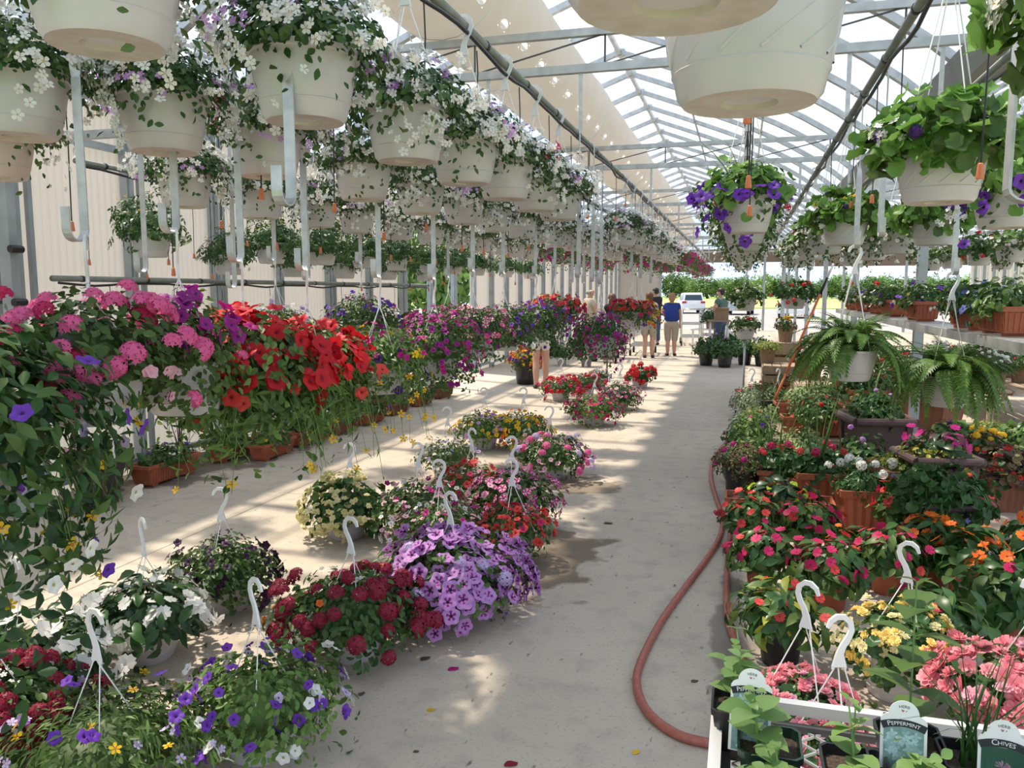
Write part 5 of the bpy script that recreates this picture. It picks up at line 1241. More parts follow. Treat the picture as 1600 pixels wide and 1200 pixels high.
low('purple_mix', -1.95, 7.65, 'dark purple basket with a few white petunias hung low', 'flat metal strap holding the dark purple basket', sc=1.05)
low('coral_mix', -1.80, 8.5, 'coral red and pink petunia basket hung low in front of the blonde woman', 'flat metal strap holding the coral petunia basket', z=1.3)
low('calib_magenta', -1.28, 7.15, 'magenta calibrachoa basket hung low near the middle of the picture', 'flat metal strap holding the middle magenta basket', z=1.12, sc=.86)
low('coral_mix', -1.42, 9.2, 'coral petunia basket hung low beside the orange and yellow one', 'flat metal strap holding the coral basket by the aisle', z=1.28, sc=.8)
low('orange_mix', -1.22, 10.1, 'orange, yellow and violet basket hung low before the shoppers', 'flat metal strap holding the orange and yellow basket', z=1.22, sc=.95)
low('calib_plain', -3.0, 8.3, 'small magenta basket hung low deep among the left rows', 'flat metal strap holding the deep magenta basket', z=1.2)
low('purple_mix', -3.0, 6.2, 'white and lilac basket hung low behind the striped petunias', 'flat metal strap holding the lilac basket at the back', z=1.28)
low('white_mix', -3.05, 4.9, 'white flowered basket hung low behind the green bidens basket', 'flat metal strap holding the white basket at the back', z=1.26)
plant('orange_mix', gp(822, 600), 'yellow and orange flowers in a black pot beside the bare legs', 'nursery', name='potted_plant', cat='potted plant', psc=1.6, sc=1.25)
# near left corner: wild trailing basket
wb = plant('wild_mix', (-1.95, 1.56, 1.15), 'shaded trailing basket of yellow, white and violet flowers filling the left edge', 'basket', hang=4, hz=.4, group=GH, sc=1.28, hk=.75)
strap(-1.976, 1.56, 1.15 + .19 + .455 - .075, 'flat metal strap at the left edge above the trailing basket')
# empty straps
for i, (x, y, z1) in enumerate([(-1.22, 1.98, 1.93), (-3.1, 3.62, 1.80), (-3.1, 4.4, 1.72), (-3.1, 5.3, 1.78), (-1.22, 6.0, 1.80), (-1.22, 6.6, 1.78), (-1.95, 9.3, 1.8), (-1.95, 10.0, 1.8), (-1.22, 11.0, 1.8), (-1.95, 11.2, 1.8)]):
    strap(x, y, z1, ['wide empty strap hook hanging left of the first tomato basket', 'empty strap hook seen above the purple petunias', 'empty strap hook seen above the left red petunias', 'empty strap hook seen above the right red petunias', 'empty strap hook at the gap in the nearest left row', 'second empty strap hook in the gap of the nearest left row', 'empty strap hook behind the coral basket', 'second empty strap hook behind the coral basket', 'empty strap hook behind the orange and yellow basket', 'empty strap hook deep behind the coral basket'][i])

# trailing stems with bidens flowers
def trails(root, kind_fl, n, seed, z, az, reach, drop, leafm='leaf_fresh', fr=.021, nfl=2):
    rng = np.random.RandomState(seed); mb = MB(); fm = tmesh('bidens', ('yellow_petal', 'eye_orange')); lf = []
    for i in range(n):
        a = math.radians(rng.uniform(*az)); rr = rng.uniform(.6, 1.0) * reach; dd = rng.uniform(.5, 1.0) * drop; pts = []
        for j in range(9):
            t = j / 8; r = .16 + rr * (t ** .8); zz = z + .10 * math.sin(t * 2.4) - dd * t * t; pts.append(Vector((r * math.cos(a + .3 * t * rng.uniform(-.4, .4)), r * math.sin(a), zz)))
        mb.tube(pts, .0013, 4)
        for j in range(2, 9):
            if rng.uniform() < .8:
                d = (pts[j] - pts[j - 1]).normalized(); side = Vector((rng.normal(), rng.normal(), rng.normal())); zz = (Vector((0, 0, 1)) + side * .5).normalized(); yv = (d + side * .8); yv = (yv - zz * yv.dot(zz)).normalized(); xv = yv.cross(zz)
                lf.append(Matrix.Translation(pts[j]) @ Matrix(((xv.x, yv.x, zz.x), (xv.y, yv.y, zz.y), (xv.z, yv.z, zz.z))).to_4x4() @ Matrix.Scale(.045, 4))
        for q in range(int(nfl) + (1 if rng.uniform() < nfl - int(nfl) else 0)):
            p = pts[-1 - q] + Vector(rng.normal(0, .015, 3)); dirv = Vector((math.cos(a) * .4 + rng.normal(0, .4), math.sin(a) * .4 - .4 + rng.normal(0, .3), .5 + rng.normal(0, .3)))
            link('flower', fm, root, mat4=Matrix.Translation(p) @ basis(dirv, rng.uniform(0, 6)) @ Matrix.Scale(fr * rng.uniform(.85, 1.15), 4))
    o = mb.obj('trailing_stems', 'stem_green', root); o['kind'] = 'stuff'
    if lf: o = link('stem_leaves', mass('stem_leaves', TP['narrow'], lf, [leafm]), root); o['kind'] = 'stuff'
trails(wb, 'bidens', 12, 3, .10, (-40, 50), .16, .40, nfl=1, fr=.018, leafm='leaf_mid')
for o in list(bpy.data.objects):
    if o.name.startswith('hanging_basket') and o.parent is None and 'label' in o:
        if o['label'].startswith('big bright red'): trails(o, 'bidens', 16, 5, .12, (-100, 80), .24, .42, nfl=.5, fr=.019)
        if o['label'].startswith('bright red petunia'): trails(o, 'bidens', 12, 6, .12, (-90, 60), .22, .50, nfl=.8, fr=.020)
        if o['label'].startswith('green trailing'): trails(o, 'bidens', 12, 7, .12, (-70, 80), .16, .46, nfl=1.6, fr=.020)

# ================================================================== FLOOR BASKETS IN THE MIDDLE
GB = 'flower baskets set on the concrete floor'
def fb(kind, px, py, label, pot='basket', sc=1.0, hang=3, **k):
    sc *= 1.16; p = gp(px, py); return plant(kind, p, label, pot, hang=hang, group=GB, sc=sc, **k)
fb('begonia_cream', 542, 838, 'cream yellow begonia basket on the concrete, behind the lilac petunias', lean=(.03, 0), hz=.2)
fb('impatiens_white', 232, 1026, 'white impatiens in a round white basket, right one of the pair', lean=(.0, .01), hz=2.6)
fb('calib_black', 352, 950, 'near-black petunia basket behind the white impatiens', hz=.2)
fb('impatiens_white', 40, 1120, 'white impatiens basket at the left edge of the floor', sc=1.1, hz=2.8)
fb('verbena_maroon', -12, 1205, 'maroon verbena basket cut by the lower left edge', sc=.9, hz=.5)
fb('verbena_maroon', 552, 1022, 'maroon verbena basket with orange and white flecks beside the lilac petunias', hz=2.9)
fb('calib_purplewhite', 408, 1172, 'violet and white calibrachoa basket in front of the maroon verbena', sc=.86, hz=2.7)
fb('bidens_mix', 165, 1248, 'mixed violet, lavender and yellow basket at the lower left corner', sc=.95, hz=2.9)
fb('petunia_lilac', 705, 960, 'full lilac petunia basket with dark veined throats', sc=1.03, hz=2.8)
fb('petunia_coral', 800, 878, 'red petunia basket half hidden right behind the lilac petunias', sc=.78, hz=0)
fb('pale_mix', 655, 838, 'pale pink and white small-flowered basket between cream begonia and red petunias', sc=1.0, hz=.1)
fb('pale_mix', 688, 880, 'pale pink basket with plum flecks right behind the lilac petunias', sc=.95, hz=.3)
fb('petunia_coral', 738, 802, 'coral red petunia basket in the middle of the floor group', sc=.9, hz=2.7)
fb('petunia_starpink', 800, 822, 'pink and white starred petunia basket in a white pot by the damp stain', sc=1.0, hz=.3)
fb('white_mix', 700, 748, 'small white and lavender basket left of the yellow and purple one', hz=.3, sc=.95)
fb('yellow_purple', 757, 700, 'yellow and purple calibrachoa basket in the middle distance', hz=.1)
fb('yellow_white', 818, 700, 'yellow and orange basket with white clusters at its right', hz=.3)
fb('verbena_lilac', 858, 746, 'pink and lavender verbena basket at the aisle edge', sc=1.02, hz=.2)
fb('magenta_white', 928, 664, 'low spreading magenta and white basket at the aisle edge', sc=1.05, hz=.2)
fb('stripe_pink', 968, 640, 'pink and plum basket between the magenta one and the red ball', sc=.95, hz=.4)
fb('verbena_red', 876, 626, 'red and pink verbena basket in a white pot before the bare legs', hz=.1)
fb('verbena_red', 915, 618, 'second red verbena basket right beside the one before the bare legs', sc=.9, hz=.5)
fb('geranium_redball', 1000, 606, 'bright red geranium ball in a white pot, farthest of the floor group', sc=1.0, hz=.3)
fb('white_mix', 935, 606, 'small white flowered basket behind the red verbenas', sc=.8, hz=.3)

# ================================================================== LEFT WALL: POTS AND BOXES ON THE FLOOR
GW = 'terracotta boxes along the left wall'
gpot = plant('geranium_palepink', (-4.93, 5.14, 0), 'broad dark pot with a grape relief and pale pink geraniums', 'grape', name='potted_geranium', cat='potted plant', rz=0, sc=1.0)
rel = MB(); rr = np.random.RandomState(4)
for k in range(22):
    u = k / 22; wv = int(math.sqrt(k)); a = -.30 + .05 * (rr.uniform(-1, 1)) * (1.6 - u * 1.2); z = .25 - .15 * u; rad = .142 + .19 * z + .004
    rel.lathe([(0, -.011), (.008, -.008), (.011, 0), (.008, .008), (0, .011)], 6, c=(rad * math.cos(a - .5 + .6), rad * math.sin(a - .5), z))
rel.obj('grape_relief', 'grape_relief', gpot, True)
vine = MB(); vine.tube([((.142 + .19 * z + .004) * math.cos(a), (.142 + .19 * z + .004) * math.sin(a), z) for a, z in [(-1.9 + .14 * j, .25 + .04 * math.sin(j * .9)) for j in range(10)]], .006, 5); vine.obj('vine_relief', 'grape_relief', gpot, True)
def box(kind, x, y, label, pot='trough', rz=math.pi / 2, sc=.9, z=0.0, psc=1.0, grp=GW): return plant(kind, (x, y, z), label, pot, name='window_box', cat='planter box', group=grp, rz=rz, sc=sc, psc=psc)
box('ivy_mix', -4.98, 5.98, 'long terracotta box with violet and white flowers beside the grape pot', psc=1.15)
plant('spike', (-5.18, 6.45, 0), 'dark spiky grass in a pot behind the long terracotta box', 'terracotta', name='potted_spike', cat='potted plant', sc=.9)
plant('spike', (-5.2, 5.5, 0), 'dark spiky grass rising behind the grape pot', 'terracotta', name='potted_spike', cat='potted plant', sc=.9)
for i, (x, y, kd, p) in enumerate([(-4.98, 6.95, 'ivy_mix', 'trough'), (-4.62, 7.15, 'begonia_box', 'trough'), (-4.95, 7.75, 'begonia_box', 'trough_dull'), (-4.62, 7.9, 'mixed_red', 'trough'), (-4.95, 8.5, 'ivy_mix', 'trough'), (-4.60, 8.62, 'begonia_box', 'trough_dull'), (-4.58, 9.35, 'ivy_mix', 'trough'), (-4.95, 9.5, 'begonia_box', 'trough'), (-4.60, 10.2, 'begonia_box', 'trough_dull'), (-4.95, 10.6, 'ivy_mix', 'trough'), (-4.6, 11.1, 'mixed_red', 'trough'), (-4.6, 12.0, 'begonia_box', 'trough_dull')]):
    box(kd, x, y, 'terracotta flower box on the floor, %s along the left wall past the long one' % ORD[i], p)
for i, (px, py, kd, p, s) in enumerate([(878, 571, 'dark_green', 'whitepot', 1.45), (916, 573, 'dark_green', 'greypot', 1.55), (935, 556, 'mixed_red', 'terracotta', 1.2), (955, 553, 'red_geranium_basket', 'terracotta', 1.2), (900, 552, 'dark_green', 'black', 1.3), (965, 545, 'coral_mix', 'terracotta', 1.3), (860, 556, 'dark_green', 'black', 1.4), (838, 560, 'mixed_green', 'black', 1.4), (822, 572, 'mixed_green', 'terracotta', 1.3), (925, 542, 'mixed_green', 'black', 1.4)]):
    plant(kd, gp(px, py), ['leafy plant in a white pot behind the bare legs', 'leafy plant in a grey pot beside the white pot', 'red mixed plant in a clay pot behind the brown sign', 'red geranium in a clay pot right of the brown sign', 'dark leafy plant in a black pot behind the white pot', 'coral plant in a clay pot near the shopper with the bag', 'dark leafy plant in a black pot left of the white pot', 'green plant in a black pot left of the bare legs', 'green plant in a clay pot far left of the bare legs', 'green plant in a black pot deep behind the sign'][i], p, name='potted_plant', cat='potted plant', group='potted plants on the floor by the shoppers', psc=s, sc=1.0)
# brown sign on a stake
sg = empty('stake_sign', gp(948, 598), label='blank brown square sign on a stake among the floor baskets', cat='sign')
MB().box((0, 0, .55), (.26, .02, .24)).obj('board', 'sign_brown', sg); MB().box((0, .012, .25), (.03, .02, .5)).obj('stake', 'sign_brown', sg)
# tube bench with pots by the left wall
bn = empty('tube_bench', (-4.95, 11.0, 0), label='galvanized tube bench with pots against the left wall', cat='bench')
for x in (-.28, .28): MB().tube([(x, -2.4, .92), (x, 1.6, .92)], .02, 8).obj('rail', 'galv', bn, True)
for y in (-2.3, -.4, 1.5):
    MB().tube([(-.28, y, .90), (.28, y, .90)], .016, 8).obj('cross_rail', 'galv', bn, True)
    for x in (-.28, .28): MB().tube([(x, y, 0), (x, y, .90)], .016, 8).obj('leg', 'galv', bn, True)
for i, (y, kd, p) in enumerate([(9.9, 'white_geranium', 'whitepot'), (10.75, 'geranium_palepink', 'whitepot'), (11.5, 'red_geranium_basket', 'nursery')]):
    plant(kd, (-4.9, y, .94), ['white geranium in a white pot on the tube bench', 'pale pink geranium in a white pot on the tube bench', 'coral geranium in a black pot on the tube bench'][i], p, name='potted_geranium', cat='potted plant', psc=1.5 if p == 'whitepot' else 1.1, sc=.75)
# ================================================================== RIGHT SIDE
GI = 'impatiens pots on the floor at the right'
def rp(kind, px, py, label, pot='terracotta', name='potted_impatiens', cat='potted plant', group=GI, z=0.0, **k):
    return plant(kind, gp(px, py, z), label, pot, name=name, cat=cat, group=group, **k)
rp('impatiens_magenta', 1190, 925, 'magenta impatiens pot at the front left of the impatiens block by the hose', psc=1.1, sc=1.0)
rp('impatiens_magenta', 1296, 950, 'magenta impatiens pot at the front of the block, above the yellow begonia', psc=1.1, sc=1.05)
rp('impatiens_magenta', 1385, 925, 'red magenta impatiens pot behind the big white hook', psc=1.1, sc=1.0)
rp('impatiens_coral', 1172, 860, 'coral and pink impatiens pot beside the hose bend', psc=1.1)
rp('impatiens_magenta', 1262, 868, 'magenta impatiens pot in the middle of the block', psc=1.1, sc=1.05)
rp('impatiens_orange', 1325, 902, 'orange impatiens in the middle of the magenta block', psc=.9, sc=.75)
rp('impatiens_coral', 1422, 856, 'coral red impatiens in a large clay pot, left of the pair behind', psc=1.35, sc=1.15)
rp('impatiens_coral', 1490, 846, 'coral red impatiens, right of the pair behind, by the dark planter', psc=1.3, sc=1.15)
t1 = rp('impatiens_orange', 1455, 912, 'orange impatiens in the left of two bare-sided clay pots', psc=1.15, sc=1.0)
t2 = rp('impatiens_orange', 1508, 938, 'orange impatiens in the right of two bare-sided clay pots, with a white tag', psc=1.15, sc=1.05)
tagon(t2, (-.03, -.06, .17), 0, s=1.1)
rp('impatiens_orange', 1605, 925, 'orange impatiens cut by the right picture edge', psc=1.15, sc=1.1)
rp('impatiens_dark', 1570, 1000, 'dark-leaved impatiens with magenta bloom in front of the two bare pots', psc=1.1, sc=1.05)
rp('impatiens_dark', 1462, 1040, 'dark-leaved impatiens right of the yellow begonia', psc=1.1, sc=1.05)
rp('impatiens_varieg', 1218, 1035, 'yellow-striped impatiens with coral buds in a black pot', 'black', psc=1.2, sc=1.05)
GE = 'begonia baskets on the floor at the right'
plant('begonia_yellow', gp(1400, 1083), 'yellow begonia in a white basket behind the herb bench', 'basket', hang=3, group=GE, hz=2.7, lean=(.02, .0))
plant('begonia_pink', gp(1250, 1180), 'pink begonia basket half hidden behind the left herb pots', 'basket', hang=3, group=GE, hz=2.6, sc=.72)
plant('begonia_pink', gp(1300, 1262), 'pink begonia basket right below the herb bench back rail', 'basket', hang=3, group=GE, hz=.3, sc=.6)
plant('begonia_pink', gp(1596, 1168), 'large pink begonia basket behind the chives', 'basket', hang=3, group=GE, hz=.2, sc=1.15)

GD = 'planters behind the impatiens'
def big(kind, x, y, label, pot, z=0.0, psc=1.0, sc=1.0, rz=None, name='planter', cat='planter'):
    return plant(kind, (x, y, z), label, pot, name=name, cat=cat, group=GD, psc=psc, sc=sc, rz=rz)
big('coleus_box', .30, 6.0, 'plain terracotta box with dark leaves and bright lime coleus', 'trough', psc=1.25, rz=.0, sc=.95)
big('geranium_coral', .60, 6.5, 'fluted terracotta pot with a coral geranium and dark spikes', 'deck', psc=1.2, rz=.15)
big('geranium_white', .86, 6.02, 'fluted terracotta pot with white geraniums', 'deck', psc=1.2, rz=.1)
big('purple_creeper', .04, 6.75, 'bronze creeper with magenta clusters in a black pot by the hose', 'nursery', psc=1.05)
big('magenta_top', 1.36, 6.2, 'tall dark urn with bright magenta impatiens and lime vines', 'urn', psc=.98, rz=.2, sc=1.15)
big('lime_vine', 1.22, 6.3, 'yellow-green vine spilling beside the magenta urn', 'deck_dull', psc=1.6, rz=.2, sc=.9)
big('scented_green', 1.22, 5.42, 'low dark planter of scented geranium and grass before the tall urn', 'urn', psc=.72, rz=.2, sc=1.15)
big('dark_green', 1.15, 7.5, 'second dark urn with blue-green foliage behind the magenta one', 'urn', psc=1.1, rz=.2, sc=.85)
big('begonia_red', 2.0, 6.95, 'fluted clay box of red begonias at the right edge', 'deck_dull', psc=1.05, rz=.1, sc=1.05)
big('begonia_red', 2.4, 6.9, 'bronze-leaved red begonias cut by the right edge', 'deck_dull', psc=1.05, rz=.1, sc=1.05)
big('yellow_top', 2.05, 7.75, 'yellow-topped plant behind the red begonia box', 'deck_dull', psc=1.1, sc=1.0)
big('sweet_green', 2.55, 8.3, 'green vines with violet bloom behind the yellow-topped plant', 'deck_dull', psc=1.2, sc=1.1)
big('lime_vine', 2.6, 9.4, 'lime vine planter in the right bay behind the violet bloom', 'trough', psc=1.2, sc=1.2)
big('sweet_green', 2.15, 9.0, 'leafy planter with coral flecks right of the right fern', 'trough', psc=1.2, sc=1.1)
big('mixed_green', .22, 7.35, 'mixed planter with grass and cream daisies behind the coleus box', 'trough', psc=1.2, rz=.3)
big('geranium_coral', .32, 6.72, 'red-flecked planter with dark leaves between creeper and coral geranium', 'deck', psc=1.0, sc=1.0)
big('mixed_varieg', .55, 7.35, 'variegated white-edged planter with a tall spike', 'deck', psc=1.1)
big('dark_green', .95, 6.85, 'dark leafy planter between the fluted pots', 'deck', psc=1.1, sc=.95)
big('mixed_green', .12, 8.2, 'tall grassy planter with violet flowers at the aisle edge', 'deck', psc=1.0)
big('mixed_varieg', .28, 9.1, 'pale variegated planter at the aisle edge', 'deck', psc=1.0)
big('mixed_red', .75, 8.2, 'terracotta box with red bloom in the middle of the right display', 'trough', z=.30, psc=1.15, rz=.1)
big('mixed_green', 1.25, 8.45, 'terracotta box with green grass below the left fern', 'trough', z=.30, psc=1.15, rz=.1)
big('mixed_varieg', .72, 9.2, 'white-edged foliage in a terracotta box on the pallet', 'trough', z=.30, psc=1.15, rz=.1)
big('dark_green', 1.3, 9.3, 'blue-green foliage in a terracotta box on the pallet', 'deck', z=.30, psc=1.3, rz=.1)
big('silver_mix', .16, 11.2, 'silvery foliage basket with a white hook at the aisle edge', 'basket', sc=1.15, name='flower_basket')
r = [o for o in bpy.data.objects if o.name.startswith('flower_basket')][-1]; hanger(r, .19, .15, 3, .2)
big('mixed_red', .55, 10.4, 'planter with scarlet geraniums below the broom handle', 'trough', psc=1.2)
r2 = big('mixed_green', .50, 11.3, 'basket with a white hook next to the silvery one', 'basket', name='flower_basket'); hanger(r2, .19, .15, 3, .9)
big('mixed_green', 1.0, 10.6, 'grassy planter below the left fern', 'deck', psc=1.2)
big('mixed_red', 1.35, 11.2, 'red-flecked planter between the two ferns', 'deck', z=.45, psc=1.2)
big('bronze_grass', .30, 12.6, 'bronze grass planter by the pale crates', 'trough', psc=1.2)
big('bronze_grass', .75, 12.9, 'orange-leaved planter by the pale crates', 'deck', psc=1.2)
big('mixed_red', 1.1, 13.2, 'red geranium planter on the far pale crates', 'deck', z=.55, psc=1.1)
big('lime_vine', .42, 13.5, 'lime foliage on the far pale crates', 'clay', z=.55, psc=1.5, sc=.8)
big('white_geranium', .95, 12.2, 'white geranium planter in front of the far crates', 'deck', z=.45, psc=1.1)
big('yellow_top', .72, 14.2, 'yellow flowered pot on the far crates', 'clay', z=.85, psc=1.5, sc=.8)
# black pots at the far aisle edge
for i, (px, py) in enumerate([(1103, 571), (1132, 574), (1163, 570), (1190, 572), (1120, 560), (1150, 557)]):
    rp('dark_green', px, py, ['leafy plant in a black pot, leftmost at the far aisle edge', 'leafy plant with a lilac bloom in a black pot, second at the far aisle edge', 'leafy black-potted plant, third at the far aisle edge', 'leafy black-potted plant, fourth at the far aisle edge', 'leafy black-potted plant, left of the two behind at the far aisle edge', 'leafy black-potted plant, right of the two behind at the far aisle edge'][i], 'nursery', name='potted_plant', group='black pots at the far aisle edge', psc=1.25, sc=1.15)
# pallets and crates
def crate(x, y, z, w, d, h, label, name='wooden_crate', n=4):
    c = empty(name, (x, y, z), 0, label, 'crate', 'wooden crates and pallets at the right')
    for sx in (-1, 1):
        for sy in (-1, 1): MB().box((sx * (w / 2 - .02), sy * (d / 2 - .02), h / 2), (.04, .04, h)).obj('corner_post', 'wood_pale', c)
    sl = MB().box((0, 0, 0), (w + .01, .014, h / n * .8)).mesh('slat', 'wood_pale'); s2 = MB().box((0, 0, 0), (.014, d + .01, h / n * .8)).mesh('slat', 'wood_pale')
    for k in range(n):
        zz = h * (k + .5) / n
        for s in (-1, 1): link('slat', sl, c, (0, s * (d / 2 + .007), zz)); link('slat', s2, c, (s * (w / 2 + .007), 0, zz))
    m = int(w / .12); tb = MB().box((0, 0, 0), (w / m * .9, d, .015)).mesh('top_board', 'wood_pale')
    for k in range(m): link('top_board', tb, c, (-w / 2 + w * (k + .5) / m, 0, h - .0076))
crate(1.0, 8.75, 0, 1.35, 1.6, .30, 'low wooden pallet under the terracotta boxes', 'wooden_pallet', 2)
crate(1.15, 11.8, 0, .8, 1.6, .45, 'wooden crate below the planters between the ferns')
ps_ = empty('plant_stand', (.06, 12.9, 0), 0, 'thin metal stand under the lowest basket straight ahead', 'stand')
MB().lathe([(0, .965), (.11, .965), (.11, .978), (0, .978)], 20).obj('top_plate', 'galv', ps_); MB().tube([(0, 0, .02), (0, 0, .966)], .016, 8).obj('pole', 'galv', ps_, True); MB().lathe([(0, 0), (.15, 0), (.14, .02), (0, .025)], 20).obj('base_plate', 'galv', ps_)
crate(.75, 13.3, 0, .8, .7, .55, 'pale wooden crate stack at the far right, lower')
crate(.78, 14.2, 0, .6, .6, .85, 'pale wooden crate stack at the far right, taller')
# ferns
def fern(x, y, z, label, hk):
    root = empty('fern_basket', (x, y, z), 0, label, 'fern', 'hanging ferns')
    link('pot', POTS['basket'][0], root); rng = np.random.RandomState(int(y * 100))
    for i in range(135):
        a = rng.uniform(0, 6.28); lvl = rng.uniform(); t = ['frond0', 'frond1', 'frond2'][min(2, int(lvl * 3))]; s = rng.uniform(.30, .44) * (.8 if lvl < .25 else 1)
        m = Matrix.Translation((.05 * math.cos(a), .05 * math.sin(a), .17)) @ Matrix.Rotation(a - math.pi / 2 + rng.uniform(-.2, .2), 4, 'Z') @ Matrix.Rotation((1 - lvl) * 1.25 - .15 + rng.uniform(-.1, .15), 4, 'X') @ Matrix.Rotation(rng.uniform(-.4, .4), 4, 'Y') @ Matrix.Scale(s, 4)
        link('frond', tmesh(t, ('leaf_fern',)), root, mat4=m)
    hanger(root, .19, .15, 4, .3, (0, 0), hk); return root
fern(.66, 5.35, 1.15, 'drooping green fern in a white basket, left one of the two', 1.55)
fern(1.24, 5.5, .99, 'drooping green fern in a white basket, right one of the two', 1.55)
strap(.634, 5.35, 1.15 + .19 + .455 + .165, 'flat metal strap holding the left fern')
strap(1.214, 5.5, .99 + .19 + .455 + .165, 'flat metal strap holding the right fern')
_ws = strap(.66, 2.38, 1.93, 'bright wide twisted strap at the upper right, near the leafy basket', turn=math.pi / 2); _ws.scale = (1.7, 1.7, 1.0)
strap(.70, 4.9, 2.0, 'empty strap hanging under the big geranium leaves at the right')
strap(1.24, 3.9, 1.95, 'empty strap at the right edge above the long terracotta box')
# plant shelf along the gutter posts
sh = empty('wall_shelf', (1.52, 8.75, 1.44), label='galvanized shelf carrying terracotta boxes along the gutter posts', cat='shelf')
for x in (-.14, .14): MB().box((x, 0, -.03), (.03, 8.5, .06)).obj('rail', 'galv', sh)
dk = MB().box((0, 0, 0), (.26, .05, .008)).mesh('deck_slat', 'galv_strap')
for k in range(66): link('deck_slat', dk, sh, (0, -4.15 + k * .126, -.004))
for y in (8.9, 13.75): MB().bar((.16, y - 8.75, -.03), (.19, y - 8.75, -.35), .03, .03).obj('bracket', 'galv', sh)
GS = 'terracotta boxes on the gutter shelf'
for i, (y, kd) in enumerate([(5.35, 'blue_box'), (6.05, 'blue_box'), (7.7, 'violet_box'), (9.0, 'ivy_mix'), (9.9, 'geranium_box'), (11.0, 'violet_box'), (12.1, 'geranium_box')]):
    plant(kd, (1.5, y, 1.445), ['terracotta box with blue petunias and ivy at the right end of the shelf', 'terracotta box with white and blue bloom, second from the right on the shelf', 'terracotta box with violet petunias in the middle of the shelf', 'terracotta box with white trailing bloom on the shelf', 'terracotta box with red geranium left of the violet one on the shelf', 'small terracotta box with violets toward the far shelf end', 'farthest terracotta box on the shelf'][i], 'trough', name='window_box', cat='planter box', group=GS, rz=math.pi / 2, sc=.95)
# clay pots of white bloom across the right bay
GC = 'clay pots with white bloom in the right bay'
k = 0
for yy in (10.9, 11.5, 12.2, 13.0, 13.8):
    for xx in (3.0, 3.42, 3.84):
        plant('white_daisy', (xx + .05 * (k % 2), yy, .55), 'white-flowered clay pot on the right bay bench, %s counting from the near corner' % ORD[k], 'clay', name='potted_daisy', cat='potted plant', group=GC, psc=1.25, sc=.9); k += 1
bb = empty('low_bench', (3.45, 12.4, 0), label='low slatted bench of clay pots in the right bay', cat='bench')
for i in range(9): MB().box((-.6 + i * .15, 0, .53), (.12, 3.8, .03)).obj('slat', 'wood_pale', bb)
for sx in (-.55, .55):
    for sy in (-1.7, 0, 1.7): MB().box((sx, sy, .255), (.06, .06, .51)).obj('leg', 'wood_pale', bb)
for i, (x, y, kd) in enumerate([(2.9, 14.8, 'mixed_red'), (3.4, 15.6, 'red_geranium_basket'), (2.6, 15.4, 'mixed_green'), (4.2, 15.0, 'mixed_red'), (5.0, 16.0, 'mixed_green'), (4.4, 17.4, 'white_geranium'), (2.3, 13.2, 'mixed_red'), (2.2, 11.6, 'mixed_green'), (2.25, 10.4, 'mixed_red'), (5.4, 14.4, 'sweet_green')]):
    plant(kd, (x, y, 0), 'potted plant on the floor of the right bay, %s from the gutter post row' % ORD[i], 'deck_dull', name='planter', cat='planter', group='floor planters in the right bay', psc=1.7, sc=1.3)
# broom leaning in the display
br = empty('broom', (.30, 9.8, 0), label='broom handle with an orange shaft and black and white top leaning among plants', cat='broom')
a = Vector((0, 0, .62)); b = Vector(atY(1302, 412, 10.0)) - Vector((.30, 9.8, 0)); c0 = Vector(atY(1228, 584, 9.6)) - Vector((.30, 9.8, 0))
MB().tube([c0, c0.lerp(b, .72)], .014, 8).obj('shaft', 'tool_orange', br, True); MB().tube([c0.lerp(b, .72), c0.lerp(b, .87)], .015, 8).obj('grip', 'black_plastic', br, True); MB().tube([c0.lerp(b, .87), b], .014, 8).obj('top_end', 'plastic_white', br, True)
low0 = c0 + (c0 - b) * .25
MB().tube([low0, c0], .013, 8).obj('lower_shaft', 'tool_orange', br, True); q = MB(); q.box((low0.x, low0.y, max(.06, low0.z - .05)), (.30, .06, .12)); q.obj('brush_head', 'black_plastic', br)
# hose
def smooth(pts, n=8):
    P = [Vector(p) for p in pts]; out = []
    for i in range(len(P) - 1):
        p0, p1, p2, p3 = P[max(0, i - 1)], P[i], P[i + 1], P[min(len(P) - 1, i + 2)]
        for j in range(n):
            t = j / n; out.append(.5 * ((2 * p1) + (p2 - p0) * t + (2 * p0 - 5 * p1 + 4 * p2 - p3) * t * t + (3 * p1 - p0 - 3 * p2 + p3) * t ** 3))
    return out + [P[-1]]
hp = [(1180, 1168), (1112, 1162), (1055, 1146), (1012, 1112), (995, 1070), (1003, 1030), (1035, 968), (1075, 912), (1108, 868), (1126, 835), (1128, 806), (1118, 775), (1111, 745), (1116, 715), (1135, 690), (1150, 672), (1160, 650), (1166, 632)]
hs = empty('garden_hose', gp(1060, 1000), label='thick dull red garden hose looped on the concrete aisle', cat='hose')
o0 = Vector(gp(1060, 1000))
def hz(l): return [Vector(gp(x, y, .019)) - o0 for x, y in l]
MB().tube(smooth(hz(hp)), .0185, 10).obj('near_loop', 'hose_red', hs, True)
hp2 = [(1140, 782), (1141, 830), (1137, 880), (1135, 935), (1139, 975), (1152, 1010), (1172, 1060), (1200, 1120)]
MB().tube(smooth(hz(hp2)), .0185, 10).obj('inner_strand', 'hose_red', hs, True)
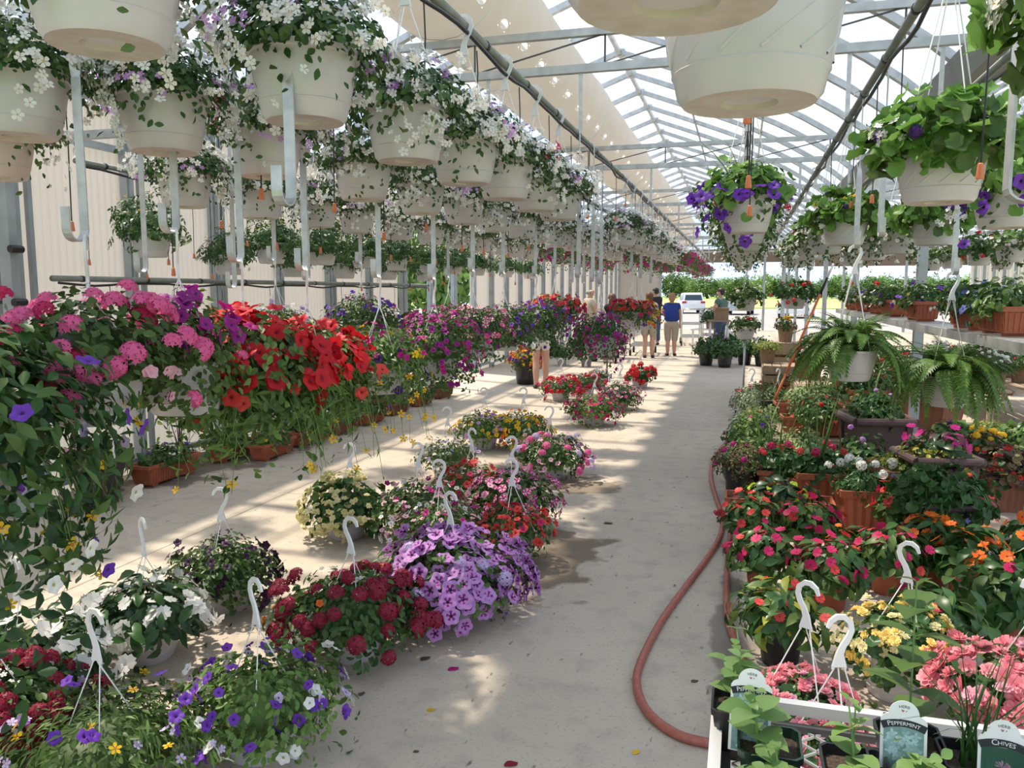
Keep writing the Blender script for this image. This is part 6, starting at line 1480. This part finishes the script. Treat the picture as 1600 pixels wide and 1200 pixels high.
# ================================================================== HERB BENCH IN FRONT
HB = empty('herb_bench', (.44, 1.18, 0), label='white-framed bench with an expanded metal deck in the lower right corner', cat='bench')
X0, X1, Y0, Y1, HZ = -.46, .56, -.42, .34, .885
for y in (Y0, Y1): MB().box(((X0 + X1) / 2, y, HZ + .035), (X1 - X0, .020, .022)).obj('rail', 'bench_frame', HB)
for x in (X0, X1): MB().box((x, (Y0 + Y1) / 2, HZ + .035), (.020, Y1 - Y0 - .02, .05)).obj('rail', 'bench_frame', HB)
MB().box((X0 + .018, (Y0 + Y1) / 2 - .01, HZ + .008), (.016, Y1 - Y0 - .05, .022)).obj('inner_rail', 'bench_dark', HB)
MB().box(((X0 + X1) / 2, Y1 - .018, HZ + .004), (X1 - X0 - .05, .012, .014)).obj('inner_rail', 'bench_dark', HB)
for x in (X0 + .03, X1 - .03):
    for y in (Y0 + .03, Y1 - .03): MB().box((x, y, HZ / 2), (.035, .035, HZ)).obj('leg', 'bench_frame', HB)
em = MB(); dx, dy = .058, .026
ni, nj = int((X1 - X0) / dx), int((Y1 - Y0) / dy)
for i in range(ni):
    for j in range(nj):
        x = X0 + dx * (i + (.5 if j % 2 else 0)); y = Y0 + dy * j
        for s in (-1, 1):
            xa, xb = x, x + s * dx / 2
            if X0 < min(xa, xb) and max(xa, xb) < X1: em.bar((xa, y, HZ), (xb, y + dy, HZ), .0034, .004)
o = em.obj('expanded_metal', 'mesh_white', HB); o['kind'] = 'stuff'

def mint(x, y, label, seed, stems, pot='herb', hgt=.16, ls=.042, leafm='leaf_mint', rz=.0, psc=1.0):
    root = empty('mint_pot', (x, y, HZ + .003), 0, label, 'herb pot', 'herb pots on the bench')
    link('pot', POTS[pot][0], root, rot=(0, 0, rz), scale=psc); rng = np.random.RandomState(seed); lm = tmesh('mint', (leafm,))
    for i in range(stems):
        a = rng.uniform(0, 6.28); L = hgt * rng.uniform(.65, 1.15); lean = rng.uniform(.1, .55); tw = rng.uniform(0, 3); n = max(3, int(L / .042)); pts = []
        bx, by = rng.uniform(-.025, .025, 2)
        for j in range(n + 1):
            t = j / n; pts.append(Vector((bx + math.cos(a) * lean * L * t * (.5 + .5 * t), by + math.sin(a) * lean * L * t * (.5 + .5 * t), .07 + L * t * (1 - .15 * lean * t))))
        MB().tube(pts, [.0022 * (1 - .4 * j / n) for j in range(n + 1)], 5).obj('stem', 'stem_green', root)
        for j in range(1, n + 1):
            d = (pts[j] - pts[j - 1]).normalized(); s = ls * (.55 + .6 * math.sin(math.pi * min(1, .25 + .65 * j / n))) * rng.uniform(.85, 1.15)
            if j == n: s *= .65
            for q in range(2):
                az = tw + j * math.pi / 2 + q * math.pi; yv = Vector((math.cos(az), math.sin(az), rng.uniform(-.05, .45))).normalized(); zz = (d - yv * d.dot(yv)).normalized(); xv = yv.cross(zz)
                link('leaf', lm, root, mat4=Matrix.Translation(pts[j]) @ Matrix(((xv.x, yv.x, zz.x), (xv.y, yv.y, zz.y), (xv.z, yv.z, zz.z))).to_4x4() @ Matrix.Scale(s, 4))
    return root
def text_mesh(s, size, mat, R=None):
    cu = bpy.data.curves.new('lettering', 'FONT'); cu.body = s; cu.size = size; cu.align_x = 'CENTER'; cu.resolution_u = 2
    o = bpy.data.objects.new('tmp_text', cu); COL.objects.link(o); dg = bpy.context.evaluated_depsgraph_get()
    me = bpy.data.meshes.new_from_object(o.evaluated_get(dg)); bpy.data.objects.remove(o)
    for v in me.vertices:
        x, y = v.co.x, v.co.y
        if R: a = x / R; x, y = math.sin(a) * (R + y), math.cos(a) * (R + y) - R
        v.co = (x, 0, y)
    me.materials.clear(); me.materials.append(M(mat)); return me
_big = {}
def herb_sign(root, p, rz, word, kind, tilt=-.18, s=1.0):
    """white plant tag: round head, black banner with the name, printed picture"""
    g = empty('plant_sign', p, rz); g.parent = root; g.rotation_euler = (tilt, 0, rz); g.scale = (s, s, s)
    hw = .033; pts = [(-hw, -.075), (hw, -.075), (hw, .032), (hw - .003, .037), (.0235, .041)]
    pts += [(.022 * math.cos(a), .041 + .0215 * math.sin(a)) for a in [math.pi * k / 14 for k in range(15)]] + [(-.0235, .041), (-hw + .003, .037), (-hw, .032)]
    b = MB().prism(pts, -.0006, .0006); o = b.obj('card', 'sign_white', g); o['label'] = 'white plant sign reading ' + word.upper()
    R = .075; bn = MB(); rows = [[], []]
    for k in range(13):
        a = (-.40 + .80 * k / 12); rows[0].append((math.sin(a) * (R), -.0011, math.cos(a) * R - R + .0225)); rows[1].append((math.sin(a) * (R + .0115), -.0011, math.cos(a) * (R + .0115) - R + .0225))
    bn.sheet(rows).obj('banner', 'sign_black', g)
    W_ = word.upper(); n = len(W_); size = .0088 if n > 7 else .0100
    k = ('w', word)
    big, sm = text_mesh(W_[0], size * 1.18, 'sign_white'), text_mesh(W_[1:], size * .92, 'sign_white')
    w1 = max(v.co.x for v in big.vertices) - min(v.co.x for v in big.vertices); w2 = max(v.co.x for v in sm.vertices) - min(v.co.x for v in sm.vertices); tot = w1 + w2 + .0008
    def bend(me, off):
        x0 = min(v.co.x for v in me.vertices)
        for v in me.vertices:
            a = (v.co.x - x0 + off) / (R + .004); rr = R + .0028 + v.co.z; v.co = (math.sin(a) * rr, 0, math.cos(a) * rr - R)
    bend(big, -tot / 2); bend(sm, -tot / 2 + w1 + .0008)
    link('lettering', big, g, (0, -.0018, .0225)); link('lettering', sm, g, (0, -.0018, .0225))
    link('lettering', text_mesh('HERB', .0062, 'ink_grey', .03), g, (0, -.0012, .0515))
    fl = MB()
    for cx, cz in ((-.0030, .0478), (-.0008, .0474), (-.0019, .0462)): fl.add([(cx + .0011 * math.cos(t), -.0012, cz + .0011 * math.sin(t)) for t in [k * 1.0472 for k in range(6)]], [tuple(range(6))], 0)
    fl.add([(.0018, -.0012, .0458), (.0036, -.0012, .0466), (.0044, -.0012, .0484), (.0030, -.0012, .0476)], [(0, 1, 2, 3)], 1); fl.obj('emblem', ['ink_red', 'ink_grey'], g)
    pw = hw - .0045
    pic = MB(); pic.add([(-pw, -.0009, -.073), (pw, -.0009, -.073), (pw, -.0009, .022), (-pw, -.0009, .022)], [(0, 1, 2, 3)])
    pic.obj('picture', 'print_mint' if kind == 'mint' else 'print_chives_bg', g); rng = np.random.RandomState(7 + len(word)); pr = MB()
    if kind == 'mint':
        for i in range(46):
            x, z = rng.uniform(-pw + .007, pw - .007), rng.uniform(-.066, .012); a0 = rng.uniform(0, 3)
            for q in range(4):
                a = a0 + q * math.pi / 2; l = rng.uniform(.006, .0095); ca, sa = math.cos(a), math.sin(a); yy = -.0010 - i * .00001
                pr.add([(x + ca * u * l - sa * w * l, yy, z + sa * u * l + ca * w * l) for u, w in ((0, 0), (.4, .30), (.8, .22), (1, 0), (.8, -.22), (.4, -.30))], [tuple(range(6))], i % 3)
        pr.v = [(max(-pw, min(pw, x)), y, max(-.073, min(.022, z))) for x, y, z in pr.v]
        pr.obj('printed_leaves', ['print_leaf1', 'print_leaf2', 'print_leaf3'], g)
    else:
        for i in range(60):
            x = rng.uniform(-pw, pw); d = rng.uniform(-.012, .012); pr.add([(x - .0008, -.0010, -.073), (x + .0008, -.0010, -.073), (x + d, -.0010, rng.uniform(-.03, .02))], [(0, 1, 2)], i % 2)
        for cx, cz, r in ((-.001, -.004, .010), (.016, -.019, .0105), (-.010, -.036, .012), (.004, -.030, .009)):
            for q in range(34):
                a = rng.uniform(-.5, 3.64); l = r * rng.uniform(.7, 1.05); pr.add([(cx, -.0012, cz - .003), (cx + l * math.cos(a) - .001, -.0012, cz + l * math.sin(a) * .75), (cx + l * math.cos(a) + .001, -.0012, cz + l * math.sin(a) * .75 - .001)], [(0, 1, 2)], 2 + q % 2)
        pr.v = [(max(-pw, min(pw, x)), y, max(-.073, min(.022, z))) for x, y, z in pr.v]
        pr.obj('printed_chives', ['print_green1', 'print_green2', 'print_pink1', 'print_pink2'], g)
    return g
plain('print_mint', (.22, .36, .34), .5, c2=(.14, .26, .24), scale=120)
plain('print_leaf1', (.36, .52, .52), .5); plain('print_leaf2', (.28, .44, .42), .5); plain('print_leaf3', (.44, .60, .60), .5)
plain('print_chives_bg', (.012, .07, .04), .5); plain('print_green1', (.03, .20, .11), .5); plain('print_green2', (.02, .13, .07), .5); plain('print_pink1', (.55, .36, .46), .5); plain('print_pink2', (.42, .24, .36), .5)
bx, by = .44, 1.18
m1 = mint(.065, 1.285, 'peppermint in a dark green pot with a white sign, leftmost on the herb bench', 1, 2, hgt=.11, ls=.056)
herb_sign(m1, (-.030, .030, .128), -.12, 'Peppermint', 'mint')
m2 = mint(.26, 1.26, 'peppermint pot with a sign in the middle of the herb bench', 4, 2, 'herb_black', hgt=.07, ls=.042)
herb_sign(m2, (.002, .030, .118), -.05, 'Peppermint', 'mint')
m3 = mint(.285, 1.36, 'tall peppermint shoot rising behind the middle sign', 5, 1, 'herb_black', hgt=.25, ls=.078, leafm='leaf_mid')  # darker leaf green than the other mints, shade put into the colour
ch = empty('chives_pot', (.372, 1.325, HZ + .003), 0, 'chives in a black pot with a white sign on the herb bench', 'herb pot', 'herb pots on the bench')
link('pot', POTS['herb_black'][0], ch); rg = np.random.RandomState(3)
for i in range(34):
    t = ['blade0', 'blade1', 'blade2'][i % 3]; a = rg.uniform(0, 6.28)
    m = Matrix.Translation((rg.uniform(-.02, .02), rg.uniform(-.015, .03), .07)) @ Matrix.Rotation(a, 4, 'Z') @ Matrix.Rotation(-rg.uniform(.0, .35), 4, 'X') @ Matrix.Diagonal((.17, .22, .24 * rg.uniform(.6, 1.1), 1)); m = m @ Matrix.Scale(1.0, 4)
    link('blade', tmesh(t, ('leaf_dark',)), ch, mat4=m)
herb_sign(ch, (.022, -.052, .116), -.12, 'Chives', 'chives')
mint(.075, 1.16, 'young mint in the front left corner of the herb bench', 11, 4, 'herb', hgt=.06, ls=.046)
mint(.19, 1.14, 'young mint in front of the middle sign', 12, 4, 'herb_black', hgt=.06, ls=.044)
mint(.33, 1.13, 'young mint right of the middle sign at the front', 13, 4, 'herb_black', hgt=.07, ls=.046)
mint(.0 + .02, 1.40, 'mint sprig pot at the back left corner post', 15, 3, 'herb_black', hgt=.15, ls=.050)
mint(.19, 1.255, 'small mint pot just left of the middle sign', 16, 2, 'herb_black', hgt=.12, ls=.040)
mint(.46, 1.17, 'mint pot at the right front of the herb bench', 17, 5, 'herb_black', hgt=.07, ls=.044)

# ================================================================== CARTS
def cart(x, y, rz, label, L=1.3, Wd=.6, H=1.05, shelves=(.28, .68), mat='galv_strap'):
    c = empty('plant_cart', (x, y, 0), rz, label, 'cart', 'metal plant carts')
    for sx in (-1, 1):
        for sy in (-1, 1):
            MB().tube([(sx * Wd / 2, sy * L / 2, .16), (sx * Wd / 2, sy * L / 2, H)], .016, 8).obj('post', mat, c, True)
            w = MB(); w.tube([(sx * Wd / 2 - .025, sy * (L / 2 - .06), .085), (sx * Wd / 2 + .025, sy * (L / 2 - .06), .085)], .085, 14); wo = w.obj('wheel', 'tyre', c)
            f = MB(); f.box((sx * Wd / 2, sy * (L / 2 - .03), .17), (.05, .08, .04)); f.obj('caster_fork', mat, c)
    for z in shelves:
        for sx in (-1, 1): MB().box((sx * Wd / 2, 0, z), (.03, L, .04)).obj('shelf_rail', mat, c)
        for sy in (-1, 1): MB().box((0, sy * L / 2, z), (Wd, .03, .04)).obj('shelf_rail', mat, c)
        s = MB().box((0, 0, 0), (Wd - .03, .02, .012)).mesh('shelf_bar', mat)
        for k in range(12): link('shelf_bar', s, c, (0, -L / 2 + L * (k + .5) / 12, z))
    for sx in (-1, 1):
        for z in (H - .02, H - .22): MB().tube([(sx * Wd / 2, -L / 2, z), (sx * Wd / 2, L / 2, z)], .012, 6).obj('side_rail', mat, c, True)
    for sy in (-1, 1):
        MB().tube([(-Wd / 2, sy * L / 2, H - .02), (Wd / 2, sy * L / 2, H - .02)], .014, 6).obj('end_rail', mat, c, True)
    return c
cart(-1.55, 26.2, .1, 'empty silver plant cart standing right behind the woman in blue', H=1.15)
cart(-.95, 27.2, .1, 'second silver plant cart beside the empty one', H=1.15)
cart(-2.55, 21.9, .05, 'plant cart pushed by the person with the white bag', H=1.0)
cart(-3.25, 19.8, .1, 'plant cart with a single big caster left of the person with the bag', H=1.0)
tb = empty('folding_table', (-.55, 21.2, 0), .1, 'small table with a pale brown top beside the dark green shirt', 'table')
MB().box((0, 0, .95), (.55, .5, .04)).obj('tabletop', 'clay_pale', tb)
for sx in (-.22, .22):
    for sy in (-.2, .2): MB().tube([(sx, sy, 0), (sx, sy, .93)], .018, 8).obj('leg', 'bench_frame', tb, True)
bx_ = empty('cardboard_box', (-.5, 21.2, .97), .1, 'pale brown cardboard box standing on the small table', 'box')
MB().box((0, 0, .12), (.34, .3, .24)).obj('body', 'clay_pale', bx_)
for s in (-1, 1): q = MB().box((0, 0, 0), (.34, .14, .006)).obj('flap', 'clay_pale', bx_, loc=(0, s * .19, .27)); q.rotation_euler = (s * .6, 0, 0)
wb2 = empty('slatted_bench', (-.85, 23.6, 0), .05, 'white slatted bench at the end of the aisle', 'bench')
for k in range(5): MB().box((0, -.2 + k * .1, .62), (1.1, .07, .03)).obj('slat', 'plastic_white', wb2)
for sx in (-.48, .48):
    MB().box((sx, 0, .30), (.05, .4, .05)).obj('brace', 'plastic_white', wb2)
    for sy in (-.18, .18): MB().box((sx, sy, .30), (.05, .05, .60)).obj('leg', 'plastic_white', wb2)
plant('dark_green', (-.85, 23.6, .635), 'dark leafy plant in a brown pot on the white slatted bench', 'clay', name='potted_plant', cat='potted plant', psc=1.6, sc=1.1)

# ================================================================== CARS AND TREES OUTSIDE
def car(x, y, rz, label, paint='car_white', L=4.7, Wd=1.9, H=1.72, truck=False):
    c = empty('parked_car', (x, y, -.11), rz, label, 'car')
    prof = [(-2.3, .35), (-2.33, .75), (-2.25, 1.02), (-2.05, 1.10)] if True else []
    body = [(-2.30, .32), (-2.34, .60), (-2.30, 1.00), (1.05, 1.02), (2.10, .92), (2.32, .70), (2.30, .32)]
    cab = [(-2.22, 1.00), (-1.98, 1.58), (-1.70, 1.68), (.10, 1.66), (1.00, 1.02)] if not truck else [(-.55, 1.0), (-.42, 1.62), (.55, 1.66), (1.15, 1.02)]
    b = MB()
    for poly, w0 in ((body, Wd), (cab, Wd * .86)):
        n = len(poly)
        vs = []
        for s in (-1, 1):
            for px, pz in poly: vs.append((s * (w0 / 2 - (.10 if pz > 1.3 else 0)), px, pz))
        b.add(vs, [tuple(range(n))[::-1], tuple(range(n, 2 * n))] + [(i, (i + 1) % n, (i + 1) % n + n, i + n) for i in range(n)])
    b.obj('body', paint, c)
    g = MB(); y0 = -2.02 if not truck else -.44
    g.add([(-.70, y0 - .19, 1.08), (.70, y0 - .19, 1.08), (.62, y0 - .005, 1.52), (-.62, y0 - .005, 1.52)], [(0, 1, 2, 3)]); g.obj('rear_window', 'car_glass', c)
    g = MB(); g.add([(-.68, .98 + (.15 if truck else 0), 1.06), (.68, .98 + (.15 if truck else 0), 1.06), (.60, .30 + (.36 if truck else 0), 1.58), (-.60, .30 + (.36 if truck else 0), 1.58)], [(0, 1, 2, 3)])
    for v in range(4): g.v[v] = (g.v[v][0], g.v[v][1] + .015, g.v[v][2] + .012)
    g.obj('windscreen', 'car_glass', c)
    for s in (-1, 1):
        for a, e in (((-1.85, -1.0), (-.92, -.05), (.02, .62)) if not truck else ((-.3, .6), (.62, .8))) if False else ([((-1.9), (-1.0)), ((-.92), (-.05)), ((.02), (.55))] if not truck else [(-.35, .55)]):
            w = MB(); xo = s * (Wd * .86 / 2 + .004); xi = s * (Wd * .86 / 2 - .085); w.add([(xo, a, 1.08), (xo, e + (.12 if e > .3 else 0), 1.08), (xi, e, 1.55), (xi, a + .06, 1.55)], [(0, 1, 2, 3)]); w.obj('side_window', 'car_glass', c)
        for wy in (-1.42, 1.45):
            t = MB(); t.tube([(s * (Wd / 2 - .22), wy, .36), (s * (Wd / 2 + .01), wy, .36)], .36, 18); to = t.obj('wheel', 'tyre', c); h = MB(); h.tube([(s * (Wd / 2 - .02), wy, .36), (s * (Wd / 2 + .02), wy, .36)], .2, 12); h.obj('rim', 'car_silver', to)
        MB().box((s * .74, -2.30, .93), (.34, .10, .16)).obj('tail_lamp', 'lamp_red', c); MB().box((s * .72, 2.24, .74), (.34, .12, .16)).obj('head_lamp', 'lamp_clear', c)
        MB().box((s * (Wd / 2 + .08), .75, 1.08), (.18, .10, .14)).obj('wing_mirror', paint, c)
    MB().box((0, -2.36, .45), (Wd * .94, .12, .22)).obj('rear_bumper', paint, c); MB().box((0, 2.34, .45), (Wd * .94, .12, .24)).obj('front_bumper', 'car_silver', c); MB().box((0, 2.33, .70), (.85, .06, .16)).obj('grille', 'black_plastic', c)
    MB().box((0, -2.36, .80), (.5, .04, .14)).obj('number_plate', 'sign_white', c)
    return c
p = gp(1078, 487); car(p[0], p[1], .18, 'white sport utility car parked outside beyond the end opening, seen from behind')
p = gp(1155, 489); car(p[0], p[1], -.1, 'silver white car parked right of the white one beyond the opening', 'car_silver')
p = gp(1230, 490); car(p[0] + .3, p[1] - 6, -.2, 'white car glimpsed behind the geranium baskets at the right')
p = gp(712, 489); car(p[0], p[1], math.pi + .35, 'white pickup truck facing the side doorway', truck=True)
tl = {}
def tree(x, y, h, w, label, mat='tree_leaf', grp='trees beyond the car park', seed=0, trunk=True):
    r = empty('tree', (x, y, -.12), seed * 1.3, label, 'tree', grp); k = (mat, seed % 3)
    if k not in tl:
        rng = np.random.RandomState(seed % 3 + 40); Ms = []
        for q in range(1700):
            c = rng.uniform(-.92, 1); a = rng.uniform(0, 6.28); s = math.sqrt(1 - c * c); lump = 1 + .16 * math.sin(4 * a + 3 * c) + .12 * math.sin(7 * a - 5 * c); rr = lump * rng.uniform(.62, 1.0)
            d = Vector((s * math.cos(a), s * math.sin(a), c)); n = (d + Vector(rng.normal(0, .5, 3))).normalized()
            Ms.append(Matrix.Translation(d * rr) @ basis(n, rng.uniform(0, 6)) @ Matrix.Scale(.17, 4))
        tl[k] = mass('crown', TP['small'], Ms, [mat])
    o = link('crown', tl[k], r, (0, 0, h * .52), None, (w / 2, w / 2, h * .5)); o['kind'] = 'stuff'
    MB().tube([(0, 0, 0), (.05, 0, h * .3), (0, 0, h * .6)], [w * .04, w * .03, w * .015], 7).obj('trunk', 'stem_brown', r, True)
rt = np.random.RandomState(9)
nt = 0
for i in range(22):
    x = -46 + i * 4.6; tree(x + rt.uniform(-1, 1), 206 + rt.uniform(-6, 8), rt.uniform(4.4, 6.4), rt.uniform(6, 8), 'tree of the far hedge line, %s from its left end' % ORD[i], ['tree_leaf', 'tree_pale'][i % 2], 'far hedge trees', i)
for i, (x, y, h, w) in enumerate([(-15.2, 40, 6.5, 5.0), (-18.6, 43, 7.2, 5.5), (-13.0, 45, 7.5, 5.0), (-21.5, 41, 7, 5.5)]):
    tree(x, y, h, w, ['leafy tree seen through the side doorway, left half', 'leafy tree behind the first one in the side doorway', 'leafy tree above the pickup in the side doorway', 'leafy tree at the far left of the side doorway'][i], 'tree_pale', 'trees outside the side door', i)

# ================================================================== LITTER
def petal_litter(px, py, mat, s, rz, label, name='fallen_petal', cat='petal'):
    mb = MB(); mb.sheet([[(-.5, -.3, .02), (0, -.42, .10), (.5, -.2, .03)], [(-.55, .05, .0), (0, .05, .05), (.6, .1, .10)], [(-.3, .4, .06), (0, .5, .02), (.4, .35, .02)]])
    mb.v = [(x * s, y * s, z * s + .0015) for x, y, z in mb.v]; o = mb.obj(name, mat, None, True); o.location = gp(px, py); o.rotation_euler = (0, 0, rz); tag(o, label, cat, 'petals and leaves dropped on the floor')
for a in [(708, 1046, 'magenta_petal', .045, .5, 'crumpled pink petal on the sunlit aisle floor'), (673, 1110, 'yellow_petal', .028, .2, 'small yellow petal on the aisle floor, left one'), (994, 1176, 'yellow_petal', .030, .9, 'small yellow petal on the aisle floor beside the hose loop'), (798, 1195, 'maroon_petal', .045, .3, 'dull maroon petal at the bottom edge'), (664, 1030, 'dead_leaf', .045, .8, 'dark shrivelled leaf below the maroon verbena'), (676, 988, 'dead_leaf', .03, 1.8, 'tiny dark leaf between maroon and lilac baskets'), (160, 1072, 'dead_leaf', .07, .2, 'dark leaf scrap between white impatiens and mixed basket'), (310, 985, 'dead_leaf', .08, .2, 'purplish fallen leaf beside the white impatiens pot'), (650, 1175, 'dead_leaf', .02, .2, 'small dark bud on the sunlit floor patch'), (565, 1085, 'dead_leaf', .03, 1.2, 'brown scrap beside the violet and white basket'), (825, 822, 'maroon_petal', .05, 1.2, 'dark red petals lying by the starred petunia pot'), (1085, 1065, 'dead_leaf', .03, .4, 'dark scrap inside the hose loop'), (950, 818, 'dead_leaf', .06, .1, 'twig near the floor joint')]: petal_litter(*a)
SC.view_layers[0].update()
